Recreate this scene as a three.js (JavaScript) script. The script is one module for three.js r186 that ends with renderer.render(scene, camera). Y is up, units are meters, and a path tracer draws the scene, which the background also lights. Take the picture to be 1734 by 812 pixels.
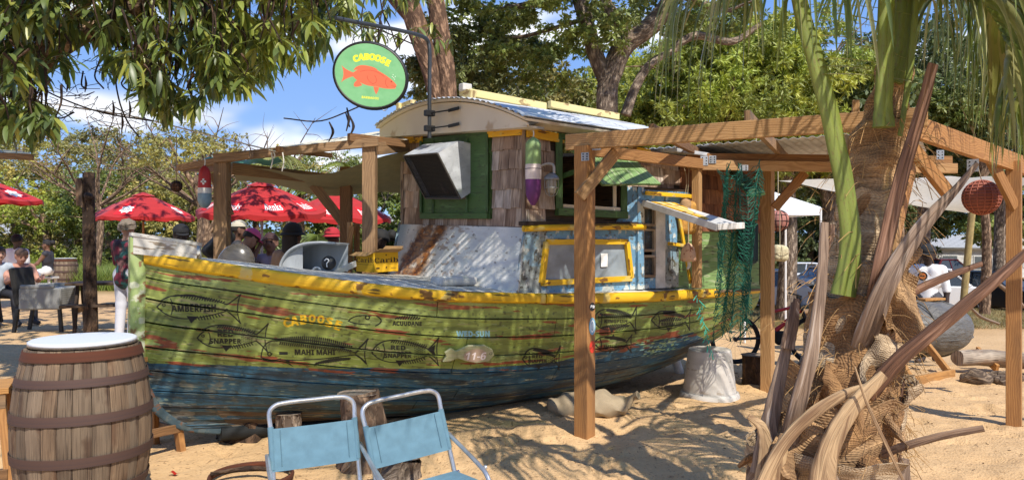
import * as THREE from 'three';
import { mergeGeometries, mergeVertices } from 'three/addons/utils/BufferGeometryUtils.js';
import { RoundedBoxGeometry } from 'three/addons/geometries/RoundedBoxGeometry.js';
import { MarchingCubes } from 'three/addons/objects/MarchingCubes.js';

// ───────────── camera, sky, sun, exposure ─────────────
const scene = new THREE.Scene();
const EYE = 1.45, FPX = 1250, CX = 867, CY = 406;             // a phone held at 1.45 m, level
const camera = new THREE.PerspectiveCamera(2 * Math.atan(406 / FPX) * 180 / Math.PI, 1734 / 812, 0.05, 900);
camera.position.set(0, EYE, 0); camera.lookAt(0, EYE, -10);
const renderer = new THREE.WebGLRenderer({ antialias: true });
renderer.toneMapping = THREE.LinearToneMapping;
renderer.toneMappingExposure = 1.38;
renderer.shadowMap.enabled = true;

const SUN = new THREE.Vector3(0.34, 0.86, 0.37).normalize();
const sun = new THREE.DirectionalLight(new THREE.Color(1, 0.94, 0.84), 4.15);
sun.position.copy(SUN).multiplyScalar(30); sun.castShadow = true; sun.shadow.radius = 1;
sun.shadow.mapSize.set(4096, 4096);
Object.assign(sun.shadow.camera, { left: -25, right: 25, top: 25, bottom: -25, near: 1, far: 90 });
scene.add(sun, sun.target); sun.target.position.set(0, 0, -8);

// ───────────── small maths ─────────────
const V = (x, y, z) => new THREE.Vector3(x, y, z);
const W = (px, py, D) => V((px - CX) / FPX * D, EYE - (py - CY) / FPX * D, -D);   // a photo direction at a known distance
const G = (px, py, y = 0) => W(px, py, (EYE - y) * FPX / (py - CY));               // ... where it meets the ground
const lerp = (a, b, t) => a + (b - a) * t, clamp = (x, a = 0, b = 1) => Math.min(b, Math.max(a, x));
const smooth = (a, b, x) => { const t = clamp((x - a) / (b - a)); return t * t * (3 - 2 * t); };
function rng(seed) { let s = seed | 0; return () => { s = (s + 0x6d2b79f5) | 0; let t = Math.imul(s ^ (s >>> 15), 1 | s); t = (t + Math.imul(t ^ (t >>> 7), 61 | t)) ^ t; return ((t ^ (t >>> 14)) >>> 0) / 4294967296; }; }
const R = rng(7), rr = (a, b) => a + (b - a) * R();
const tableAt = (tb, x) => { if (x <= tb[0][0]) return tb[0][1]; for (let i = 1; i < tb.length; i++) if (x <= tb[i][0]) { const [a, b] = [tb[i - 1], tb[i]]; return lerp(a[1], b[1], (x - a[0]) / (b[0] - a[0])); } return tb[tb.length - 1][1]; };
function smoothTable(tb, x) {           // Catmull-Rom through a table
  const n = tb.length; if (x <= tb[0][0]) return tb[0][1]; if (x >= tb[n - 1][0]) return tb[n - 1][1];
  let i = 0; while (x > tb[i + 1][0]) i++;
  const p1 = tb[i], p2 = tb[i + 1], p0 = tb[Math.max(0, i - 1)], p3 = tb[Math.min(n - 1, i + 2)], h = p2[0] - p1[0], t = (x - p1[0]) / h;
  const m1 = i ? (p2[1] - p0[1]) / (p2[0] - p0[0]) * h : (p2[1] - p1[1]), m2 = i + 2 < n ? (p3[1] - p1[1]) / (p3[0] - p1[0]) * h : (p2[1] - p1[1]);
  const t2 = t * t, t3 = t2 * t; return (2 * t3 - 3 * t2 + 1) * p1[1] + (t3 - 2 * t2 + t) * m1 + (-2 * t3 + 3 * t2) * p2[1] + (t3 - t2) * m2;
}
const HT = new Float32Array(65536); { const r = rng(99); for (let i = 0; i < 65536; i++) HT[i] = r(); }
function vnoise(x, y, px = 256, py = 256) {       // periodic value noise
  const ix = Math.floor(x), iy = Math.floor(y), fx = x - ix, fy = y - iy, s = fx * fx * (3 - 2 * fx), t = fy * fy * (3 - 2 * fy);
  const x0 = ((ix % px) + px) % px, x1 = (x0 + 1) % px, y0 = ((iy % py) + py) % py, y1 = (y0 + 1) % py;
  const h = (a, b) => HT[(a * 127 + b * 311 + ((a * b) & 1023) * 17) & 65535];
  return lerp(lerp(h(x0, y0), h(x1, y0), s), lerp(h(x0, y1), h(x1, y1), s), t);
}
function fbm(x, y, oct = 4, px = 256, py = 256) { let s = 0, a = .5, n = 0; for (let i = 0; i < oct; i++) { s += a * vnoise(x + i * 17.3 * 0, y, px, py); n += a; x *= 2; y *= 2; px *= 2; py *= 2; a *= .5; } return s / n; }

// ───────────── sky: clear blue with low cumulus ─────────────
{
  const w = 1024, h = 512, data = new Float32Array(w * h * 4);
  for (let j = 0; j < h; j++) for (let i = 0; i < w; i++) {
    const el = ((j + .5) / h - .5) * Math.PI, az = (i + .5) / w;            // row 0 is straight down
    const y = Math.sin(el), up = clamp(y), hz = Math.pow(1 - up, 4);
    let c = [lerp(.10, .36, hz), lerp(.24, .55, hz), lerp(.62, .86, hz)];
    if (y > 0) {
      const u = az * 32, v = el / Math.PI * 40;
      const n = fbm(u + 9.5, v * 1.5 + 3, 6, 32, 256) - .10 * smooth(-.1, .5, Math.sin((az - .08) * 6.283)), band = smooth(.0, .05, y) * (1 - smooth(.2, .44, y));
      const cov = smooth(.64 - .20 * band, .78 - .18 * band, n), core = fbm(u + 3.1, v * 1.5 + 2.4, 4, 32, 256);
      const cl = lerp(.78, 1.05, smooth(.3, .7, core));
      c = [lerp(c[0], cl * .97, cov), lerp(c[1], cl * .99, cov), lerp(c[2], cl * 1.04, cov)];
    } else { const g = smooth(0, -.2, y); c = [lerp(c[0], .30, g), lerp(c[1], .27, g), lerp(c[2], .2, g)]; }
    const o = (j * w + i) * 4; data[o] = c[0]; data[o + 1] = c[1]; data[o + 2] = c[2]; data[o + 3] = 1;
  }
  const t = new THREE.DataTexture(data, w, h, THREE.RGBAFormat, THREE.FloatType);
  t.mapping = THREE.EquirectangularReflectionMapping; t.magFilter = THREE.LinearFilter; t.needsUpdate = true;
  scene.background = t; scene.environment = t; scene.backgroundIntensity = 1; scene.environmentIntensity = 1;
}

// ───────────── bookkeeping ─────────────
const taken = new Map();
const numbered = (n) => { const k = taken.get(n) || 0; taken.set(n, k + 1); return k ? n + '_' + String(k).padStart(3, '0') : n; };
function tag(o, label, category, group, kind) { o.userData.label = label; o.userData.category = category; if (group) o.userData.group = group; if (kind) o.userData.kind = kind; return o; }
function thing(name, label, category, group) { const g = new THREE.Group(); g.name = numbered(name); scene.add(g); return tag(g, label, category, group); }
function part(name, geo, m, parent, label) { const o = new THREE.Mesh(geo, m); o.name = name; o.castShadow = o.receiveShadow = true; if (parent) parent.add(o); else { o.name = numbered(name); scene.add(o); } if (label) o.userData.label = label; return o; }
function single(name, geo, m, label, category, group) { return tag(part(name, geo, m), label, category, group); }
function struct(name, geo, m, label) { const o = part(name, geo, m); o.userData.kind = 'structure'; if (label) o.userData.label = label; return o; }

// ───────────── geometry helpers ─────────────
function metricUV(g, ax = 'x', seed) {                        // box-projected metric uv, grain along ax
  const p = g.attributes.position, n = g.attributes.normal, uv = new Float32Array(p.count * 2), o1 = seed ?? R() * 7, o2 = seed ? seed * 1.7 : R() * 7;
  for (let i = 0; i < p.count; i++) {
    const c = { x: p.getX(i), y: p.getY(i), z: p.getZ(i) }, m = { x: Math.abs(n.getX(i)), y: Math.abs(n.getY(i)), z: Math.abs(n.getZ(i)) };
    const rest = ['x', 'y', 'z'].filter((k) => k !== ax), face = m[ax] > .8 ? ax : (m[rest[0]] > m[rest[1]] ? rest[0] : rest[1]);
    let u, v; if (face === ax) { u = c[rest[0]] * .3; v = c[rest[1]]; } else { u = c[ax]; v = face === rest[0] ? c[rest[1]] : c[rest[0]]; }
    uv[i * 2] = u + o1; uv[i * 2 + 1] = v + o2;
  }
  g.setAttribute('uv', new THREE.BufferAttribute(uv, 2)); return g;
}
function rbox(x, y, z, r = .004, ax) {
  const g = new RoundedBoxGeometry(x, y, z, 1, Math.min(r, x * .45, y * .45, z * .45));
  return metricUV(g, ax || (x >= y && x >= z ? 'x' : y >= z ? 'y' : 'z'));
}
function place(g, x, y, z, ry = 0, rx = 0, rz = 0) { const m = new THREE.Matrix4().makeRotationFromEuler(new THREE.Euler(rx, ry, rz, 'YXZ')); m.setPosition(x, y, z); g.applyMatrix4(m); return g; }
function basis(X, Y) { const x = X.clone().normalize(), z = x.clone().cross(Y).normalize(), y = z.clone().cross(x).normalize(); return new THREE.Matrix4().makeBasis(x, y, z); }
function beamGeo(a, b, h, w, up = V(0, 1, 0), r = .004) {     // rectangular bar from a to b, h along up
  const d = b.clone().sub(a), L = d.length(); if (Math.abs(d.y) / L > .95 && up.y > .9) up = V(0, 0, 1);
  const g = rbox(L, h, w, r, 'x'), m = basis(d, up); m.setPosition(a.clone().add(b).multiplyScalar(.5)); g.applyMatrix4(m); return g;
}
function indexed(pos, uv, idx, extra) {
  const g = new THREE.BufferGeometry(); g.setAttribute('position', new THREE.Float32BufferAttribute(pos, 3)); g.setAttribute('uv', new THREE.Float32BufferAttribute(uv, 2));
  if (extra) g.setAttribute('color', new THREE.Float32BufferAttribute(extra, 3));
  g.setIndex(idx); g.computeVertexNormals(); return g;
}
// tapered tube through points; rad: number | array | fn(t); flat squashes along the second axis; bump(t, angle) scales the radius
function tube(pts, rad, o = {}) {
  const { nr = 8, n = Math.max(2, (pts.length - 1) * 4), flat = 1, cap = true, bump, side, straight, uoff = R() * 5 } = o;
  const curve = straight || pts.length === 2 ? null : new THREE.CatmullRomCurve3(pts, false, 'centripetal');
  const at = (t) => { if (curve) return curve.getPoint(t); const f = t * (pts.length - 1), i = Math.min(pts.length - 2, Math.floor(f)); return pts[i].clone().lerp(pts[i + 1], f - i); };
  const ra = (t) => typeof rad === 'number' ? rad : typeof rad === 'function' ? rad(t) : (() => { const f = t * (rad.length - 1), i = Math.min(rad.length - 2, Math.floor(f)); return lerp(rad[i], rad[i + 1], f - i); })();
  const P = []; for (let i = 0; i <= n; i++) P.push(at(i / n));
  const T = P.map((p, i) => P[Math.min(n, i + 1)].clone().sub(P[Math.max(0, i - 1)]).normalize());
  let N = side ? side.clone() : (Math.abs(T[0].y) < .9 ? V(0, 1, 0) : V(0, 0, 1)); N.sub(T[0].clone().multiplyScalar(N.dot(T[0]))).normalize();
  const pos = [], uv = [], idx = []; let len = 0;
  for (let i = 0; i <= n; i++) {
    if (i) { len += P[i].distanceTo(P[i - 1]); N.sub(T[i].clone().multiplyScalar(N.dot(T[i]))).normalize(); }
    const B = T[i].clone().cross(N), r = ra(i / n);
    for (let j = 0; j <= nr; j++) {
      const a = j / nr * Math.PI * 2, k = r * (bump ? bump(i / n, a) : 1), c = Math.cos(a) * k * flat, s = Math.sin(a) * k;
      pos.push(P[i].x + N.x * c + B.x * s, P[i].y + N.y * c + B.y * s, P[i].z + N.z * c + B.z * s); uv.push(len + uoff, j / nr * Math.PI * 2 * Math.max(r, .01) + uoff);
    }
  }
  const w = nr + 1;
  for (let i = 0; i < n; i++) for (let j = 0; j < nr; j++) { const a = i * w + j, b = a + w; idx.push(a, a + 1, b, b, a + 1, b + 1); }
  if (cap) for (const e of [0, n]) { const c = pos.length / 3; pos.push(P[e].x, P[e].y, P[e].z); uv.push(uoff, uoff); for (let j = 0; j <= nr; j++) { const q = (e * w + j) * 3; pos.push(pos[q], pos[q + 1], pos[q + 2]); const a = j / nr * 6.283, r = ra(e / n); uv.push(uoff + Math.cos(a) * r, uoff + Math.sin(a) * r); } for (let j = 0; j < nr; j++) e ? idx.push(c, c + 1 + j, c + 2 + j) : idx.push(c, c + 2 + j, c + 1 + j); }
  return indexed(pos, uv, idx);
}
function sheet(nu, nv, fn, thick = 0, uvScale = null) {       // parametric sheet fn(u,v) -> Vector3, given a thickness
  const P = [], uv = []; for (let j = 0; j <= nv; j++) for (let i = 0; i <= nu; i++) { P.push(fn(i / nu, j / nv)); }
  const w = nu + 1, lenU = P[0].distanceTo(P[nu]), lenV = P[0].distanceTo(P[nv * w]);
  for (let j = 0; j <= nv; j++) for (let i = 0; i <= nu; i++) uv.push(...(typeof uvScale === 'function' ? uvScale(i / nu, j / nv) : uvScale === 'unit' ? [i / nu, j / nv] : [i / nu * lenU, j / nv * lenV]));
  const pos = []; P.forEach((p) => pos.push(p.x, p.y, p.z)); const idx = [];
  for (let j = 0; j < nv; j++) for (let i = 0; i < nu; i++) { const a = j * w + i, b = a + w; idx.push(a, a + 1, b, b, a + 1, b + 1); }
  const g = indexed(pos, uv, idx); if (!thick) return g;
  const nrm = g.attributes.normal, m = P.length, p2 = pos.slice(), uv2 = uv.concat(uv), id2 = idx.slice();
  for (let i = 0; i < m; i++) p2.push(P[i].x - nrm.getX(i) * thick, P[i].y - nrm.getY(i) * thick, P[i].z - nrm.getZ(i) * thick);
  for (let i = 0; i < idx.length; i += 3) id2.push(idx[i] + m, idx[i + 2] + m, idx[i + 1] + m);
  const ring = []; for (let i = 0; i < nu; i++) ring.push(i); for (let j = 0; j < nv; j++) ring.push(j * w + nu); for (let i = nu; i > 0; i--) ring.push(nv * w + i); for (let j = nv; j > 0; j--) ring.push(j * w);
  const base = p2.length / 3, k = ring.length;                 // rim with its own vertices so the edge stays crisp
  for (const q of ring) { p2.push(p2[q * 3], p2[q * 3 + 1], p2[q * 3 + 2]); uv2.push(uv[q * 2], uv[q * 2 + 1]); }
  for (const q of ring) { const z = (q + m) * 3; p2.push(p2[z], p2[z + 1], p2[z + 2]); uv2.push(uv[q * 2] + thick, uv[q * 2 + 1] + thick); }
  for (let i = 0; i < k; i++) { const a = base + i, b = base + (i + 1) % k, c = a + k, d = b + k; id2.push(a, c, b, b, c, d); }
  return indexed(p2, uv2, id2);
}
const quadPoint = (a, b, c, d) => (u, v) => a.clone().lerp(b, u).lerp(d.clone().lerp(c, u), v);   // a-b bottom, d-c top
function panel(a, b, c, d, thick, nu = 1, nv = 1, uvs) { return sheet(nu, nv, quadPoint(a, b, c, d), thick, uvs); }
function latheGeo(prof, seg = 24) { const g = new THREE.LatheGeometry(prof.map(([r, y]) => new THREE.Vector2(r, y)), seg); const uv = g.attributes.uv, p = g.attributes.position, mr = Math.max(...prof.map((q) => q[0])); for (let i = 0; i < uv.count; i++) uv.setXY(i, p.getY(i), uv.getX(i) * Math.PI * 2 * mr); return g; }
const merge = (a) => mergeGeometries(a.map((g) => { const k = g.index ? g.toNonIndexed() : g; for (const n of Object.keys(k.attributes)) if (!['position', 'normal', 'uv', 'color'].includes(n)) k.deleteAttribute(n); return k; }));
function jitter(g, amt, f = 9, seed = 0) {                     // push vertices about with smooth noise
  const p = g.attributes.position;
  for (let i = 0; i < p.count; i++) { const x = p.getX(i), y = p.getY(i), z = p.getZ(i); p.setXYZ(i, x + (vnoise(y * f + seed, z * f + x * f) - .5) * amt, y + (vnoise(x * f + seed + 40, z * f + y) - .5) * amt, z + (vnoise(x * f + 80 + seed, y * f) - .5) * amt); }
  g.computeVertexNormals(); return g;
}

// ───────────── textures ─────────────
function dataTex(w, h, fn, srgb = true) {
  const d = new Uint8Array(w * h * 4);
  for (let j = 0; j < h; j++) for (let i = 0; i < w; i++) { const c = fn(i / w, j / h, i, j), o = (j * w + i) * 4; d[o] = clamp(c[0], 0, 255); d[o + 1] = clamp(c[1], 0, 255); d[o + 2] = clamp(c[2], 0, 255); d[o + 3] = 255; }
  const t = new THREE.DataTexture(d, w, h); t.wrapS = t.wrapT = THREE.RepeatWrapping; t.magFilter = THREE.LinearFilter; t.minFilter = THREE.LinearMipmapLinearFilter; t.generateMipmaps = true; if (srgb) t.colorSpace = THREE.SRGBColorSpace; t.needsUpdate = true; return t;
}
function canvasTex(w, h, draw, srgb = true) { const c = document.createElement('canvas'); c.width = w; c.height = h; draw(c.getContext('2d'), w, h); const t = new THREE.CanvasTexture(c); if (srgb) t.colorSpace = THREE.SRGBColorSpace; t.magFilter = THREE.LinearFilter; return t; }
const rep = (t, x, y) => { t.repeat.set(1 / x, 1 / y); return t; };
const mix3 = (a, b, t) => [lerp(a[0], b[0], t), lerp(a[1], b[1], t), lerp(a[2], b[2], t)];
const gray = (x) => [x * 255, x * 255, x * 255];
// timber: growth rings seen along the board, knots, a little dirt
function woodFn(u, v, px, kx = 4, ky = 3) {
  const warp = fbm(u * kx, v * ky, 3, kx, ky) * 2.2, ring = .5 + .5 * Math.sin((v * ky * 6 + warp * 2.6) * 6.283), fine = vnoise(u * 24, v * 256, 24, 256), pore = vnoise(u * 64, v * 512, 64, 512);
  return { ring, fine, pore, big: fbm(u * 3 + .5, v * 2, 3, 3, 2) };
}
function woodTex(light, dark, o = {}) {
  const { w = 512, h = 512, ring = .5, fine = .35, stain = null, stainAmt = 0 } = o;
  return dataTex(w, h, (u, v) => { const k = woodFn(u, v); let t = clamp(k.ring * ring + k.fine * fine + (k.pore - .5) * .18 + (k.big - .5) * .5); let c = mix3(light, dark, t); if (stain) { const s = smooth(.48, .8, fbm(u * 4 + 7, v * 3, 5, 4, 3)) * stainAmt; c = mix3(c, stain, s); } return c; });
}
const woodBump = rep(dataTex(512, 512, (u, v) => { const k = woodFn(u, v); return gray(clamp(.75 - k.ring * .25 - k.pore * .3)); }, false), 1.2, .4);
const oldBump = rep(dataTex(512, 512, (u, v) => { const g = vnoise(u * 10, v * 128, 10, 128), c = smooth(.7, .85, vnoise(u * 6 + 2, v * 96, 6, 96)); return gray(clamp(.8 - g * .35 - c * .5)); }, false), .8, .35);
const T = {};
T.pine = rep(woodTex([190, 150, 100], [146, 106, 64], { ring: .5, fine: .45, stain: [126, 98, 70], stainAmt: .45 }), 1.2, .4);
T.pineOld = rep(woodTex([160, 128, 92], [108, 82, 56], { ring: .4, fine: .45, stain: [92, 80, 66], stainAmt: .7 }), 1.2, .4);
T.grey = rep(dataTex(512, 512, (u, v) => { const g = vnoise(u * 10, v * 128, 10, 128), c = smooth(.68, .85, vnoise(u * 6 + 2, v * 96, 6, 96)), b = fbm(u * 4, v * 4, 4, 4, 4); let k = mix3([176, 160, 140], [112, 98, 84], clamp(g * .6 + (b - .5) * 1.5 + .2)); k = mix3(k, [50, 42, 36], c * .8); return mix3(k, [120, 88, 62], smooth(.5, .75, fbm(u * 5 + 3, v * 5, 3, 5, 5)) * .4); }), .8, .35);
T.barrel = rep(dataTex(512, 512, (u, v) => { const g = vnoise(u * 8, v * 160, 8, 160), c = smooth(.72, .88, vnoise(u * 5 + 2, v * 110, 5, 110)), b = fbm(u * 3, v * 5, 5, 3, 5); let k = mix3([172, 154, 132], [122, 105, 88], clamp(g * .45 + (b - .5) * 1.6 + .25)); k = mix3(k, [62, 50, 42], c * .5); return mix3(k, [92, 64, 46], smooth(.56, .8, fbm(u * 6 + 3, v * 4 + 5, 4, 6, 4)) * .6); }), .9, .4);
T.bark = rep(dataTex(512, 512, (u, v) => { const r = fbm(u * 5, v * 14, 5, 5, 14), q = fbm(u * 9, v * 22, 4, 9, 22), k = clamp((r - .5) * 2.4 + (q - .5) * 1.4 + .5); return mix3([92, 78, 66], [174, 156, 136], k); }), .5, .5);
T.barkBump = rep(dataTex(512, 512, (u, v) => { const r = fbm(u * 5, v * 14, 5, 5, 14), q = fbm(u * 9, v * 22, 4, 9, 22); return gray(clamp((r - .5) * 2.2 + (q - .5) * 1.6 + .5)); }, false), .5, .5);
T.rustHoop = rep(dataTex(256, 256, (u, v) => { const a = fbm(u * 10, v * 6, 5, 10, 6), b = fbm(u * 30, v * 30, 3, 30, 30); return mix3(mix3([72, 56, 52], [98, 72, 60], a), [140, 90, 58], smooth(.6, .8, a) * .6 + (b - .5) * .3); }), .5, .2);
T.sand = rep(dataTex(1024, 1024, (u, v) => { const a = fbm(u * 6, v * 6, 5, 6, 6), f = vnoise(u * 512, v * 512, 512, 512), g = fbm(u * 60, v * 60, 3, 60, 60), dk = smooth(.82, .9, vnoise(u * 150, v * 150, 150, 150)); let c = mix3([206, 176, 134], [232, 204, 162], a * .7 + f * .4 + (g - .5) * .5); return mix3(c, [120, 94, 66], dk * .5); }), 2.3, 2.3);
T.sandBump = rep(dataTex(1024, 1024, (u, v) => gray(clamp(fbm(u * 24, v * 24, 5, 24, 24) * .8 + vnoise(u * 300, v * 300, 300, 300) * .2)), false), 2.3, 2.3);
T.speck = rep(dataTex(256, 256, (u, v) => gray(clamp(.9 + (fbm(u * 8, v * 8, 5, 8, 8) - .5) * .28 - smooth(.8, .95, vnoise(u * 60, v * 60, 60, 60)) * .08))), .6, .6);
T.weave = rep(dataTex(256, 256, (u, v) => { const a = Math.sin(u * 6.283 * 64), b = Math.sin(v * 6.283 * 64); return gray(clamp(.84 + .1 * a * b + (fbm(u * 6, v * 6, 4, 6, 6) - .5) * .12)); }), .22, .22);
T.weaveBump = rep(dataTex(256, 256, (u, v) => gray(.5 + .25 * Math.sin(u * 6.283 * 64) + .25 * Math.sin(v * 6.283 * 64)), false), .22, .22);
T.burlap = rep(dataTex(512, 512, (u, v) => { const wv = fbm(u * 6, v * 6, 3, 6, 6), a = Math.abs(Math.sin((u * 38 + wv * 5) * 3.1416)), b = Math.abs(Math.sin((v * 30 + wv * 4) * 3.1416)), f = vnoise(u * 10, v * 90, 10, 90); const k = clamp(a * .22 + b * .2 + f * .5 + (wv - .5) * .9 + .08); return mix3([112, 92, 70], [204, 180, 146], k); }), .32, .32);
T.burlapBump = rep(dataTex(512, 512, (u, v) => { const wv = fbm(u * 6, v * 6, 3, 6, 6), a = Math.abs(Math.sin((u * 38 + wv * 5) * 3.1416)), b = Math.abs(Math.sin((v * 30 + wv * 4) * 3.1416)), f = vnoise(u * 10, v * 90, 10, 90); return gray(clamp(a * .3 + b * .35 + f * .35)); }, false), .32, .32);
T.petiole = rep(dataTex(512, 256, (u, v) => { const g = vnoise(u * 6, v * 90, 6, 90), b = fbm(u * 4, v * 6, 4, 4, 6); let c = mix3([150, 128, 108], [84, 66, 54], clamp(g * .7 + (b - .5) * 1.6 + .1)); return mix3(c, [196, 182, 168], smooth(.55, .8, fbm(u * 5 + 2, v * 12 + 1, 4, 5, 12)) * .7); }), .7, .16);
T.strawPet = rep(dataTex(512, 256, (u, v) => { const g = vnoise(u * 6, v * 90, 6, 90), b = fbm(u * 4, v * 6, 4, 4, 6); return mix3([190, 160, 120], [118, 90, 64], clamp(g * .7 + (b - .5) * 1.6 + .1)); }), .7, .16);
T.greenPet = rep(dataTex(256, 256, (u, v) => { const g = vnoise(u * 5, v * 80, 5, 80), b = fbm(u * 4, v * 3, 4, 4, 3), s = smooth(.72, .85, vnoise(u * 50, v * 40, 50, 40)); return mix3(mix3([132, 142, 62], [100, 114, 46], clamp(g * .4 + b * .7)), [112, 96, 52], s * .5); }), .6, .2);
T.shingle = rep(dataTex(512, 512, (u, v) => { const g = vnoise(u * 8, v * 150, 8, 150), c = smooth(.74, .9, vnoise(u * 4 + 2, v * 100, 4, 100)), b = fbm(u * 5, v * 6, 5, 5, 6); let k = mix3([204, 190, 176], [146, 130, 118], clamp(g * .55 + (b - .5) * 1.8 + .2)); return mix3(k, [70, 56, 46], c * .6); }), .6, .4);
const M = {};
const std = (o) => new THREE.MeshStandardMaterial({ roughness: .8, metalness: 0, side: THREE.DoubleSide, ...o });
const lin = (r, g, b) => new THREE.Color().setRGB(r, g, b);
const woodMat = (map, tint = 0xffffff, bs = .0015, rough = .75) => std({ map, color: tint, bumpMap: woodBump, bumpScale: bs, roughness: rough });
M.pine = woodMat(T.pine); M.pine2 = woodMat(T.pine, 0xf2e0c8); M.pine3 = woodMat(T.pine, 0xdccbb6);
M.pineOld = woodMat(T.pineOld); M.pineOld2 = woodMat(T.pineOld, 0xd8c8b4);
M.pineBright = woodMat(T.pine, 0xfff0d0);
M.greyWood = std({ map: T.grey, bumpMap: oldBump, bumpScale: .003 });
M.greyWood2 = std({ map: T.grey, color: 0xc8b8a8, bumpMap: oldBump, bumpScale: .003 });
M.darkWood = std({ map: T.grey, color: 0x7a6a5c, bumpMap: oldBump, bumpScale: .003 });
M.bark = std({ map: T.bark, bumpMap: T.barkBump, bumpScale: .02, roughness: .95 });
M.barkPale = std({ map: T.bark, color: 0xffeedd, bumpMap: T.barkBump, bumpScale: .015, roughness: .95 });
M.barkDark = std({ map: T.bark, color: 0x8a7868, bumpMap: T.barkBump, bumpScale: .02, roughness: .95 });
M.barkTan = std({ map: T.bark, color: 0xf0d4c0, bumpMap: T.barkBump, bumpScale: .012, roughness: .95 });
M.steel = std({ color: 0xc4c6c8, metalness: .85, roughness: .38, map: T.speck });
M.alu = std({ color: 0xdcdedf, metalness: .75, roughness: .34, map: T.speck });
M.galv = std({ color: 0xb8bcc0, metalness: .6, roughness: .5, map: T.speck });
M.black = std({ color: 0x18181a, roughness: .5 }); M.blackMatte = std({ color: 0x101010, roughness: .85 });
M.pole = std({ color: 0x4c5054, metalness: .4, roughness: .5, map: T.speck });
M.white = std({ color: 0xe6e4de, roughness: .55, map: T.speck }); M.whitePlain = std({ color: 0xe4e4e2, roughness: .6 });
M.rope = std({ color: 0xb8a888, roughness: .95 }); M.ropeWhite = std({ color: 0xd0ccc0, roughness: .95 });
// ───────────── ground ─────────────
const feet = []; { const r = rng(31); for (let i = 0; i < 520; i++) { const x = lerp(-4.5, 6, r()), z = -lerp(2.2, 10, r()); feet.push([x, z, r() * 3.14, lerp(.09, .16, r()), lerp(.014, .038, r())]); } }
function groundY(x, z) {
  const D = -z; let y = 0;
  y += (-.5 * smooth(7.6, 12.5, D) - .85 * smooth(12.5, 32, D)) * smooth(.14, .30, x / Math.max(1, D));   // the car park lies lower
  y += .10 * Math.exp(-(((x - .1) / 1.3) ** 2 + ((z + 6.3) / .8) ** 2));              // sand banked against the hull
  return y;
}
function groundFine(x, z) {
  let y = groundY(x, z); const D = -z; if (D < 0 || D > 26 || Math.abs(x) > 14) return y;
  const f = 1 - smooth(12, 26, D);
  y += f * ((fbm(x * 1.1 + 60, z * 1.1 + 60, 3) - .5) * .07 + (fbm(x * 4.2 + 90, z * 4.2 + 90, 3) - .5) * .045);
  if (D < 11) for (const [fx, fz, a, r, dp] of feet) {
    const dx = x - fx, dz = z - fz; if (Math.abs(dx) > .4 || Math.abs(dz) > .4) continue;
    const c = Math.cos(a), s = Math.sin(a), q = Math.hypot((dx * c + dz * s) / r, (-dx * s + dz * c) / (r * .5)); if (q < 1.7) y += dp * (q < 1 ? -(1 - q * q) : .35 * Math.sin((q - 1) / .7 * Math.PI));
  }
  return y;
}
{
  const axis = (a, b, st, lo, hi) => { const o = []; for (let x = a; x <= b + 1e-6; x += st) o.push(x); let s = st, x = a; while (x > lo) { s *= 1.28; x -= s; o.unshift(x); } s = st; x = b; while (x < hi) { s *= 1.28; x += s; o.push(x); } return o; };
  const xs = axis(-5, 5.6, .05, -320, 320), zs = axis(-11, -2, .045, -420, 40), pos = [], uv = [], col = [], idx = [];
  for (const z of zs) for (const x of xs) {
    pos.push(x, groundFine(x, z), z); uv.push(x, z);
    const D = -z, fieldL = smooth(19, 22, D + (fbm(x * .6, z * .6, 2) - .5) * 3) * smooth(.02, -.06, x / D), dryR = smooth(15.5, 18, D + (fbm(x * .8 + 5, z * .8, 2) - .5) * 4) * smooth(.1, .2, x / D);
    const far = smooth(40, 60, D);
    let c = [1, 1, 1]; c = mix3(c, [.30, .34, .16], fieldL * .9); c = mix3(c, [.66, .56, .36], dryR * .8); c = mix3(c, [.25, .3, .15], far); col.push(...c);
  }
  const w = xs.length; for (let j = 0; j < zs.length - 1; j++) for (let i = 0; i < w - 1; i++) { const a = j * w + i, b = a + w; idx.push(a, b, a + 1, b, b + 1, a + 1); }
  struct('sand_ground', indexed(pos, uv, idx, col), std({ map: T.sand, bumpMap: T.sandBump, bumpScale: .02, vertexColors: true, roughness: .95, color: 0xe8dccc }));
}

// ───────────── the boat ─────────────
const BOW = V(-2.46, 0, -4.9), AX = V(.8, 0, -.6), NR = V(.6, 0, .8), LEN = 6.14;
const B = (t, s, y) => V(BOW.x + AX.x * t + NR.x * s, y, BOW.z + AX.z * t + NR.z * s);
const wTab = [[0, .035], [.25, .25], [.6, .47], [1.1, .70], [1.8, .92], [2.5, 1.05], [3.3, 1.10], [4.2, 1.04], [5.1, .85], [5.7, .67], [6.14, .5]];
const kTab = [[0, .16], [.5, .12], [1.5, .05], [2.5, .01], [3.4, .02], [4.2, .07], [4.9, .17], [5.5, .32], [6.14, .52]];
const railTop = [[240, 425], [291, 431], [386, 446], [480, 459], [620, 478], [740, 490], [860, 495], [980, 496], [1100, 493], [1180, 489], [1240, 486], [1290, 482]];
const railBot = [[240, 445], [291, 456], [386, 469], [480, 484], [620, 500], [740, 510], [860, 513], [980, 514], [1100, 511], [1180, 506], [1240, 501], [1290, 495]];
const wAt = (t) => smoothTable(wTab, t), kAt = (t) => smoothTable(kTab, t);
const edgeY = (tb, t) => { const p = B(t, wAt(t), 0), D = -p.z; return EYE - (smoothTable(tb, CX + p.x / D * FPX) - CY) / FPX * D; };
const sampled = (f) => { const tb = []; for (let i = 0; i <= 60; i++) tb.push([i / 60 * LEN, f(i / 60 * LEN)]); return (t) => tableAt(tb, t); };
const topY = sampled((t) => edgeY(railTop, t)), hullY = sampled((t) => edgeY(railBot, t));
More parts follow.
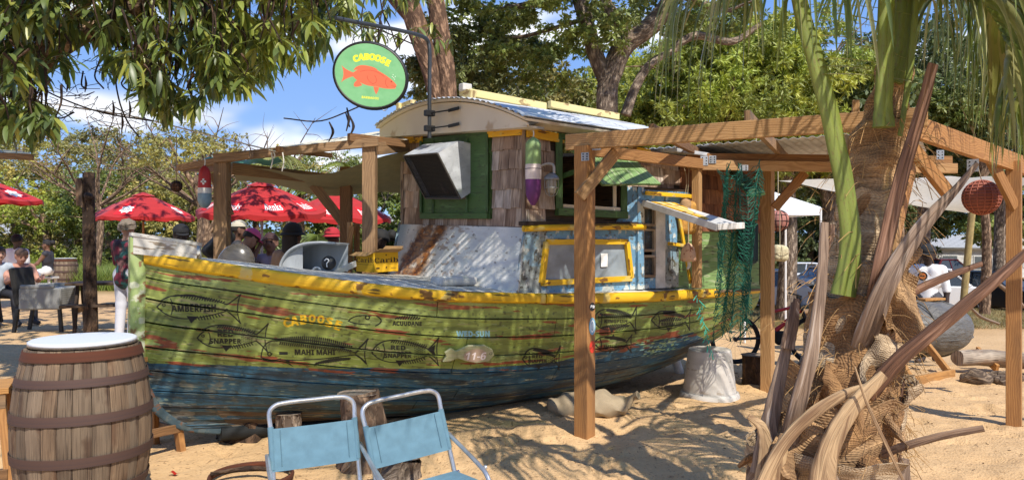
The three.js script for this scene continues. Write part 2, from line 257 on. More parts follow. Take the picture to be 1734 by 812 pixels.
const stemT = (y) => y > .70 ? 0 : .5 * (1 - Math.sqrt(Math.max(0, 1 - ((.70 - y) / .58) ** 2)));
function hullPoint(u, v, side = 1) {
  const th = v * Math.PI / 2, t = u * LEN, w = wAt(t), h = hullY(t), k = kAt(t), m = smooth(.2, 2.2, t);
  const a = lerp(1.5, .8, m), b = lerp(1.35, 1.12, m);
  const s = w * Math.pow(Math.max(1e-6, Math.cos(th)), a), y = k + (h - k) * (1 - Math.pow(Math.sin(th), b));
  const yb = .16 + (hullY(0) - .16) * (1 - Math.pow(Math.sin(th), 1.35)), q = B(t + stemT(yb) * Math.pow(1 - u, 5), side * Math.max(s, .03 * (1 - u)), y + (side < 0 ? .06 * w : 0));
  return q;
}
const toPx = (p) => [CX + p.x / -p.z * FPX, CY - (p.y - EYE) / -p.z * FPX];
const hullGrid = []; for (let i = 0; i <= 240; i++) for (let j = 0; j <= 60; j++) { const p = hullPoint(i / 240, j / 60); hullGrid.push([i / 240, j / 60, ...toPx(p)]); }
function hullUV(px, py) {                                   // where on the hull a mark in the photograph sits
  let best = hullGrid[0], bd = 1e9; for (const g of hullGrid) { const q = (g[2] - px) ** 2 + (g[3] - py) ** 2; if (q < bd) { bd = q; best = g; } }
  let [u, v] = best;
  for (let it = 0; it < 8; it++) {
    const e = 2e-3, a = toPx(hullPoint(u, v)), du = toPx(hullPoint(u + e, v)), dv = toPx(hullPoint(u, v + e)), j = [(du[0] - a[0]) / e, (dv[0] - a[0]) / e, (du[1] - a[1]) / e, (dv[1] - a[1]) / e], det = j[0] * j[3] - j[1] * j[2];
    const rx = px - a[0], ry = py - a[1]; u = clamp(u + (j[3] * rx - j[1] * ry) / det * .8); v = clamp(v + (-j[2] * rx + j[0] * ry) / det * .8);
  }
  return [u, v];
}
const HW = 2048, HH = 1024;
const waterline = [[232, 606], [252, 616], [400, 621], [620, 624], [690, 625], [850, 622], [950, 612], [1000, 598], [1060, 586], [1174, 563], [1240, 545], [1290, 522]].map(([x, y]) => hullUV(x, y)).sort((a, b) => a[0] - b[0]);
waterline.unshift([0, waterline[0][1]]);
// one paint layer for the whole near side, laid out along the planks
const hullPaint = canvasTex(HW, HH, (c) => {
  const im = c.createImageData(HW, HH), d = im.data;
  for (let j = 0; j < HH; j++) for (let i = 0; i < HW; i++) {
    const u = i / HW, v = j / HH, x = u * LEN, y = v * 1.35;
    const wl = tableAt(waterline, u) + (fbm(x * 5, y * 3 + 4, 3) - .5) * .012;
    const st = fbm(x * 1.6, y * 26, 4), st2 = fbm(x * 5 + 3, y * 60, 3), big = fbm(x * .9 + 4, y * 1.4, 4), cr = vnoise(x * 2.2 + 5, y * 95);
    let k;
    if (v < wl) {
      k = mix3([119, 130, 56], [152, 162, 80], clamp(st * .8 + (big - .5) * 1.6 + .1)); k = mix3(k, [130, 152, 76], smooth(.52, .62, u) * .5);
      k = mix3(k, [84, 92, 46], smooth(.5, .72, fbm(x * 2.2 + 9, y * 14 + 3, 4)) * .55);
      const pale = smooth(.60, .72, fbm(x * 3 + 17, y * 9, 4)); k = mix3(k, [164, 180, 118], pale * .5);
    } else {
      const dp = clamp((v - wl) / .5);
      k = mix3([44, 92, 114], [36, 66, 86], clamp(st * .9 + (big - .5) * 1.2)); k = mix3(k, [86, 140, 158], smooth(.58, .74, fbm(x * 2 + 2, y * 12, 4)) * .6 * smooth(.62, .7, u)); k = mix3(k, [30, 40, 48], smooth(.48, .7, fbm(x * 2.6 + 30, y * 16, 4)) * .75); k = mix3(k, [118, 120, 112], smooth(.66, .72, fbm(x * 7 + 3, y * 50 + 8, 4)) * .5);
      if (dp > .45) k = mix3(k, [58, 52, 46], smooth(.5, .66, fbm(x * 3 + 50, y * 34, 4)) * .8);
      if (u < .09) k = mix3(k, [120, 108, 92], smooth(.55, .68, fbm(x * 14 + 3, y * 22 + 8, 4)) * .55);
    }
    // paint lost down to the red-brown primer, in runs along the grain
    const lost = fbm(x * 3.4 + 11, y * 26 + 7, 5) + .10 * Math.exp(-(((v - .18) / .05) ** 2)) * (u < .3 ? 1 : .3) + .09 * Math.exp(-(((v - wl + .015) / .02) ** 2)) * (u > .35 && u < .7 ? 1.2 : .3) + .07 * Math.exp(-(((u - .74) / .06) ** 2 + ((v - .38) / .09) ** 2));
    const loss = smooth(.67, .695, lost); if (v < wl + .05) k = mix3(k, [140, 66, 40], loss * .9);
    const bare = smooth(.72, .745, fbm(x * 4.6 + 70, y * 40 + 30, 4)); k = mix3(k, [168, 152, 114], bare * .6);
    k = mix3(k, [52, 46, 34], smooth(.88, .95, cr) * .45 * smooth(.5, .7, fbm(x * 2.4, y * 9 + 40, 3)));
    k = mix3(k, [40, 38, 30], smooth(.80, .86, vnoise(x * 40 + 9, y * 60)) * .35);
    { const grime = smooth(.5, .8, fbm(x * 7 + 21, y * 30 + 5, 4)); k = mix3(k, [64, 62, 44], grime * .22); k = mix3(k, [176, 176, 140], smooth(.75, .81, fbm(x * 16 + 2, y * 90 + 1, 3)) * .5); }
    const o = (j * HW + i) * 4; d[o] = k[0] + (st2 - .5) * 22; d[o + 1] = k[1] + (st2 - .5) * 22; d[o + 2] = k[2] + (st2 - .5) * 18; d[o + 3] = 255;
  }
  c.putImageData(im, 0, 0);
  const at = (px, py, f, e = 3) => { const o = hullUV(px, py), a = hullUV(px + e, py), b = hullUV(px, py - e).map((q, i) => 2 * o[i] - q); c.save(); c.setTransform((a[0] - o[0]) / e * HW, (a[1] - o[1]) / e * HH, (b[0] - o[0]) / e * HW, (b[1] - o[1]) / e * HH, o[0] * HW, o[1] * HH); c.lineCap = 'round'; c.lineJoin = 'round'; f(c); c.restore(); };
  const ink = '#14150f', line = (pts, w = 1.3) => { c.lineWidth = w * 1.35; c.strokeStyle = ink; c.beginPath(); c.moveTo(pts[0], pts[1]); for (let i = 2; i < pts.length; i += 4) c.quadraticCurveTo(pts[i], pts[i + 1], pts[i + 2], pts[i + 3]); c.stroke(); };
  const text = (s, x, y, h, col = ink, w = null, font = 'sans-serif') => { c.fillStyle = col; c.font = `bold ${h}px ${font}`; c.textAlign = 'center'; c.textBaseline = 'middle'; c.save(); c.translate(x, y); if (w) c.scale(w / c.measureText(s).width, 1); c.fillText(s, 0, 0); c.lineWidth = h * .05; c.strokeStyle = col; c.strokeText(s, 0, 0); c.restore(); };
  const comb = (x0, x1, y0, y1, n, len, w = 1.6) => { c.strokeStyle = ink; c.lineWidth = w; for (let i = 0; i <= n; i++) { const t = i / n, x = lerp(x0, x1, t), y = lerp(y0, y1, t); c.beginPath(); c.moveTo(x, y); c.lineTo(x + 3, y - len * Math.sin(Math.PI * (.15 + .7 * t))); c.stroke(); } };
  const fish = (L, Hh, o = {}) => {              // nose at -L/2, tail at +L/2
    line([-L / 2, 0, -L * .3, -Hh * 1.1, L * .33, -Hh * .12], 1.5); line([-L / 2, 0, -L * .3, Hh * 1.0, L * .33, Hh * .12], 1.3);
    line([L * .33, -Hh * .12, L * .4, -Hh * .3, L * .5, -Hh * .75], 1.6); line([L * .5, -Hh * .75, L * .42, 0, L * .5, Hh * .75], 1.2); line([L * .33, Hh * .12, L * .4, Hh * .3, L * .5, Hh * .75], 1.6);
    c.beginPath(); c.arc(-L * .42, -Hh * .12, Hh * .07, 0, 7); c.lineWidth = 1; c.strokeStyle = ink; c.stroke(); line([-L * .34, -Hh * .35, -L * .3, 0, -L * .34, Hh * .35], 1.1); line([-L * .49, Hh * .1, -L * .46, Hh * .12, -L * .44, Hh * .16], 1);
    if (o.fin) comb(-L * .22, L * .28, -Hh * .46, -Hh * .2, 16, o.fin, 1.9); if (o.belly) comb(-L * .1, L * .26, Hh * .46, Hh * .28, 10, -o.belly, 1.7);
    if (o.scales) { c.fillStyle = ink; for (let a = 0; a < 6; a++) for (let b = -2; b <= 2; b++) c.fillRect(L * .12 + a * 3.4, b * 3.4 + (a % 2) * 1.5, 1.6, 1.6); }
    c.fillStyle = ink; c.beginPath(); c.moveTo(-L * .16, Hh * .4); c.lineTo(-L * .1, Hh * .75); c.lineTo(-L * .02, Hh * .42); c.fill();
  };
  at(337, 521, () => { fish(142, 36, { fin: 6, belly: 7 }); text('AMBERFISH', -9, 1, 15, ink, 76); c.fillStyle = ink; c.beginPath(); c.moveTo(-46, -16); c.quadraticCurveTo(-30, -25, -8, -22); c.lineTo(34, -6); c.lineTo(-4, -17); c.quadraticCurveTo(-30, -20, -46, -16); c.fill(); });
  at(394, 572, () => { fish(120, 34, { fin: 6, belly: 6, scales: true }); text('RED', -13, -7, 13, ink, 28); text('SNAPPER', -13, 6, 13, ink, 54); });
  at(533, 597, () => { line([-90, 10, -86, -22, -62, -20]); line([-90, 10, -70, 18, -58, 12], 1.4); line([-62, -20, 20, -22, 70, 0]); line([-58, 14, 10, 16, 70, 4]); comb(-58, 60, -14, -2, 34, 16, 2.2); comb(0, 58, 22, 14, 20, 6, 2.2); line([70, 0, 80, -8, 92, -22], 2.2); line([70, 4, 80, 10, 90, 22], 2.2); line([92, -22, 82, 0, 90, 22]); c.beginPath(); c.arc(-76, 4, 3, 0, 7); c.stroke(); c.fillStyle = ink; c.fillRect(-60, 0, 14, 5); c.beginPath(); c.moveTo(-52, 14); c.lineTo(-36, 25); c.lineTo(-44, 15); c.fill(); text('MAHI MAHI', 0, 0, 14, ink, 70); });
  at(688, 597, () => { fish(114, 34, { fin: 7, belly: 7, scales: true }); text('RED', -14, -6, 11, ink, 26); text('SNAPPER', -14, 5, 12, ink, 46); c.fillStyle = ink; c.beginPath(); c.moveTo(36, -3); c.lineTo(50, -12); c.lineTo(48, 0); c.lineTo(52, 12); c.fill(); });
  at(620, 541, () => { line([-30, 4, -20, -10, 8, -6]); line([-30, 4, -18, 10, 6, 10]); line([18, -6, 34, 4, 16, 12], 1.6); c.beginPath(); c.arc(2, -3, 3.5, 0, 7); c.stroke(); });
  at(690, 546, () => { comb(-20, 18, -6, -6, 9, 6, 2.6); text('ACUUDANE', 0, 3, 11, ink, 50); });
  at(1044, 542, () => { fish(74, 32, { fin: 6, belly: 6 }); comb(-26, 22, -9, -8, 14, -5, 2); comb(-24, 20, 14, 12, 14, 5, 2); text('KINGFISH', 0, 2, 9, ink, 40); });
  at(1140, 543, () => { fish(66, 26, { fin: 6 }); comb(-20, 12, 2, 0, 9, 6, 2.4); text('BARRACUDA', 0, 7, 8, ink, 38); });
  at(1040, 583, () => { fish(64, 22, { fin: 5 }); text('AMBERJACK', 0, 5, 7, ink, 36); c.fillStyle = ink; c.beginPath(); c.moveTo(-6, -7); c.lineTo(0, -18); c.lineTo(4, -7); c.fill(); });
  at(918, 608, () => { fish(64, 28, { fin: 5, scales: true }); text('RED', -8, -5, 9, ink, 18); text('SNAPPER', -8, 4, 9, ink, 32); });
  [['C', 485, 547, -16], ['A', 498, 544, -9], ['B', 513, 541.5, -4], ['O', 528, 540.5, 3], ['O', 543, 542, 8], ['S', 557, 545.5, 15], ['E', 572, 551, 22]].forEach(([s, x, y, a]) => at(x, y, () => { c.rotate(a * Math.PI / 180); text(s, 0, 0, 19, '#e2b420', 13); }));
  at(802, 567, () => text('WED-SUN', 0, 0, 14, '#8fc0c8', 57));
  const r = rng(5); c.setTransform(1, 0, 0, 1, 0, 0); for (let i = 0; i < 90; i++) { const x = lerp(1086, 1168, r()), y = lerp(578, 604, r()) - (x - 1086) * .12, [hu, hv] = hullUV(x, y); c.fillStyle = ['#9db478', '#86a884', '#78a2a6'][i % 3]; c.beginPath(); for (let k = 0; k < 7; k++) { const a = k * .9, q = lerp(3, 10, r()); c.lineTo(hu * HW + Math.cos(a) * q * 1.2, hv * HH + Math.sin(a) * q); } c.fill(); }
});
hullPaint.flipY = false;
const hullBump = rep(dataTex(1024, 512, (u, v) => { const a = fbm(u * 20, v * 60, 4, 20, 60), p = smooth(.52, .56, fbm(u * 26, v * 30, 4, 26, 30)); return gray(clamp(a * .5 + p * .5)); }, false), 1, 1);
M.hull = std({ map: hullPaint, bumpMap: hullBump, bumpScale: .004, roughness: .62 });
M.hullIn = std({ map: T.grey, color: 0xb8b4ac, roughness: .9 });
const boat = thing('fishing_boat', 'green and blue painted wooden fishing boat turned into a beach snack bar', 'boat');
{
  const NV = 10, r = rng(12), cuts = [];
  for (let k = 0; k < NV; k++) {
    const v0 = k / NV, v1 = (k + 1) / NV, joints = [0, ...(k % 3 === 0 ? [.30, .66] : k % 3 === 1 ? [.48, .80] : [.36, .58]).map((x) => x + (r() - .5) * .08), 1];
    for (let q = 0; q < 3; q++) {
      const u0 = joints[q] + (q ? .0004 : 0), u1 = joints[q + 1] - (q < 2 ? .0004 : 0), off = (r() - .5) * .006, gap = .007;
      const fn = (a, b) => { const u = lerp(u0, u1, a), v = lerp(v1 - gap, v0 + gap * .3, b), p = hullPoint(u, v), e = .004, tu = hullPoint(Math.min(1, u + e), v).sub(hullPoint(Math.max(0, u - e), v)), tv = hullPoint(u, Math.min(1, v + e)).sub(hullPoint(u, Math.max(0, v - e))), n = tv.cross(tu).normalize(); return p.addScaledVector(n, off + .003 * Math.cos(b * 6.28) - .004 + (fbm(u * 60, v * 30, 2) - .5) * .005); };
      part('plank', sheet(Math.max(6, Math.round((u1 - u0) * 56)), 4, fn, .014, (a, b) => [lerp(u0, u1, a), lerp(v1, v0, b)]), M.hull, boat);
    }
  }
  part('inner_hull', sheet(50, 16, (u0, v) => { const u = lerp(.06, .995, u0), p = hullPoint(u, 1 - v), c = B(u * LEN, 0, p.y); return p.lerp(c, .05).lerp(c, .04 * smooth(.3, 0, u)); }), M.hullIn, boat);
  part('far_side', sheet(50, 16, (u, v) => hullPoint(u, v, -1), .015, (a, b) => [a, b]), M.hull, boat);
  part('transom', sheet(12, 10, (u, v) => { const a = hullPoint(1, 1 - v), b = hullPoint(1, 1 - v, -1); return a.lerp(b, u); }, .02, (a, b) => [.9 + a * .05, 1 - b]), M.hull, boat);
  // keel along the middle and the stem post
  const kp = []; for (let t = .5; t <= 5.9; t += .3) kp.push(B(t, 0, kAt(t) - .03)); part('keel', tube(kp, .055, { nr: 8, n: 40 }), std({ color: 0x2c3c4a, map: T.grey }), boat);
  const sp = [B(-.03, 0, 1.47), B(-.03, 0, 1.1), B(-.03, 0, .74), B(.0, 0, .52), B(.09, 0, .32), B(.25, 0, .18), B(.5, 0, .105)];
  const square = (t, a) => 1 / Math.max(Math.abs(Math.cos(a)), Math.abs(Math.sin(a)));
  M.stem = std({ map: rep(dataTex(512, 128, (u, v) => { const y = 1.47 - u * 1.75, a = fbm(u * 30, v * 9, 5, 30, 9), p = smooth(.54, .66, fbm(u * 44 + 4, v * 9, 5, 44, 9)); let k = y > .66 ? mix3([132, 152, 84], [172, 188, 132], a) : mix3([42, 70, 84], [70, 82, 84], a); k = mix3(k, y > .66 ? [206, 206, 186] : [140, 128, 110], p * (y > .66 ? .8 : .3)); return mix3(k, [120, 72, 48], smooth(.62, .7, fbm(u * 50 + 9, v * 12, 4, 50, 12)) * .7); }), 1.75, .35), roughness: .7 });
  part('stem', tube(sp, [.045, .045, .042, .036, .030, .026, .022], { nr: 16, n: 30, bump: square, side: V(.8, 0, -.6), uoff: 0 }), M.stem, boat);
  // rub rail: yellow, in three lengths
  M.yellow = std({ map: rep(dataTex(1024, 128, (u, v) => { const g = fbm(u * 22, v * 7, 5, 22, 7), s = fbm(u * 9, v * 18, 4, 9, 18); let k = mix3([236, 190, 28], [204, 156, 24], s); k = mix3(k, [112, 74, 30], smooth(.60, .66, g) * .85); k = mix3(k, [206, 186, 128], smooth(.62, .68, fbm(u * 26 + 5, v * 5 + 2, 4, 26, 5)) * .7); return mix3(k, [40, 34, 22], smooth(.72, .78, fbm(u * 14 + 3, v * 22, 3, 14, 22)) * .7); }), 2.2, .28), roughness: .6, bumpMap: oldBump, bumpScale: .002 });
  for (const [u0, u1, out] of [[.0, .42, .035], [.421, .795, .045], [.80, 1, .02]]) part('rub_rail', sheet(Math.round((u1 - u0) * 70), 6, (a, b) => { const t = lerp(u0, u1, a) * LEN, yb = hullY(t), yt = topY(t), w = wAt(t), an = b * Math.PI; return B(t, w + out * Math.pow(Math.sin(an), .35) - .004, lerp(yb, yt, .5 - .5 * Math.cos(an)) - .001); }, .03), M.yellow, boat);
  for (const [u0, u1] of [[0, 1]]) part('far_rail', sheet(50, 4, (a, b) => { const t = lerp(u0, u1, a) * LEN, w = wAt(t), yb = hullY(t) + .06 * w, yt = topY(t) + .06 * w; return B(t, -w - .03 * Math.sin(b * Math.PI), lerp(yt, yb, b)); }, .03), M.yellow, boat);
  // deck of white-painted boards, each its own length
  M.deck = std({ map: rep(dataTex(512, 512, (u, v) => { const g = fbm(u * 10, v * 26, 5, 10, 26); let k = mix3([214, 212, 204], [184, 182, 176], fbm(u * 6, v * 6, 4, 6, 6)); k = mix3(k, [128, 112, 92], smooth(.6, .68, g) * .8); return mix3(k, [80, 66, 52], smooth(.72, .8, fbm(u * 24, v * 60, 3, 24, 60)) * .6); }), 1.1, .6), roughness: .6, bumpMap: oldBump, bumpScale: .002 });
  const ND = 14; for (let k = 0; k < ND; k++) { const f0 = k / ND * 2 - 1 + .002, f1 = (k + 1) / ND * 2 - 1 - .004; part('deck_board', sheet(40, 2, (a, b) => { const t = lerp(.16, LEN - .02, a), w = wAt(t) + .01, f = lerp(f1, f0, b), y = topY(t) - .006 + (1 - f) * .03 * w + (1 - f * f) * .05 * w / 1.1; return B(t, f * w, y); }, .02), M.deck, boat); }
  // white block at the bow
  const cp = (t, sd, k) => B(t, sd * lerp(.05, .27, clamp((t + .06) / .36)), k ? lerp(1.478, 1.41, clamp((t + .06) / .36)) : topY(Math.max(0, t)) - .015), capM = std({ map: M.deck.map, color: 0xf6f4ee, roughness: .55 }), cap = part('bow_cap', panel(cp(-.06, 1, 0), cp(.30, 1, 0), cp(.30, 1, 1), cp(-.06, 1, 1), .03, 4, 2), capM, boat);
  part('cap_side', panel(cp(.30, -1, 0), cp(-.06, -1, 0), cp(-.06, -1, 1), cp(.30, -1, 1), .03, 4, 2), capM, cap); part('cap_top', panel(cp(-.07, 1.08, 1), cp(.31, 1.03, 1), cp(.31, -1.03, 1), cp(-.07, -1.08, 1), -.022, 4, 3), capM, cap); part('cap_end', panel(cp(.30, 1, 0), cp(.30, -1, 0), cp(.30, -1, 1), cp(.30, 1, 1), .02), capM, cap); part('cap_front', panel(cp(-.06, -1, 0), cp(-.06, 1, 0), cp(-.06, 1, 1), cp(-.06, -1, 1), .02), capM, cap);
  // two bits and a ring on the foredeck
  const ringP = W(536, 459, 5.72); const rg = new THREE.TorusGeometry(.03, .009, 8, 20); rg.translate(ringP.x, ringP.y, ringP.z); part('mooring_ring', rg, M.galv, boat);
  const hatch = B(2.05, .62, 0); part('deck_hatch', place(jitter(rbox(.34, .07, .16, .025), .012), hatch.x, topY(2) + .06, hatch.z, .64), M.white, boat);
  // the hours sign: a fish cut from board
  const sgn = new THREE.Shape(); [[-.20, .02], [-.165, .052], [-.12, .030], [-.03, .075], [.09, .078], [.16, .045], [.185, .0], [.15, -.05], [.06, -.062], [-.03, -.045], [-.1, -.02], [-.15, -.045], [-.2, -.05], [-.185, -.01]].forEach(([x, y], i) => i ? sgn.lineTo(x, y) : sgn.moveTo(x, y)); sgn.closePath();
  const sg = new THREE.ExtrudeGeometry(sgn, { depth: .014, bevelEnabled: true, bevelThickness: .003, bevelSize: .003, bevelSegments: 1 }), suv = sg.attributes.uv, spn = sg.attributes.position; for (let i = 0; i < suv.count; i++) suv.setXY(i, (spn.getX(i) + .21) / .42, (spn.getY(i) + .09) / .18);
  const [hu, hv] = hullUV(795, 598), hp = hullPoint(hu, hv), du = hullPoint(hu + .01, hv).sub(hp), dv = hp.clone().sub(hullPoint(hu, hv + .02)), hm = new THREE.Matrix4(), hx = du.normalize(), hz = hx.clone().cross(dv.normalize()).normalize(), hyy = hz.clone().cross(hx); hm.makeBasis(hx, hyy, hz); hm.setPosition(hp.clone().addScaledVector(hz, .012)); sg.applyMatrix4(hm);
  const hoursTex = canvasTex(512, 220, (c, w, h) => { const im = c.createImageData(w, h); for (let i = 0; i < w * h; i++) { const x = i % w, y = (i / w) | 0, g = fbm(x / 60, y / 8, 4), k = mix3([150, 158, 104], [186, 176, 150], g); im.data.set([...k, 255], i * 4); } c.putImageData(im, 0, 0); c.fillStyle = 'rgba(206,160,150,.55)'; c.beginPath(); c.ellipse(300, 112, 110, 66, 0, 0, 7); c.fill(); c.fillStyle = '#f2e6e2'; c.font = 'bold 104px sans-serif'; c.textAlign = 'center'; c.textBaseline = 'middle'; c.fillText('11-6', 305, 118); c.strokeStyle = '#3a3c34'; c.lineWidth = 4; c.beginPath(); c.arc(446, 92, 12, 0, 7); c.stroke(); c.fillStyle = '#2c2e28'; for (let k = 0; k < 40; k++) c.fillRect(120 + k % 10 * 11, 80 + ((k / 10) | 0) * 14, 4, 4); });
  part('hours_sign', sg, std({ map: hoursTex, roughness: .7 }), boat, 'fish shaped board painted with opening hours');
}
// ───────────── the cabin on the boat ─────────────
const shMats = [0xffffff, 0xe8dcd0, 0xd2c4b8, 0xfff0e4, 0xc8b4a4].map((c) => std({ map: T.shingle, color: c, bumpMap: oldBump, bumpScale: .003, roughness: .85 }));
const shRed = [0xc08a66, 0xa87454, 0xcc9872, 0x95664a].map((c) => std({ map: T.shingle, color: c, bumpMap: oldBump, bumpScale: .003, roughness: .85 }));
function shingleWall(a, b, c, d, rows, mats, parent, skip, seed) {
  const f = quadPoint(a, b, c, d), r = rng(seed), out = b.clone().sub(a).cross(d.clone().sub(a)).normalize(), L = a.distanceTo(b), Hh = a.distanceTo(d);
  for (let i = 0; i < rows; i++) {
    let x = -r() * .07; while (x < L) {
      const w = lerp(.085, .165, r()), x0 = Math.max(0, x + .0015), x1 = Math.min(L, x + w - .0015), v0 = i / rows - (r() * .02) * (i ? 1 : 0), v1 = Math.min(1.0, (i + 1) / rows + .012); x += w;
      if (x1 - x0 < .015) continue; if (skip && skip((x0 + x1) / 2 / L, (v0 + v1) / 2, x0 / L, x1 / L, v0, v1)) continue;
      const lo = .015 + r() * .005, hi = .004, P = (u, v, o) => f(u / L, v).addScaledVector(out, o), t1 = (r() - .5) * .006, s1 = r() * 9;
      const g = panel(P(x0, v0, lo + t1), P(x1, v0, lo - t1), P(x1, v1, hi), P(x0, v1, hi), .009, 1, 1, (uu, vv) => [vv * (v1 - v0) * Hh + s1, uu * (x1 - x0) + s1 * 1.7]);
      part('shingle', g, mats[Math.floor(r() * mats.length)], parent);
    }
  }
}
const cabin = thing('boat_cabin', 'shingle clad cabin with a curved tin roof on the boat deck', 'cabin');
M.green = std({ map: rep(dataTex(512, 512, (u, v) => { const g = fbm(u * 8, v * 20, 5, 8, 20), s = fbm(u * 4 + 2, v * 4, 4, 4, 4); let k = mix3([70, 102, 50], [56, 86, 42], s); k = mix3(k, [88, 120, 72], smooth(.6, .7, g) * .7); return mix3(k, [46, 60, 34], smooth(.62, .72, fbm(u * 16, v * 50, 3, 16, 50)) * .7); }), .9, .5), roughness: .6, bumpMap: oldBump, bumpScale: .0015 });
M.greenPale = std({ map: rep(dataTex(512, 512, (u, v) => { const g = fbm(u * 6, v * 30, 5, 6, 30), s = fbm(u * 4 + 2, v * 4, 4, 4, 4); let k = mix3([128, 156, 92], [104, 138, 80], s); k = mix3(k, [164, 176, 136], smooth(.55, .68, g) * .8); return mix3(k, [84, 84, 62], smooth(.62, .72, fbm(u * 10, v * 60, 3, 10, 60)) * .8); }), .9, .5), roughness: .7, bumpMap: oldBump, bumpScale: .002 });
M.cream = std({ map: rep(dataTex(512, 256, (u, v) => { const s = fbm(u * 5, v * 4, 5, 5, 4); let k = mix3([226, 214, 192], [204, 190, 164], s); return mix3(k, [150, 118, 84], smooth(.66, .78, fbm(u * 9 + 3, v * 7, 4, 9, 7)) * .5); }), 1.6, .6), roughness: .75 });
M.tin = std({ map: rep(dataTex(512, 512, (u, v) => { const s = fbm(u * 6, v * 14, 5, 6, 14); let k = mix3([206, 208, 210], [160, 164, 168], s); return mix3(k, [120, 84, 58], smooth(.66, .76, fbm(u * 5 + 2, v * 22, 4, 5, 22)) * .6); }), .9, .9), metalness: 0, roughness: .75 });
M.yellowTrim = std({ map: M.yellow.map, color: 0xfff6e0, roughness: .6 });
M.inner = std({ map: T.grey, color: 0xc8b498, roughness: .9 });
const cT = 2.475, cS = .95, nearY = [1.55, 2.30], farY = [1.60, 2.43];
const FLb = B(cT, -cS, farY[0]), FLt = B(cT, -cS, farY[1]), FRb = B(cT, cS, nearY[0]), FRt = B(cT, cS, nearY[1]);
const eT = 5.5, SRb = B(eT, cS, 1.52), SRt = B(eT, cS, 2.16);
const backT = (t, s0, s1, y0, y1, th) => panel(B(t, s0, y0), B(t, s1, y0), B(t, s1, y1), B(t, s0, y1), th);
// wall backing: front, near side round the window, far side, rear
part('wall_board', panel(FLb, FRb, FRt, FLt, .03), M.darkWood, cabin);
const sideF = quadPoint(FRb, SRb, SRt, FRt), sideL = FRb.distanceTo(SRb);
const q0 = .36 / sideL, q1 = 1.03 / sideL, wv0 = .20, wv1 = .95;
const sub = (u0, u1, v0, v1, th = .03) => panel(sideF(u0, v0), sideF(u1, v0), sideF(u1, v1), sideF(u0, v1), th);
for (const a of [[0, q0, 0, 1], [q1, 1, 0, 1], [q0, q1, 0, wv0], [q0, q1, wv1, 1]]) part('wall_board', sub(...a), M.darkWood, cabin);
part('wall_board', panel(B(eT, -cS, 1.6), B(cT, -cS, 1.6), B(cT, -cS, 2.42), B(eT, -cS, 2.3), .03), M.darkWood, cabin);
part('wall_board', panel(B(eT, cS, 1.0), B(eT, -cS, 1.0), B(eT, -cS, 2.25), B(eT, cS, 2.16), .03), M.darkWood, cabin);
shingleWall(FLb, FRb, FRt, FLt, 5, shMats, cabin, (u, v) => u > .215 && u < .775 && v > .12, 3);
shingleWall(FRb, SRb, SRt, FRt, 5, shMats, cabin, (u, v, u0, u1, v0, v1) => (u1 > q0 - .012 && u0 < q1 + .012 && v1 > wv0 - .06) || u > .59, 4);
shingleWall(sideF(.59, 0), SRb, SRt, sideF(.59, 1), 5, shRed, cabin, null, 5);
// corner boards
part('corner_board', beamGeo(FRb.clone().addScaledVector(NR, .012).addScaledVector(AX, -.012), FRt.clone().addScaledVector(NR, .012).addScaledVector(AX, -.012), .03, .03), M.greyWood, cabin);
part('corner_board', beamGeo(FLb.clone().addScaledVector(AX, -.015), FLt.clone().addScaledVector(AX, -.015), .05, .03), M.greyWood, cabin);
// yellow frieze boards under the roof
const fr = (a, b, h, o, nm = 'frieze_board') => part(nm, beamGeo(a, b, h, o), M.yellowTrim, cabin);
{ const o = AX.clone().multiplyScalar(-.035), a = FLt.clone().add(o), b = FRt.clone().add(o); a.y -= .02; b.y -= .02; const k = (u) => a.clone().lerp(b, u); fr(k(0), k(.22), .07, .02); fr(k(.775), k(1.01), .07, .02); const up = V(0, .045, 0), u2 = o.clone().multiplyScalar(.4); fr(k(0).add(up).add(u2), k(1.02).add(up).add(u2), .022, .035); const s0 = FRt.clone().addScaledVector(NR, .035), s1 = sideF(.45, 1).addScaledVector(NR, .035); s0.y -= .035; s1.y -= .035; fr(s0, s1, .07, .02); }
// roof: an arch of corrugated tin over a curved gable
const rT0 = 2.28, rT1 = 4.02;
const archY = (f) => lerp(2.555, 2.325, (f + 1) / 2) + .20 * (1 - Math.pow(Math.abs(f), 2.1));     // f -1 far … +1 near
const archS = (f) => f * 1.21;
for (let k = 0; k < 3; k++) { const t0 = lerp(rT0, rT1, k / 3) - (k ? .04 : 0), t1 = lerp(rT0, rT1, (k + 1) / 3); part('roof_sheet', sheet(30, 90, (u, v) => { const f = v * 2 - 1, t = lerp(t0, t1, u); return B(t, archS(f), archY(f) + .012 + k * .004 + .008 * Math.cos(f * 1.21 / .076 * 6.283) - .02 * (t - rT0)); }, .003), M.tin, cabin); }
part('roof_deck', sheet(4, 24, (u, v) => { const f = v * 2 - 1; return B(lerp(rT0 + .02, rT1 - .02, u), archS(f) * .985, archY(f) - .012 - .02 * u * 1.7); }, .018), M.cream, cabin);
part('gable_board', sheet(24, 1, (u, v) => { const f = u * 2 - 1, lo = lerp(2.50, 2.315, u); return B(rT0 + .05 - .0, archS(f) * .97, v < .5 ? Math.min(lo - .03, archY(f) - .05) : archY(f) - .02); }, .02), M.cream, cabin);
part('gable_soffit', panel(B(rT0 + .05, -1.17, 2.47), B(rT0 + .05, 1.17, 2.285), B(cT + .02, 1.17, 2.285), B(cT + .02, -1.17, 2.47), .015), M.cream, cabin);
part('side_soffit', panel(B(cT, .97, 2.30), B(rT1 - .03, .97, 2.28), B(rT1 - .03, 1.19, 2.30), B(cT, 1.19, 2.31), .012), M.cream, cabin);
part('rear_roof', panel(B(rT1, -1.15, 2.36), B(rT1, 1.12, 2.22), B(5.6, 1.12, 2.18), B(5.6, -1.15, 2.32), -.03), M.tin, cabin);
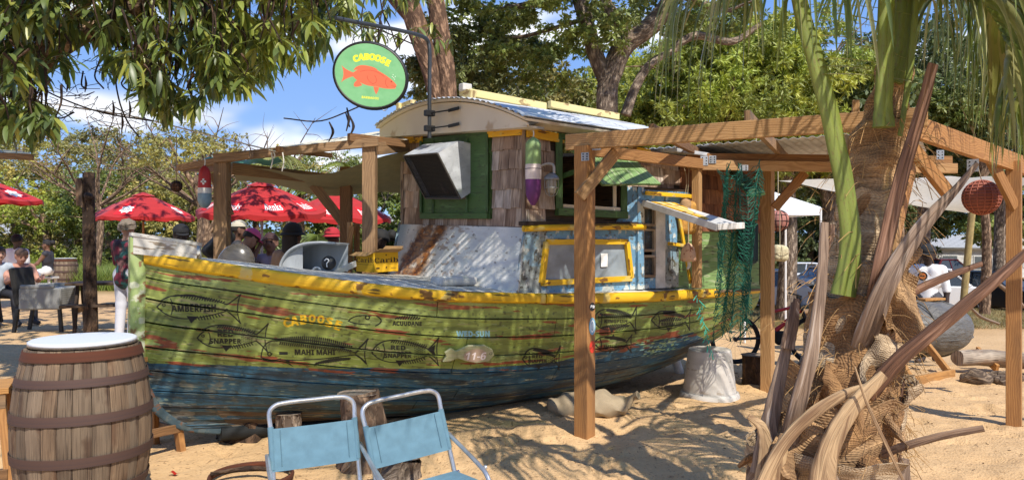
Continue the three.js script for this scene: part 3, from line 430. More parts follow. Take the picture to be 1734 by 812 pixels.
// pale yellow timbers along the ridge
const rb = (t0, s0, t1, s1, h, w) => part('ridge_timber', beamGeo(B(t0, s0, archY(s0 / 1.21) + .06), B(t1, s1, archY(s1 / 1.21) - .02 * (t1 - t0) + .05), h, w), M.creamYellow, cabin);
M.creamYellow = std({ map: rep(dataTex(512, 128, (u, v) => { const g = fbm(u * 14, v * 6, 5, 14, 6); return mix3(mix3([230, 216, 158], [208, 190, 130], fbm(u * 5, v * 3, 4, 5, 3)), [140, 112, 76], smooth(.6, .7, g) * .8); }), 1.2, .3), roughness: .7 });
rb(2.32, .42, 3.12, .42, .06, .05); rb(3.16, .43, 3.98, .45, .06, .05); rb(2.3, -.75, 3.2, -.75, .06, .05); rb(2.34, .3, 2.34, .46, .07, .06); rb(2.36, -.8, 2.36, -.55, .06, .06);
for (const [t, s] of [[2.33, .36]]) part('roof_cleat', place(rbox(.09, .06, .07, .01), B(t, s, 0).x, archY(s / 1.21) + .1, B(t, s, 0).z, .64), M.white, cabin);
// green panel with the vent hood
const gp = (s, y, o) => B(cT - .03 - o, s, y);
part('vent_panel', panel(gp(-.568, 1.645, 0), gp(.546, 1.62, 0), gp(.546, 2.325, 0), gp(-.568, 2.385, 0), .03), M.green, cabin);
{ const bar = (s0, y0, s1, y1, w) => part('panel_batten', beamGeo(gp(s0, y0, .012), gp(s1, y1, .012), w, .022), M.green, cabin); bar(-.55, 1.67, .53, 1.645, .05); bar(-.545, 1.70, -.545, 2.36, .045); bar(.52, 1.675, .52, 2.30, .045); bar(.22, 1.68, .22, 2.30, .012); bar(-.33, 1.68, -.33, 2.34, .012); }
{
  const prof = [[0, 2.255], [.12, 2.262], [.32, 2.15], [.10, 1.79], [0, 1.845]], s0 = -.31, s1 = .262, hood = part('vent_hood', panel(gp(s0, prof[0][1] + .03, 0), gp(s1, prof[0][1], 0), gp(s1, prof[1][1], .12), gp(s0, prof[1][1] + .03, .12), .004), M.hoodMetal = std({ color: 0xdde1e4, metalness: .25, roughness: .42, map: T.speck }), cabin);
  const P = (i, s) => gp(s, prof[i][1] + (s < 0 ? .03 : 0), prof[i][0]);
  part('hood_panel', panel(P(1, s0), P(1, s1), P(2, s1), P(2, s0), .004), M.hoodMetal, hood);
  part('hood_panel', panel(P(3, s0), P(3, s1), P(4, s1), P(4, s0), .004), M.hoodMetal, hood);
  for (const s of [s0, s1]) { const g = new THREE.BufferGeometry(); const a = []; for (const tri of [[0, 1, 2], [0, 2, 3], [0, 3, 4]]) for (const i of tri) { const p = P(i, s); a.push(p.x, p.y, p.z); } g.setAttribute('position', new THREE.Float32BufferAttribute(a, 3)); g.setAttribute('uv', new THREE.Float32BufferAttribute(a.filter((_, i) => i % 3).map((x) => x), 2)); g.computeVertexNormals(); part('hood_panel', g, M.hoodMetal, hood); }
  const mg = []; const mesh = (u, v) => quadPoint(P(3, s0), P(3, s1), P(2, s1), P(2, s0))(u, v); for (let i = 0; i <= 44; i++) mg.push(tube([mesh(i / 44, 0), mesh(i / 44, 1)], .0016, { nr: 4, n: 1, cap: false })); for (let i = 0; i <= 34; i++) mg.push(tube([mesh(0, i / 34), mesh(1, i / 34)], .0016, { nr: 4, n: 1, cap: false }));
  part('wire_mesh', merge(mg), M.blackMatte, hood);
  const inn = (u, v) => mesh(u, v).addScaledVector(AX, .06); part('filter_back', sheet(2, 2, inn), std({ color: 0x5c564e, metalness: .3, roughness: .6 }), hood);
  const fan = B(cT - .12, -.02, 2.0); for (let k = 0; k < 4; k++) { const g = new THREE.SphereGeometry(.09, 10, 6); g.scale(1, .16, .5); g.translate(.09, 0, 0); place(g, 0, 0, 0, 0, .5); g.rotateZ(k * Math.PI / 2 + .4); const m = basis(NR, V(0, 1, 0)); m.setPosition(fan); g.applyMatrix4(m); part('fan_blade', g, std({ color: 0x6a5c50, roughness: .6 }), hood); }
  const rim = [[P(3, s0), P(3, s1)], [P(2, s0), P(2, s1)], [P(3, s0), P(2, s0)], [P(3, s1), P(2, s1)]]; for (const [a, b] of rim) part('hood_rim', beamGeo(a, b, .014, .014), std({ color: 0x54504a, metalness: .4, roughness: .6 }), hood);
}
// window with a propped plank shutter
{
  const P = (u, v, o = 0) => sideF(u, v).addScaledVector(NR, o), fw = .05 / sideL, win = part('window_frame', beamGeo(P(q0 - fw, wv0 - .03, .02), P(q1 + fw, wv0 - .03, .02), .06, .06), M.green, cabin);
  part('frame_bar', beamGeo(P(q0 - fw, wv1 + .02, .02), P(q1 + fw, wv1 + .02, .02), .05, .06), M.green, win); part('frame_bar', beamGeo(P(q0 - fw * .5, wv0, .02), P(q0 - fw * .5, wv1, .02), .06, .055), M.green, win); part('frame_bar', beamGeo(P(q1 + fw * .5, wv0, .02), P(q1 + fw * .5, wv1, .02), .06, .055), M.green, win);
  part('sill', beamGeo(P(q0 + .005, wv0 + .035, .0), P(q1 - .005, wv0 + .035, .0), .03, .05), M.cream, win); part('inner_bar', beamGeo(P(q1 - .018, wv0 + .05, -.01), P(q1 - .018, wv1 - .02, -.01), .025, .03), M.cream, win);
  const a = P(q0, wv1, .05), b = P(q1, wv1, .05), c = B(cT + 1.03, cS + .46, 1.90), d = B(cT + .36, cS + .46, 1.865), sh = part('shutter', panel(d.clone().lerp(a, .04), d.clone().lerp(a, .04).lerp(c.clone().lerp(b, .04), .03), d.clone().lerp(a, .96).lerp(c.clone().lerp(b, .96), .03), d.clone().lerp(a, .96), .02), M.greenPale, cabin);
  const f = quadPoint(d, c, b, a), r = rng(8); for (let k = 0; k < 5; k++) { const u0 = .03 + k / 5 * .97 + .004, u1 = .03 + (k + 1) / 5 * .97 - .004, e = (r() - .5) * .02, up = (r() - .5) * .006; part('shutter_board', panel(f(u0, e), f(u1, e), f(u1, 1), f(u0, 1), .018, 1, 1, (x, y) => [y * .55 + k, x * .12 + k * .37]).translate(0, up, 0), M.greenPale, sh); }
  part('shutter_batten', beamGeo(f(.02, .12), f(.98, .12), .05, .018, V(0, 0, 1)).translate(0, -.03, 0), M.green, sh);
  part('shutter_arm', beamGeo(P(q0, .55, .03), d.clone().lerp(a, .35), .04, .02), M.green, sh);
}
// ── lower cabin trunk: peeling white panel in front, blue side with a yellow framed window
M.peel = std({ map: canvasTex(1024, 512, (c, w, h) => {
  const im = c.createImageData(w, h);
  for (let j = 0; j < h; j++) for (let i = 0; i < w; i++) { const u = i / w, v = j / h, a = fbm(u * 16, v * 9, 5), b = fbm(u * 34, v * 22, 4), lean = u + (v - .5) * .09; let k = mix3([236, 232, 222], [196, 194, 188], a); k = mix3(k, [130, 150, 162], smooth(.16, .04, u) * .8 + smooth(.88, 1, u) * .35); k = mix3(k, [140, 108, 84], smooth(.58, .66, b) * .55 * smooth(.14, .3, u) * smooth(.85, .5, u));
    for (const [x, wd, s] of [[.24, .055, .95], [.40, .045, 1], [.32, .10, .62]]) { const q = Math.exp(-(((lean - x + (fbm(v * 7 + x * 40, u * 12, 3) - .5) * .07) / wd) ** 2)) * smooth(.36, .58, fbm(u * 30 + x * 9, v * 7, 4) + .12); k = mix3(k, mix3([146, 84, 30], [86, 48, 26], smooth(.4, .6, fbm(u * 40, v * 30, 3))), clamp(q * s)); }
    k = mix3(k, [70, 60, 52], smooth(.70, .80, fbm(u * 40 + 7, v * 20, 4)) * .5); im.data.set([...k, 255], (j * w + i) * 4); }
  c.putImageData(im, 0, 0);
}), roughness: .6, bumpMap: hullBump, bumpScale: .002 });
M.bluePeel = std({ map: rep(dataTex(512, 512, (u, v) => { const a = fbm(u * 9, v * 9, 5, 9, 9), b = fbm(u * 26 + 2, v * 26, 4, 26, 26); let k = mix3([120, 166, 196], [92, 130, 158], a); k = mix3(k, [206, 208, 200], smooth(.52, .6, fbm(u * 12 + 5, v * 8, 5, 12, 8)) * .9); k = mix3(k, [92, 88, 80], smooth(.6, .68, b) * .7); return k; }), .7, .7), roughness: .7, bumpMap: hullBump, bumpScale: .004 });
M.greyPeel = std({ map: rep(dataTex(512, 512, (u, v) => { const a = fbm(u * 9, v * 9, 5, 9, 9), b = fbm(u * 22 + 2, v * 22, 4, 22, 22); let k = mix3([150, 156, 154], [112, 118, 116], a); k = mix3(k, [208, 204, 192], smooth(.55, .63, fbm(u * 12 + 5, v * 8, 5, 12, 8)) * .7); k = mix3(k, [122, 156, 178], smooth(.55, .65, fbm(u * 6 + 1, v * 6, 4, 6, 6)) * .7); return mix3(k, [70, 66, 58], smooth(.58, .68, b) * .8); }), .7, .7), roughness: .75, bumpMap: hullBump, bumpScale: .005 });
const trunk = part('trunk_front', sheet(28, 10, (u, v) => { const s = lerp(-1.0, lerp(1.04, .97, v), u), bulge = .09 * Math.sin(Math.PI * clamp(u * 1.02)), t = lerp(2.24, 2.455, Math.pow(v, .9)) - bulge * (1 - v * .6) + .10 * Math.pow(Math.abs(u * 2 - 1), 4) * (1 - v); return B(t, s, lerp(lerp(1.10, 1.045, u), lerp(1.605, 1.545, u), v)); }, .02, 'unit'), M.peel, cabin);
M.peel.map.flipY = true;
const tp = (t, y, o = 0) => B(t, 1.0 + o, y);
{
  const wy0 = 1.125, wy1 = 1.435, seg = (a, b, c, d, m = M.greyPeel) => part('trunk_side', panel(a, b, c, d, .025, 4, 2), m, cabin);
  // round the trapezoid window
  seg(tp(2.34, 1.03), tp(2.60, 1.03), tp(2.66, 1.56), tp(2.46, 1.56)); seg(tp(3.575, 1.03), tp(3.70, 1.03), tp(3.70, 1.56), tp(3.515, 1.56), M.bluePeel); seg(tp(2.6, 1.03), tp(3.575, 1.03), tp(3.575, wy0), tp(2.6, wy0 - .01), M.bluePeel); seg(tp(2.645, wy1), tp(3.53, wy1), tp(3.515, 1.56), tp(2.66, 1.56), M.bluePeel);
  const c4 = [tp(2.60, wy0 - .005, .012), tp(3.575, wy0, .012), tp(3.525, wy1, .012), tp(2.65, wy1, .012)], fr4 = part('trunk_window', panel(...c4.map((p) => p.clone().addScaledVector(NR, -.02)), .004), M.paneDustSky = new THREE.MeshPhysicalMaterial({ color: 0xc4d4e0, roughness: .1, transmission: .3, thickness: 0, ior: 1.5, side: THREE.DoubleSide, map: rep(dataTex(256, 256, (u, v) => gray(clamp(.55 + fbm(u * 5, v * 5, 5, 5, 5) * .6))), 1, 1) }), cabin);  // dust mottling; the pale blue also paints reflected sky into the pane
  for (let i = 0; i < 4; i++) { const a = c4[i], b = c4[(i + 1) % 4]; part('window_frame', beamGeo(a, b, .045, .035, i % 2 ? AX : V(0, 1, 0)), M.yellow, fr4); }
  part('notice', place(rbox(.075, .11, .002, .001), tp(3.27, 1.285, .004).x, 1.285, tp(3.27, 1.285, .004).z, .6435), std({ map: canvasTex(64, 96, (c) => { c.fillStyle = '#f2f2ee'; c.fillRect(0, 0, 64, 96); c.fillStyle = '#f0a820'; c.beginPath(); c.arc(32, 34, 12, 0, 7); c.fill(); c.fillStyle = '#5a90c0'; c.fillRect(16, 62, 32, 10); }), roughness: .6 }), fr4);
  for (const [t, y, w, h] of [[2.86, 1.25, .16, .22], [2.74, 1.2, .1, .13], [3.1, 1.2, .12, .1]]) part('carton', place(rbox(w, h, .1, .004), B(t, .8, y).x, y, B(t, .8, y).z, .64), M.white, cabin);
  part('trunk_far_side', panel(B(eT, -1.0, 1.0), B(2.3, -1.0, 1.0), B(2.45, -1.0, 1.62), B(eT, -1.0, 1.62), .03), M.greyPeel, cabin); part('cabin_floor', panel(B(2.42, .98, 1.02), B(eT, .98, .96), B(eT, -.98, .96), B(2.42, -.98, 1.02), .02), M.inner, cabin);
  for (const [s0, y] of [[-.55, 1.45], [-.55, 1.8]]) part('inner_shelf', panel(B(2.55, s0, y), B(4.6, s0, y), B(4.6, s0 - .35, y), B(2.55, s0 - .35, y), .025), M.inner, cabin);
  part('bulkhead', panel(B(3.75, .94, 1.0), B(3.75, -.94, 1.0), B(3.75, -.94, 2.3), B(3.75, .94, 2.2), .03), M.inner, cabin);
  // half-round drip rail, yellow over blue
  part('drip_rail', tube([B(2.43, 1.0, 1.535), B(2.7, 1.04, 1.545), B(3.2, 1.05, 1.555), B(3.72, 1.03, 1.56)], .024, { nr: 10, n: 20 }), M.yellow, cabin);
  part('ledge', beamGeo(B(2.43, .985, 1.575), B(3.72, .985, 1.59), .03, .09), M.darkWood, cabin);
  // taller wheelhouse side with the stacked windows
  const post = (t0, t1, y0, y1, m, o = 0, nm = 'wheelhouse_side') => part(nm, panel(tp(t0, y0, o), tp(t1, y0, o), tp(t1, y1, o), tp(t0, y1, o), .05, 3, 4), m, cabin);
  post(3.64, 3.715, 1.03, 1.90, M.bluePeel, .03); post(3.715, 4.32, 1.74, 1.90, M.bluePeel, .025); post(3.875, 3.995, 1.03, 1.74, M.white, .02); post(3.995, 4.17, 1.03, 1.40, M.greyPeel, .02); post(3.995, 4.15, 1.40, 1.74, M.bluePeel, .02); post(3.715, 3.875, 1.03, 1.12, M.bluePeel, .01);
  part('wheelhouse_flare', sheet(4, 6, (u, v) => tp(lerp(lerp(3.56, 3.42, Math.pow(1 - v, 2)), 3.66, u), lerp(1.56, 1.90, v), lerp(-.04, .03, u)), .02), M.bluePeel, cabin);
  part('trim_strip', beamGeo(tp(3.70, 1.85, .06), tp(4.33, 1.84, .06), .035, .02), M.yellow, cabin); part('trim_strip', beamGeo(tp(4.12, 1.74, .05), tp(4.30, 1.06, .05), .03, .02, AX), M.yellow, cabin); part('trim_strip', beamGeo(tp(4.0, 1.42, .05), tp(4.2, 1.40, .05), .03, .02), M.yellow, cabin);
  part('wheelhouse_top', panel(tp(3.64, 1.9, .03), tp(4.34, 1.9, .03), tp(4.34, 1.92, -.08), tp(3.64, 1.92, -.08), .02), M.darkWood, cabin);
  for (const [y0, y1] of [[1.14, 1.31], [1.36, 1.54], [1.58, 1.73]]) { const p = part('pane', panel(tp(3.73, y0, -.01), tp(3.86, y0, -.01), tp(3.86, y1, -.01), tp(3.73, y1, -.01), .004), M.darkGlass = M.darkGlass || new THREE.MeshPhysicalMaterial({ color: 0x9aa4aa, roughness: .06, transmission: .85, thickness: 0, side: THREE.DoubleSide }), cabin); for (const [a, b] of [[[3.725, y0], [3.865, y0]], [[3.725, y1], [3.865, y1]], [[3.725, y0], [3.725, y1]], [[3.865, y0], [3.865, y1]]]) part('glazing_bar', beamGeo(tp(a[0], a[1], .005), tp(b[0], b[1], .005), .024, .03, a[0] === b[0] ? AX : V(0, 1, 0)), M.greyWood, p); }
  // lower side behind the net
  part('stern_side', panel(tp(4.2, 1.0, -.05), tp(5.5, .95, -.05), tp(5.5, 1.55, -.05), tp(4.2, 1.55, -.05), .03, 3, 2), M.greenPale, cabin);
  // painted swirl
  const sw = []; for (let k = 0; k < 14; k++) { const a = k / 13 * 4.6, q = .03 + .045 * k / 13; sw.push(tp(4.09 + Math.cos(a) * q * .8, 1.22 + Math.sin(a) * q * 1.2, .023)); } part('painted_swirl', tube(sw, .008, { nr: 5, n: 30, flat: .3 }), std({ color: 0x6c6c5c }), cabin);
}
// white serving hatch held out on a stay
{
  const hp = (o, q, y) => B(3.69 + q, 1.05 + o, y), hatch = part('serving_hatch', panel(hp(.0, 0, 1.775), hp(.0, .34, 1.78), hp(.76, .30, 1.575), hp(.76, 0, 1.555), -.02), M.white, cabin);
  part('hatch_edge', beamGeo(hp(0, -.012, 1.765), hp(.77, -.012, 1.545), .055, .022), M.white, hatch); part('hatch_edge', beamGeo(hp(.775, -.02, 1.55), hp(.775, .31, 1.565), .05, .022), M.white, hatch);
  for (let k = 0; k < 5; k++) part('hatch_board', panel(hp(.06, .02 + k * .062, 1.776), hp(.06, .077 + k * .062, 1.776), hp(.60 - k * .03, .077 + k * .06, 1.625), hp(.62 - k * .03, .02 + k * .06, 1.62), -.012), k % 2 ? M.creamYellow : M.yellowTrim, hatch);
}
// ───────────── pergola over the stern ─────────────
const pergola = thing('timber_pergola', 'open pine pergola with metal strap plates standing over the boat stern', 'pergola');
{
  const pt = (x, y, z) => V(x, y, z), P1 = [.527, -5.35], P2 = [2.245, -4.4], P3 = [3.88, -5.7], P4 = [2.46, -7.1], P5 = [1.66, -6.62];
  const col = (p, y0, y1, w, m) => part('post', beamGeo(pt(p[0], y0, p[1]), pt(p[0], y1, p[1]), w, w, V(.78, 0, .62)), m, pergola);
  const post1 = col(P1, -.25, 2.13, .112, M.pine2); col(P2, -.25, 2.12, .112, M.pine); col(P3, -.25, 2.06, .10, M.pine2); const post4 = col(P4, -.4, 2.12, .105, M.pine); col(P5, 1.02, 2.10, .07, M.pine);
  const bm = (n, a, b, h, w, m) => part(n, beamGeo(a, b, h, w), m, pergola);
  bm('beam', pt(.40, 2.165, -5.42), pt(2.42, 2.165, -4.29), .115, .045, M.pine); bm('beam', pt(.46, 2.16, -5.49), pt(1.0, 2.16, -5.19), .085, .045, M.pineOld);
  bm('beam', pt(1.58, 2.165, -6.68), pt(4.05, 2.15, -6.8), .14, .045, M.pine3); bm('beam', pt(1.60, 2.12, -6.60), pt(4.05, 2.10, -6.72), .09, .045, M.pine);
  bm('beam', pt(2.16, 2.175, -4.30), pt(4.35, 2.02, -6.1), .14, .045, M.pine2); bm('beam', pt(3.72, 2.12, -5.2), pt(5.4, 2.12, -4.15), .14, .05, M.pine); bm('beam', pt(.47, 2.12, -5.4), pt(1.72, 2.13, -6.62), .09, .04, M.pine3);
  bm('rafter', pt(1.55, 2.26, -4.86), pt(2.75, 2.27, -7.4), .09, .04, M.pineOld); bm('rafter', pt(2.1, 2.26, -4.5), pt(3.3, 2.27, -7.2), .09, .04, M.pine); bm('rafter', pt(1.0, 2.25, -5.3), pt(2.1, 2.26, -7.6), .07, .04, M.pineOld2);
  bm('brace', W(1044, 257, 5.36), W(981, 333, 5.26), .085, .04, M.pine); bm('brace', W(1364, 292, 6.95), W(1312, 352, 6.98), .085, .04, M.pine2); bm('brace', pt(2.36, 2.08, -4.46), pt(2.75, 1.72, -4.62), .085, .04, M.pine2); bm('brace', pt(3.6, 2.06, -5.55), pt(3.86, 1.7, -5.66), .085, .04, M.pine3); bm('brace', W(1545, 280, 4.9), W(1518, 395, 4.6), .09, .04, M.pine2);
  // roof sheets over the back half
  const A = [[1.25, -6.95], [3.15, -5.82], [4.05, -7.3], [2.2, -8.6]], rq = quadPoint(...A.map(([x, z]) => pt(x, 2.31, z)));
  for (let k = 0; k < 4; k++) part('roof_sheet', sheet(36, 2, (u, v) => { const p = rq(lerp(k / 4, (k + 1) / 4 + .02, u), v); p.y += .008 * Math.cos(u * 8 * 6.283) + k * .003; return p; }, .003), M.tin, pergola);
  // strap plates with nail holes
  const plate = (p, ry, w = .07, h = .085) => { const g = place(rbox(w, h, .003, .001), p.x, p.y, p.z, ry), o = part('strap_plate', g, M.galv, pergola), hs = []; for (let i = 0; i < 3; i++) for (let j = 0; j < 2; j++) { const s = new THREE.CylinderGeometry(.0055, .0055, .003, 8); s.rotateX(Math.PI / 2); s.translate((j - .5) * w * .5, (i - 1) * h * .3, .0025); hs.push(place(s, p.x, p.y, p.z, ry)); } part('nail', merge(hs), M.blackMatte, o); };
  plate(W(1010, 244, 5.30), -.51); plate(W(991, 265, 5.28), -.51, .06, .06); plate(W(1193, 272, 6.58), .05); plate(W(1207, 270, 6.58), .05, .065, .07); plate(W(1593, 262, 6.66), .05); plate(W(1260, 284, 6.54), .05, .08, .05); plate(W(1648, 280, 5.05), -.68);
  // stickers on the front post
  const st = (py, w, h, draw) => { const p = W(998, py, 5.27), t = canvasTex(128, 192, draw); const g = new THREE.CircleGeometry(.5, 24); g.scale(w, h, 1); const m = basis(V(.62, 0, -.78).multiplyScalar(1), V(0, 1, 0)); g.applyMatrix4(new THREE.Matrix4().makeRotationY(.9 - .0)); g.translate(p.x, p.y, p.z); part('sticker', g, std({ map: t, roughness: .5 }), post1); };
  const face = (py, w, h, draw, px = 999) => { const dir = V(.62, 0, -.78), nn = V(.78, 0, .62), c = pt(P1[0], 0, P1[1]).addScaledVector(nn, .0585).addScaledVector(dir, .012); const D = -c.z; c.y = EYE - (py - CY) / FPX * D; const g = new THREE.CircleGeometry(.5, 28); g.scale(w, h, 1); const m = new THREE.Matrix4().makeBasis(dir, V(0, 1, 0), nn); m.setPosition(c); g.applyMatrix4(m); part('sticker', g, std({ map: canvasTex(128, 192, draw), roughness: .5 }), post1); };
  face(519, .075, .062, (c) => { c.fillStyle = '#16161a'; c.fillRect(0, 0, 128, 192); c.fillStyle = '#f4f4f4'; c.font = 'bold 88px sans-serif'; c.textAlign = 'center'; c.save(); c.translate(64, 124); c.rotate(.2); c.fillText('PB', 0, 0); c.restore(); });
  face(552, .085, .125, (c) => { c.fillStyle = '#7fb4cc'; c.fillRect(0, 0, 128, 192); c.fillStyle = '#e8eef0'; c.beginPath(); c.ellipse(64, 96, 44, 70, 0, 0, 7); c.fill(); c.strokeStyle = '#5f98b4'; c.lineWidth = 8; c.beginPath(); c.ellipse(64, 96, 26, 44, 0, 0, 7); c.stroke(); c.fillStyle = '#7fb4cc'; c.fillRect(58, 60, 12, 70); });
  face(587, .075, .088, (c) => { c.fillStyle = '#d83a24'; c.fillRect(0, 0, 128, 192); c.fillStyle = '#40160e'; c.font = 'bold 46px sans-serif'; c.textAlign = 'center'; c.save(); c.translate(64, 110); c.rotate(-.5); c.fillText('35-1k', 0, 0); c.restore(); });
}
// ───────────── timber canopy over the foredeck ─────────────
const canopy = thing('deck_canopy', 'timber framed fabric canopy standing beside the boat foredeck', 'canopy');
{
  const bm = (n, a, b, h, w, m) => part(n, beamGeo(a, b, h, w), m, canopy);
  const A = W(376, 262, 6.5), Bp = W(626, 240, 6.45), C = W(586, 300, 7.6);
  bm('post', V(A.x, -.1, A.z), A, .115, .115, M.pineOld); bm('post', V(Bp.x, 1.1, Bp.z), Bp, .115, .115, M.pineOld); bm('post', V(C.x, .2, C.z), C.clone().setY(2.2), .11, .11, M.pineOld2);
  bm('beam', W(362, 268, 6.42), W(640, 240, 6.38), .075, .045, M.pineOld); bm('beam', W(302, 284, 6.9), W(425, 262, 6.3), .06, .045, M.pineOld); bm('beam', W(590, 232, 6.35), W(684, 243, 6.75), .07, .05, M.pineOld2); bm('beam', W(392, 285, 6.9), W(600, 308, 7.7), .11, .045, M.pineOld); bm('beam', W(637, 252, 6.5), W(690, 246, 6.9), .11, .045, M.pineOld); bm('beam', W(470, 252, 6.3), W(560, 263, 7.9), .05, .04, M.pine3);
  bm('brace', W(388, 365, 6.5), W(362, 292, 6.5), .08, .04, M.pineOld2); bm('brace', W(530, 312, 7.5), W(590, 388, 7.6), .1, .05, M.pineOld); bm('brace', W(300, 284, 8), W(385, 285, 6.5), .07, .05, M.pineOld2);
  M.cloth = new THREE.MeshPhysicalMaterial({ color: 0xe6dcb4, roughness: 1, transmission: .4, thickness: 0, side: THREE.DoubleSide, map: rep(dataTex(64, 256, (u, v) => gray(.8 + .2 * smooth(.2, .6, Math.abs(Math.sin(v * 6.283 * 10))))), .5, .5) });
  M.tarp = new THREE.MeshPhysicalMaterial({ color: 0x9a9468, roughness: .95, transmission: .25, thickness: 0, side: THREE.DoubleSide, map: T.weave });
  const cq = quadPoint(W(378, 264, 6.4), W(690, 236, 6.7), W(655, 220, 8.7), W(440, 252, 8.9)); part('top_cloth', sheet(20, 10, (u, v) => { const p = cq(u, v); p.y -= .05 * Math.sin(u * 3.14 * 3) ** 2 * Math.sin(v * 3.14); return p; }), M.cloth, canopy);
  const tq = quadPoint(W(392, 286, 7.0), W(690, 258, 6.9), W(690, 330, 7.9), W(400, 306, 8.0)); part('tarpaulin', sheet(24, 12, (u, v) => { const p = tq(u, v); p.y -= .10 * Math.sin(u * 3.14) * (1 - v * .5) - .03 * Math.sin(u * 9); return p; }), M.tarp, canopy);
  part('shade_net', sheet(16, 4, (u, v) => { const p = quadPoint(W(318, 287, 7.2), W(478, 276, 7.2), W(470, 268, 8), W(345, 268, 8))(u, v); p.y += .02 * Math.sin(u * 20); return p; }), new THREE.MeshPhysicalMaterial({ color: 0x2f9a78, roughness: .95, transmission: .3, thickness: 0, side: THREE.DoubleSide }), canopy);
  for (const [x, y0, y1] of [[459, 258, 285], [478, 258, 290], [463, 258, 268]]) part('rope_end', tube([W(x, y0, 6.34), W(x + 2, (y0 + y1) / 2, 6.33), W(x - 1, y1, 6.34)], .006, { nr: 6 }), M.ropeWhite, canopy);
  // boards on end and shelf boxes beside the post
  for (const [x0, y0, x1, y1, D, w, m] of [[592, 455, 592, 376, 6.6, .10, M.pine], [604, 455, 604, 378, 6.7, .12, M.pine3]]) bm('board', W(x0, y0, D), W(x1, y1, D), w, .03, m); bm('board', W(583, 456, 6.55), W(596, 382, 6.55), .03, .05, M.pine2);
}
// white stay line from the post by the tables to the canopy
single('stay_rope', tube([W(148, 300, 11), W(60, 170, 8).lerp(W(148, 300, 11), .0).clone().lerp(W(60, 172, 8), 1), W(230, 198, 7), W(350, 228, 6.6), W(470, 257, 6.36)].slice(1), .006, { nr: 6, n: 30 }), M.ropeWhite, 'thin white line strung from the mango branches to the canopy beam', 'rope');
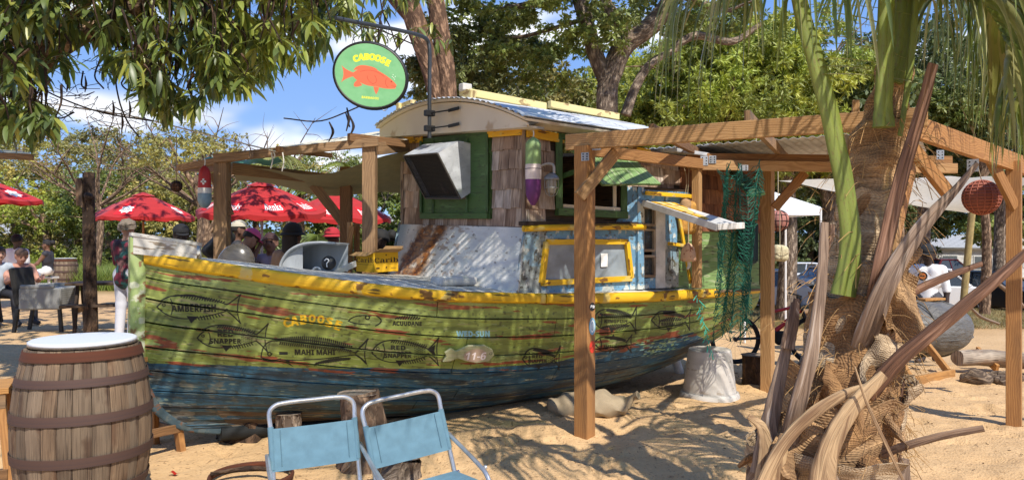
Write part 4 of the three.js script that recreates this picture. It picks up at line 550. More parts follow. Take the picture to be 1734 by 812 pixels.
// ───────────── hanging sign ─────────────
{
  const s = thing('hanging_sign', 'oval green sign with a red fish hung from a bent pipe', 'sign');
  const base = B(2.24, -.06, 0), a = V(base.x, 2.32, base.z), top = W(745, 66, -base.z), end = W(568, 30, 5.5); top.x = base.x;
  const knee = top.clone().lerp(end, .02); part('pipe', tube([a, V(base.x, 2.8, base.z), top.clone().add(V(0, -.09, 0)), top.clone().add(V(-.01, -.03, 0)), top.clone().lerp(end, .05).add(V(0, .0, 0)), end], .017, { nr: 10, n: 60 }), M.pole, s);
  for (const y of [2.40, 2.53]) { part('bracket', place(rbox(.09, .05, .05, .006), base.x, y, base.z, .6), M.black, s); part('bracket_arm', beamGeo(V(base.x, y, base.z), B(2.30, .18, y), .012, .012), M.black, s); part('bracket_plate', beamGeo(B(2.305, .14, y), B(2.305, .30, y), .028, .012), M.black, s); }
  const c = W(627, 128, 5.62), ea = .278, eb = .232, tilt = -.42, yaw = -.05;
  const mm = new THREE.Matrix4().makeRotationFromEuler(new THREE.Euler(.04, yaw, tilt, 'YXZ')); mm.setPosition(c);
  const board = new THREE.CylinderGeometry(1, 1, .03, 56); board.rotateX(Math.PI / 2); board.scale(ea, eb, 1); board.applyMatrix4(mm);
  const b0 = part('sign_board', board, std({ color: 0x8fbf8a, roughness: .5 }), s);
  const faceT = canvasTex(768, 640, (x, w, h) => {
    x.save(); const im = x.createImageData(w, h); for (let i = 0; i < w * h; i++) { const g = fbm((i % w) / 90, ((i / w) | 0) / 60, 4), k = mix3([136, 196, 140], [112, 178, 118], g); im.data.set([...k, 255], i * 4); } x.putImageData(im, 0, 0);
    x.translate(w / 2, h / 2); x.rotate(tilt * 1.0); x.scale(1, 1);                                  // lettering stays level while the board hangs askew
    x.rotate(-.02 + .12); const k = 330 / .278 * .00355;
    const F = (pts) => { x.beginPath(); x.moveTo(pts[0], pts[1]); for (let i = 2; i < pts.length; i += 4) x.quadraticCurveTo(pts[i], pts[i + 1], pts[i + 2], pts[i + 3]); x.closePath(); };
    x.scale(1.2, 1.14); x.fillStyle = '#e8704c';
    F([-262, -70, -220, -30, -150, -12, -60, -100, 70, -50, 200, 10, 246, 70, 232, 92, 240, 100, 150, 120, 60, 96, -60, 110, -150, 24, -220, 50, -254, 92, -216, 10, -262, -70]); x.fill();
    F([-150, -34, -130, -86, -60, -88, 30, -84, 60, -60, 66, -20, 60, -10, -60, -60, -150, -34]); x.fill(); F([-110, 56, -150, 90, -130, 116, -90, 120, -60, 96, -80, 70, -110, 56]); x.fill(); F([40, 100, 50, 140, 70, 170, 84, 150, 92, 106, 60, 96, 40, 100]); x.fill();
    x.strokeStyle = 'rgba(170,60,40,.75)'; x.lineWidth = 4; x.beginPath(); x.moveTo(-90, -26); x.quadraticCurveTo(20, -76, 130, 0); x.stroke(); x.beginPath(); x.moveTo(40, -6); x.quadraticCurveTo(90, 60, 30, 76); x.quadraticCurveTo(-30, 40, -20, 6); x.stroke(); x.beginPath(); x.moveTo(150, 16); x.quadraticCurveTo(130, 60, 170, 96); x.stroke(); x.beginPath(); x.moveTo(244, 84); x.lineTo(200, 78); x.stroke(); x.fillStyle = '#a8402c'; x.beginPath(); x.arc(196, 40, 7, 0, 7); x.fill();
    x.fillStyle = '#e8efe0'; for (const [p, q] of [[200, -6], [214, 4], [226, -10], [222, 16], [206, -24]]) { x.beginPath(); x.arc(p, q, 4, 0, 7); x.fill(); }
    x.fillStyle = '#f2ea3a'; x.font = 'bold 76px sans-serif'; x.textAlign = 'center'; x.textBaseline = 'middle';
    [['C', -140, -142, -.26], ['A', -92, -158, -.16], ['B', -44, -167, -.08], ['O', 6, -169, .0], ['O', 58, -163, .10], ['S', 106, -149, .22], ['E', 148, -128, .34]].forEach(([t, p, q, r]) => { x.save(); x.translate(p, q); x.rotate(r); x.scale(1.06, 1.02); x.lineWidth = 7; x.strokeStyle = '#f2ea3a'; x.strokeText(t, 0, 0); x.fillText(t, 0, 0); x.restore(); });
    x.font = 'bold 30px sans-serif'; x.fillText('BARBADOS', 20, 206); x.restore();
  });
  for (const sd of [1, -1]) { const f = new THREE.CircleGeometry(1, 56); f.scale(ea * .99, eb * .99, 1); if (sd < 0) f.rotateY(Math.PI); f.translate(0, 0, sd * .0165); f.applyMatrix4(mm); part('sign_face', f, std({ map: faceT, roughness: .45 }), b0); }
  const rim = []; for (let i = 0; i <= 48; i++) { const q = i / 48 * Math.PI * 2; rim.push(V(Math.cos(q) * (ea + .006), Math.sin(q) * (eb + .006), 0).applyMatrix4(mm)); } part('sign_rim', tube(rim, .017, { nr: 8, n: 96, straight: true }), M.black, b0);
  const ar = (t) => top.clone().lerp(end, t); for (const [px, py, t] of [[598, 82, .82], [655, 84, .48]]) { const e = W(px, py, 5.62), links = []; for (let k = 0; k < 6; k++) { const tg = new THREE.TorusGeometry(.012, .003, 5, 10); tg.scale(.7, 1.4, .7); tg.rotateY(k % 2 * 1.57); const p = ar(t).lerp(e, (k + .5) / 6); tg.translate(p.x, p.y, p.z); links.push(tg); } part('chain', merge(links), M.pole, s); }
  part('sign_ring', new THREE.TorusGeometry(.014, .004, 6, 12).translate(W(651, 184, 5.62).x, W(651, 184, 5.62).y, -5.62), M.galv, s);
}
// ───────────── buoys and hanging things ─────────────
function buoy(name, label, top, bands, prof, ropeUp, cat = 'buoy') {   // bands: [y0, y1, material]; prof radius by depth 0..len
  const g = thing(name, label, cat, null), r = (y) => tableAt(prof, y); g.position.copy(top);
  for (const [n, y0, y1, m] of bands) { const p = []; for (let i = 0; i <= 8; i++) { const y = lerp(y0, y1, i / 8); p.push([Math.max(.002, r(y)), -y]); } part(n, latheGeo(p.reverse(), 22), m, g); }
  part('rope', tube([V(0, .0, 0), V(.004, ropeUp * .5, 0), V(0, ropeUp, 0)], .005, { nr: 6 }), M.ropeWhite, g); return g;
}
const paint = (hex, rough = .6) => std({ color: hex, roughness: rough, map: T.speck });
{
  buoy('net_buoy', 'slim green white and purple buoy hung on the cabin corner', W(903, 232, 5.42), [['cap_band', 0, .20, paint(0x93b070)], ['middle_band', .20, .31, paint(0xe4d4cc)], ['stripe', .2305, .236, paint(0x3a2040)], ['lower_band', .31, .50, paint(0x6e2e70)]], [[0, .012], [.015, .04], [.05, .057], [.2, .058], [.231, .0595], [.3, .059], [.42, .055], [.46, .04], [.5, .014]], .05);
  buoy('mooring_buoy', 'red white and grey blue buoy with a cross hung on the canopy post', W(346, 280, 6.25), [['cap_band', 0, .19, paint(0xb82a26)], ['middle_band', .19, .235, paint(0xd8d4cc)], ['lower_band', .235, .36, paint(0x7f98a4)]], [[0, .01], [.02, .03], [.06, .048], [.2, .055], [.3, .056], [.34, .04], [.36, .015]], .06);
  const cx = W(350, 312, 6.185), crossM = paint(0xe8e4dc); const mb = scene.children[scene.children.length - 1]; for (const [w, h] of [[.045, .016], [.016, .05]]) { const gg = rbox(w, h, .006, .002); gg.translate(.012, -.14, .055); part('cross', gg, crossM, mb); }
  const bell = (n, l, px, py, D, s, col) => { const g = thing(n, l, 'buoy', null), p = W(px, py, D); g.position.copy(p); part('float', jitter(latheGeo([[.002, -.36 * s], [.06 * s, -.36 * s], [.135 * s, -.355 * s], [.14 * s, -.3 * s], [.135 * s, -.2 * s], [.11 * s, -.1 * s], [.06 * s, -.03 * s], [.002, 0]], 20), .008, 30), std({ map: rep(dataTex(256, 256, (u, v) => mix3(col, [150, 96, 70], smooth(.58, .7, fbm(u * 20, v * 20, 4, 20, 20)))), .5, .5), roughness: .95 }), g); part('tassel', tube([V(0, -.36 * s, 0), V(.01, -.42 * s, 0), V(-.01, -.5 * s, .01)], [.03 * s, .035 * s, .01], { nr: 7 }), M.ropeWhite, g); part('rope', tube([V(0, 0, 0), V(0, .3, 0)], .005, { nr: 6 }), M.rope, g); };
  bell('bell_float', 'bell shaped tan foam float hung beside the painted cabin panel', 1166, 410, 6.35, .46, [206, 168, 136]);
  // tan and yellow floats in a bunch by the hatch
  const f2 = thing('foam_float', 'round tan foam float hung above the white serving hatch', 'buoy', null); f2.position.copy(W(1160, 352, 6.6)); { const g = jitter(new THREE.SphereGeometry(.075, 18, 14), .012, 40); g.scale(.8, 1.25, .8); part('float', g, std({ color: 0xb89268, map: T.speck, roughness: .95 }), f2); part('rope', tube([V(0, .08, 0), V(.01, .3, 0), V(-.12, .62, 0)], .003, { nr: 5 }), M.rope, f2); }
  const f3 = thing('yellow_float', 'rounded yellow float hung under the serving hatch beside the post', 'buoy', null); f3.position.copy(W(1164, 368, 6.62)); { part('float', jitter(new RoundedBoxGeometry(.17, .30, .1, 4, .045), .01, 20), paint(0xd09a48, .8), f3); part('rope', tube([V(0, .13, 0), V(.02, .5, 0)], .003, { nr: 5 }), M.rope, f3); }
  // dark ribbed fender
  const fd = thing('boat_fender', 'dark green ribbed plastic fender hung by the rear shingles', 'fender', null); fd.position.copy(W(1267, 374, 7.15)); part('body', latheGeo([[.01, -.42], [.05, -.42], [.082, -.40], [.088, -.36], [.088, -.05], [.08, -.02], [.05, 0], [.01, .003]], 40), std({ color: 0x24404a, roughness: .5 }), fd); for (let k = 0; k < 16; k++) { const a = k / 16 * 6.283, g = new THREE.CapsuleGeometry(.008, .34, 3, 6); g.translate(Math.cos(a) * .088, -.21, Math.sin(a) * .088); part('rib', g, M.fender = M.fender || std({ color: 0x20383f, roughness: .5 }), fd); } part('rope', tube([V(0, 0, 0), V(0, .28, 0)], .006, { nr: 6 }), M.ropeWhite, fd);
  // netted balls
  const netBall = (n, l, px, py, D, r, col, cat) => { const g = thing(n, l, cat, null); g.position.copy(W(px, py, D)); part('ball', jitter(new THREE.SphereGeometry(r, 24, 18), r * .1, 20), std({ color: col, map: T.speck, roughness: .85 }), g); for (let k = 0; k < 6; k++) { const t = new THREE.TorusGeometry(r * 1.015, r * .035, 5, 28); t.rotateY(k / 6 * Math.PI); part('net_cord', t, M.blackMatte, g); } for (const h of [-.55, 0, .55]) { const t = new THREE.TorusGeometry(r * Math.cos(Math.asin(h)) * 1.015, r * .03, 5, 28); t.rotateX(Math.PI / 2); t.translate(0, h * r, 0); part('net_cord', t, M.blackMatte, g); } part('rope', tube([V(0, r, 0), V(0, r + .5, 0)], .006, { nr: 6 }), M.rope, g); return g; };
  netBall('netted_float', 'dusty pink round float in a cord net behind the pergola post', 1318, 374, 9.2, .135, 0xb87c70, 'buoy');
  netBall('netted_coconuts', 'dark bundle hung in a net from the canopy corner', 298, 315, 8, .06, 0x5a3a2c, 'ornament');
  netBall('shell_float', 'small cream float in a net beside the rear shutter', 1281, 306, 7.4, .08, 0xd8c4a4, 'buoy');
  { const g = thing('tied_bundle', 'cream block float bound with cord hung near the pergola post', 'buoy', null); g.position.copy(W(1321, 428, 9)); part('block', jitter(new RoundedBoxGeometry(.19, .2, .14, 3, .05), .02, 14), std({ color: 0xd6cca8, map: T.speck, roughness: .9 }), g); for (const [a, b] of [[1, 0], [0, 1]]) { const t = new THREE.TorusGeometry(.1, .004, 5, 20); t.scale(1, 1.02, 1); if (a) t.rotateY(1.57); else t.rotateX(1.57); part('cord', t, M.rope, g); } part('rope', tube([V(0, .1, 0), V(0, .7, 0)], .005, { nr: 6 }), M.rope, g); }
  // round cane lantern under the sail
  { const g = thing('cane_lantern', 'round terracotta coloured cane lantern hung under the shade sail', 'lantern', null), r = .14; g.position.copy(W(1663, 334, 6.0)); part('shade', new THREE.SphereGeometry(r * .97, 28, 20), std({ color: 0xb06a54, roughness: .85, map: T.weave }), g); for (let k = 0; k < 11; k++) { const h = -0.88 + k * .176, t = new THREE.TorusGeometry(r * Math.sqrt(1 - h * h), .004, 5, 36); t.rotateX(1.57); t.translate(0, h * r, 0); part('hoop', t, std({ color: 0x9c5844, roughness: .85 }), g); } for (let k = 0; k < 8; k++) { const t = new THREE.TorusGeometry(r, .004, 5, 36); t.rotateY(k / 8 * 3.1416); part('cane', t, std({ color: 0xa8624c, roughness: .85 }), g); } part('cord', tube([V(0, r, 0), V(-.05, .32, 0)], .004, { nr: 5 }), M.rope, g); }
  // caged lamp on the side wall
  { const g = thing('caged_lamp', 'old caged bulkhead lamp on the shingle wall beside the buoy', 'lamp', null); const p = W(934, 300, 5.62); g.position.copy(p); part('arm', tube([V(-.10, .09, -.12), V(-.02, .11, -.05), V(.015, .09, 0), V(.02, .03, 0)], .010, { nr: 8 }), M.white, g); part('cap', latheGeo([[.002, .035], [.025, .03], [.055, .005], [.06, -.015], [.055, -.02], [.002, -.022]], 20), M.galv, g); part('glass', latheGeo([[.04, -.02], [.042, -.08], [.03, -.12], [.002, -.128]], 18), new THREE.MeshPhysicalMaterial({ color: 0xd8d4c8, transmission: .6, roughness: .25, thickness: 0, side: THREE.DoubleSide }), g); for (let k = 0; k < 6; k++) { const a = k / 6 * 6.283, c = Math.cos(a), s = Math.sin(a); part('cage_wire', tube([V(c * .05, -.015, s * .05), V(c * .05, -.09, s * .05), V(c * .03, -.135, s * .03), V(0, -.145, 0)], .003, { nr: 5 }), M.galv, g); } part('cage_ring', new THREE.TorusGeometry(.05, .003, 5, 24).rotateX(1.57).translate(0, -.08, 0), M.galv, g); }
  // rear shutter on a stay
  { const g = thing('rear_shutter', 'small dark green slatted shutter propped open on the red shingles', 'shutter', null), a = W(1236, 290, 6.95), b = W(1255, 290, 7.15), c = W(1297, 328, 6.55), d = W(1270, 332, 6.35); const f = quadPoint(d, c, b, a); part('board', panel(d, c, b, a, .015), M.green, g); for (let k = 0; k < 9; k++) part('slat', panel(f(.02, k / 9 + .01), f(.98, k / 9 + .01), f(.98, k / 9 + .085), f(.02, k / 9 + .085), .006).translate(0, .014, .004), M.greenDark = M.greenDark || std({ color: 0x35523a, roughness: .6 }), g); part('stay', beamGeo(W(1262, 330, 6.5), W(1226, 322, 7.1), .02, .02), M.greyWood, g); }
}
// green fishing net hung from the beam, over the rail
{
  const g = [], r = rng(44), nx = 15, ny = 46, P = (i, j) => { const v = j / ny, w = lerp(.36, .30, v), x = 1.74 + (i / nx) * w + .03 * Math.sin(v * 5 + i) + .02 * Math.sin(i * 2.1 + v * 9), z = -6.28 + .10 * Math.sin(i / nx * 9 + v * 3) + .05 * Math.sin(v * 11 + i * 1.7); return V(x + (r() - .5) * .016, lerp(2.06, .62, v) + (r() - .5) * .02 - .06 * Math.sin(i * 1.3), z); };
  const grid = []; for (let j = 0; j <= ny; j++) { grid.push([]); for (let i = 0; i <= nx; i++) grid[j].push(P(i, j)); }
  const str = (a, b) => g.push(tube([a, b], .0028, { nr: 3, n: 1, cap: false }));
  for (let j = 0; j < ny; j++) for (let i = 0; i < nx; i++) { if ((i + j) % 2) str(grid[j][i], grid[j + 1][i + 1]); else str(grid[j][i + 1], grid[j + 1][i]); if (r() < .35) str(grid[j][i], grid[j + 1][i]); }
  // second, folded layer
  for (let j = 0; j < ny - 6; j++) for (let i = 0; i < nx; i++) { const o = V(.02, 0, -.05); if ((i + j) % 2 === 0) str(grid[j][i].clone().add(o), grid[j + 1][i + 1].clone().add(o)); else str(grid[j][i + 1].clone().add(o), grid[j + 1][i].clone().add(o)); }
  const net = thing('fishing_net', 'dark green fishing net draped from the pergola over the boat rail', 'net'); const m = part('netting', merge(g), std({ color: 0x1f6a58, roughness: .9 }), net); m.userData.kind = 'stuff';
  const fr = []; for (let k = 0; k < 26; k++) { const y = lerp(1.02, .62, k / 26), p = W(1178 + k * .9 + r() * 8, 500 + k * 4, 6.1); fr.push(tube([p, p.clone().add(V((r() - .5) * .07, -.04, .02 * r()))], .004, { nr: 4, n: 1 })); } const e = part('frayed_edge', merge(fr), std({ color: 0x3fae94, roughness: .9 }), net); e.userData.kind = 'stuff';
}
// ───────────── barrels ─────────────
const bR = (y) => .272 + .068 * (1 - ((y - .45) / .45) ** 2);
const bMats = [0xdcd6ce, 0xc4beb6, 0xaea8a0, 0xd2c6b6, 0xa09a92].map((c) => std({ map: T.barrel, color: c, bumpMap: oldBump, bumpScale: .004, roughness: .85 }));
M.hoop = std({ map: T.rustHoop, metalness: .25, roughness: .75 }); M.hoopRust = std({ map: T.rustHoop, color: 0xffc090, metalness: .1, roughness: .9 });
function makeBarrel(label, seed, n = 24) {
  const g = thing('wooden_barrel', label, 'barrel', 'oak barrels used as tables'), r = rng(seed); let a = 0; const ws = []; for (let i = 0; i < n; i++) ws.push(.7 + r() * .6); const tot = ws.reduce((x, y) => x + y, 0);
  for (let i = 0; i < n; i++) { const a0 = a + .004, a1 = a + ws[i] / tot * 6.2832 - .004; a = a1 + .004; const o = r() * 9, pr = (r() - .5) * .006; part('stave', sheet(3, 12, (u, v) => { const y = v * .9, q = lerp(a1, a0, u), rad = bR(y) + pr - .004 * Math.abs(u * 2 - 1) ** 3; return V(Math.cos(q) * rad, y, Math.sin(q) * rad); }, .022, (u, v) => [v * .9 + o, u * .09 + o * 1.3]), bMats[Math.floor(r() * 5)], g); }
  [[.045, .045, 0], [.17, .04, 0], [.335, .05, 0], [.55, .05, 0], [.735, .042, 0], [.865, .05, 1]].forEach(([y, h, k]) => part('hoop', sheet(48, 2, (u, v) => { const yy = y + (v - .5) * h, q = -u * 6.2832, rad = bR(yy) + .009 + .003 * Math.sin(u * 25); return V(Math.cos(q) * rad, yy + .004 * Math.sin(u * 6.28 + seed), Math.sin(q) * rad); }, .003), k ? M.hoopRust : M.hoop, g));
  part('barrel_head', new THREE.CylinderGeometry(.262, .262, .02, 32).translate(0, .85, 0), M.greyWood, g); return g;
}
{
  const b1 = makeBarrel('weathered oak barrel with a white round top beside the boat bow', 3); b1.position.set(-2.346, -.02, -4.04); b1.rotation.y = .6;
  part('white_top', latheGeo([[.002, .935], [.25, .935], [.262, .928], [.262, .905], [.002, .905]], 40), std({ color: 0xd2d6da, roughness: .4 }), b1);
  const b2 = makeBarrel('grey oak barrel standing beside the bench at the grass edge', 9, 20); const p = G(110, 491, 0); b2.position.set(p.x, -.02, p.z); b2.scale.setScalar(1.02); part('white_top', latheGeo([[.002, .93], [.27, .93], [.28, .915], [.002, .9]], 30), M.white, b2);
}
// ───────────── rough pine benches ─────────────
function stool(label, pos, ry, w = .36, d = .30, h = .62) {
  const g = thing('pine_stool', label, 'stool', 'rough pine stools'); g.position.copy(pos); g.rotation.y = ry;
  for (let k = 0; k < 3; k++) part('seat_board', place(rbox(w, .035, d / 3 - .006, .004), 0, h, (k - 1) * d / 3), M.pineBright, g);
  for (const z of [-1, 1]) part('apron', place(rbox(w - .03, .08, .022, .003), 0, h - .058, z * (d / 2 - .02)), M.pineOld, g);
  for (const x of [-1, 1]) for (const z of [-1, 1]) part('leg', beamGeo(V(x * (w / 2 - .04), h - .03, z * (d / 2 - .05)), V(x * (w / 2 + .015), 0, z * (d / 2 + .02)), .062, .04), M.pine2, g);
  for (const x of [-1, 1]) part('rail', beamGeo(V(x * (w / 2 + .025), .13, -d / 2 - .01), V(x * (w / 2 + .025), .13, d / 2 + .01), .06, .02), M.pineOld, g);
  part('foot_rail', beamGeo(V(-w / 2, .17, d / 2 + .03), V(w / 2, .17, d / 2 + .03), .06, .02), M.pineOld2, g); return g;
}
stool('rough pine stool partly out of the picture beside the white topped barrel', V(-3.02, 0, -4.12), .5, .38, .34, .62);
stool('pine stool tucked between the barrel and the boat bow', V(-2.50, 0, -5.02), .95, .3, .3, .66);
// ───────────── beach chairs ─────────────
M.blueCloth = new THREE.MeshPhysicalMaterial({ map: T.weave, color: 0x7299aa, bumpMap: T.weaveBump, bumpScale: .0006, roughness: .9, side: THREE.DoubleSide });
function beachChair(label, pos, ry, lean = 0) {
  const g = thing('beach_chair', label, 'chair', 'low blue beach chairs'); g.position.copy(pos); g.rotation.set(0, ry, lean, 'YXZ'); const w = .215, R0 = .0125;
  const bz = (y) => -.06 - (y - .2) * .36, U = (y, x) => V(x, y, bz(y));
  part('back_frame', tube([U(.02, -w), U(.2, -w), U(.48, -w), U(.57, -w), U(.597, -w + .03), U(.605, -w + .08), U(.606, 0), U(.605, w - .08), U(.597, w - .03), U(.57, w), U(.48, w), U(.2, w), U(.02, w)], R0, { nr: 10, n: 90 }), M.alu, g);
  for (const s of [-1, 1]) part('arm_tube', tube([V(s * (w + .022), .36, bz(.36) - .02), V(s * (w + .028), .32, .02), V(s * (w + .03), .27, .24), V(s * (w + .03), .25, .29), V(s * (w + .03), .20, .325), V(s * (w + .03), .005, .40)], R0 * .95, { nr: 10, n: 40 }), M.alu, g);
  part('front_foot', tube([V(-w - .03, .012, .40), V(0, .010, .42), V(w + .03, .012, .40)], R0 * .9, { nr: 8 }), M.alu, g); part('rear_foot', tube([V(-w, .02, bz(.02)), V(w, .02, bz(.02))], R0 * .9, { nr: 8 }), M.alu, g);
  for (const s of [-1, 1]) part('seat_rail', tube([V(s * w, .17, bz(.18)), V(s * w, .21, .30)], R0 * .8, { nr: 8 }), M.alu, g);
  for (const z of [0, 1]) part('cross_bar', tube([V(-w - .03, z ? .215 : .17, z ? .31 : bz(.18)), V(w + .03, z ? .215 : .17, z ? .31 : bz(.18))], R0 * .7, { nr: 8 }), M.alu, g);
  const back = part('back_cloth', sheet(16, 10, (u, v) => { const y = lerp(.29, .49, v), x = lerp(-w - .004, w + .004, u); return V(x, y - .008 * Math.sin(u * 3.14), bz(y) - .022 * Math.sin(u * 3.14) + .014); }, .002), M.blueCloth, g);
  for (const s of [-1, 1]) { part('sleeve', tube([U(.295, s * w), U(.495, s * w)], R0 * 1.25, { nr: 10, n: 2, cap: false }), M.blueCloth, back); part('hem', tube([V(s * (w - .045), .31, bz(.31) + .008), V(s * (w - .045), .48, bz(.48) + .008)], .0018, { nr: 5 }), M.blueCloth, back); }
  part('seat_cloth', sheet(14, 12, (u, v) => { const x = lerp(-w, w, u), z = lerp(.32, -.04, v); return V(x, lerp(.215, .172, v) - .03 * Math.sin(u * 3.14) * Math.sin(v * 3.14) + .012, z); }, .002), M.blueCloth, g);
  for (const s of [-1, 1]) part('rivet', place(new THREE.CylinderGeometry(.012, .012, .012, 12).rotateZ(1.57), s * (w + .045), .27, .25), M.alu, g); return g;
}
beachChair('low blue beach chair with level top bar, left of the tree stump', V(-.965, .0, -3.72), .42, .02);
beachChair('low blue beach chair leaning over beside the tree stump', V(-.46, .0, -3.86), .50, .10);
// ───────────── stumps, blocks and the pot under the hull ─────────────
function stump(label, pos, r0, r1, h, lean = [0, 0], m = M.bark, name = 'tree_stump', seed = 1) {
  const g = thing(name, label, 'stump', 'logs and stumps propping the boat'); g.position.copy(pos);
  part('trunk', tube([V(0, -.12, 0), V(lean[0] * .3, h * .35, lean[1] * .3), V(lean[0], h, lean[1])], [r0 * 1.12, (r0 + r1) * .48, r1], { nr: 22, n: 14, cap: false, bump: (t, a) => 1 + .10 * Math.sin(a * 3 + seed) + .05 * Math.sin(a * 7 + t * 4) + .22 * Math.pow(1 - t, 4) * (.6 + .6 * Math.sin(a * 4 + seed)) }), m, g);
  const cg = new THREE.CircleGeometry(r1 * 1.06, 22); cg.rotateX(-Math.PI / 2); cg.translate(lean[0], h - .002, lean[1]); part('cut_face', cg, M.greyWood, g); return g;
}
stump('cracked upright stump between the beach chairs under the hull', V(-.93, 0, -4.72), .18, .125, .47, [-.06, -.02], M.barkPale, 'tree_stump', 2);
stump('short dark stump under the forefoot of the bow', V(-1.98, 0, -5.42), .17, .16, .14, [0, 0], M.barkDark, 'tree_stump', 5);
stump('narrow dark stump behind the chair under the keel', V(-1.62, 0, -5.35), .10, .09, .2, [0, 0], M.bark, 'tree_stump', 7);
stump('low grey stump half buried beside the leaning chair', V(-.70, 0, -4.55), .13, .10, .12, [.04, 0], M.bark, 'tree_stump', 9);
stump('frayed short palm stump beside the bicycle wheel', V(2.42, -.05, -7.35), .13, .13, .36, [0, 0], M.barkDark, 'tree_stump', 11);
{
  const g = thing('upturned_pot', 'dirty white upturned plastic pot under the stern', 'pot'), p = V(1.83, -.03, -6.83); g.position.copy(p);
  const m = std({ map: rep(dataTex(512, 256, (u, v) => { const a = fbm(u * 12, v * 8, 5, 12, 8); return mix3(mix3([206, 200, 190], [176, 168, 156], a), [140, 120, 98], smooth(.64, .8, fbm(u * 20, v * 14 + 4, 4, 20, 14)) * .5); }), .5, 1.5), roughness: .55 });
  part('body', latheGeo([[.262, .0], [.258, .06], [.242, .075], [.195, .46], [.185, .475], [.002, .478]], 40), m, g); part('rim', latheGeo([[.245, .085], [.262, .08], [.272, .05], [.276, .02], [.276, -.03], [.262, -.03]], 40), m, g);
}
{ // sack of sand, timber block, litter
  const p = G(1000, 716), sg = new THREE.SphereGeometry(.3, 40, 26); sg.scale(1.12, .42, .55); { const q = sg.attributes.position; for (let i = 0; i < q.count; i++) { const x = q.getX(i), y = q.getY(i), z = q.getZ(i), n = (fbm(x * 7 + 4, y * 9 + z * 5, 3) - .5) * .09 + .02 * Math.sin(x * 40 + y * 30); q.setXYZ(i, x * (1 + n), y + n * .7, z * (1 + n)); } sg.computeVertexNormals(); } metricUV(sg);
  const sack = thing('sand_sack', 'sagging tan sack of sand lying beside the pergola post', 'sack'); sack.position.set(p.x - .02, .13, p.z - .05); sack.rotation.y = -.1; part('bag', sg, std({ map: T.weave, color: 0xbca888, roughness: .95 }), sack); part('tied_end', tube([V(.30, .02, .02), V(.36, .08, .03), V(.40, .10, .05)], [.05, .02, .035], { nr: 10 }), std({ map: T.weave, color: 0xb09c7c, roughness: .95 }), sack);
  single('timber_block', beamGeo(W(952, 682, 6.0), W(1018, 676, 6.2), .085, .09), M.greyWood, 'short grey timber block under the hull behind the pergola post', 'block');
  const c = W(1147, 632, 8.0), bt = thing('discarded_bottle', 'small white bottle with a red cap under the stern', 'bottle'); bt.position.set(c.x, groundY(c.x, c.z) + .1, c.z); bt.rotation.z = .3; part('body', latheGeo([[.002, -.1], [.045, -.1], [.05, -.06], [.05, .05], [.02, .09], [.02, .1]], 16), M.white, bt); part('cap', latheGeo([[.03, .09], [.03, .13], [.002, .13]], 12), paint(0xb02820), bt);
  single('fallen_leaf', jitter(sheet(4, 4, (u, v) => G(884, 801, .012).add(V((u - .5) * .07, .012 * Math.sin(u * 3.14), (v - .5) * .04 * Math.sin(u * 3.14)))), .004), paint(0xd8b020), 'yellow leaf fallen on the sand before the pergola post', 'leaf');
  single('red_scrap', jitter(sheet(4, 4, (u, v) => G(293, 800, .012).add(V((u - .5) * .05, .01 * Math.sin(u * 6), (v - .5) * .03))), .01), paint(0xc02818), 'small red scrap on the sand beside the barrel', 'scrap');
  // rusty hoops lying in the sand
  const hg = thing('barrel_hoop', 'rusty barrel hoop lying on the sand before the beach chair', 'hoop'); hg.position.copy(G(425, 806, .03)); const t = new THREE.TorusGeometry(.24, .01, 6, 40); t.scale(1, 1, 2.2); t.rotateX(1.57); part('ring', t, M.hoopRust, hg);
  const dk = thing('driftwood_stick', 'dark bent driftwood stick on the sand by the chair', 'stick'); part('stick', tube([W(356, 802, 4.4), W(420, 793, 4.5), W(490, 797, 4.4)], [.012, .018, .01], { nr: 8 }), M.barkDark, dk);
}
// twigs, leaf litter and pebbles on the sand: uncountable
{ const tw = [], r = rng(61); for (let i = 0; i < 420; i++) { const x = lerp(-4, 6, r()), z = -lerp(2.6, 9, r()), y = groundFine(x, z) + .004, a = r() * 6.28, l = lerp(.01, .07, r() * r()); tw.push(tube([V(x, y, z), V(x + Math.cos(a) * l, y + .004, z + Math.sin(a) * l)], lerp(.001, .0035, r()), { nr: 4, n: 1 })); } const o = part('sand_litter', merge(tw), std({ color: 0x6a5440, roughness: .95 })); tag(o, 'scattered twigs and dry bits lying across the sand', 'litter', null, 'stuff'); }
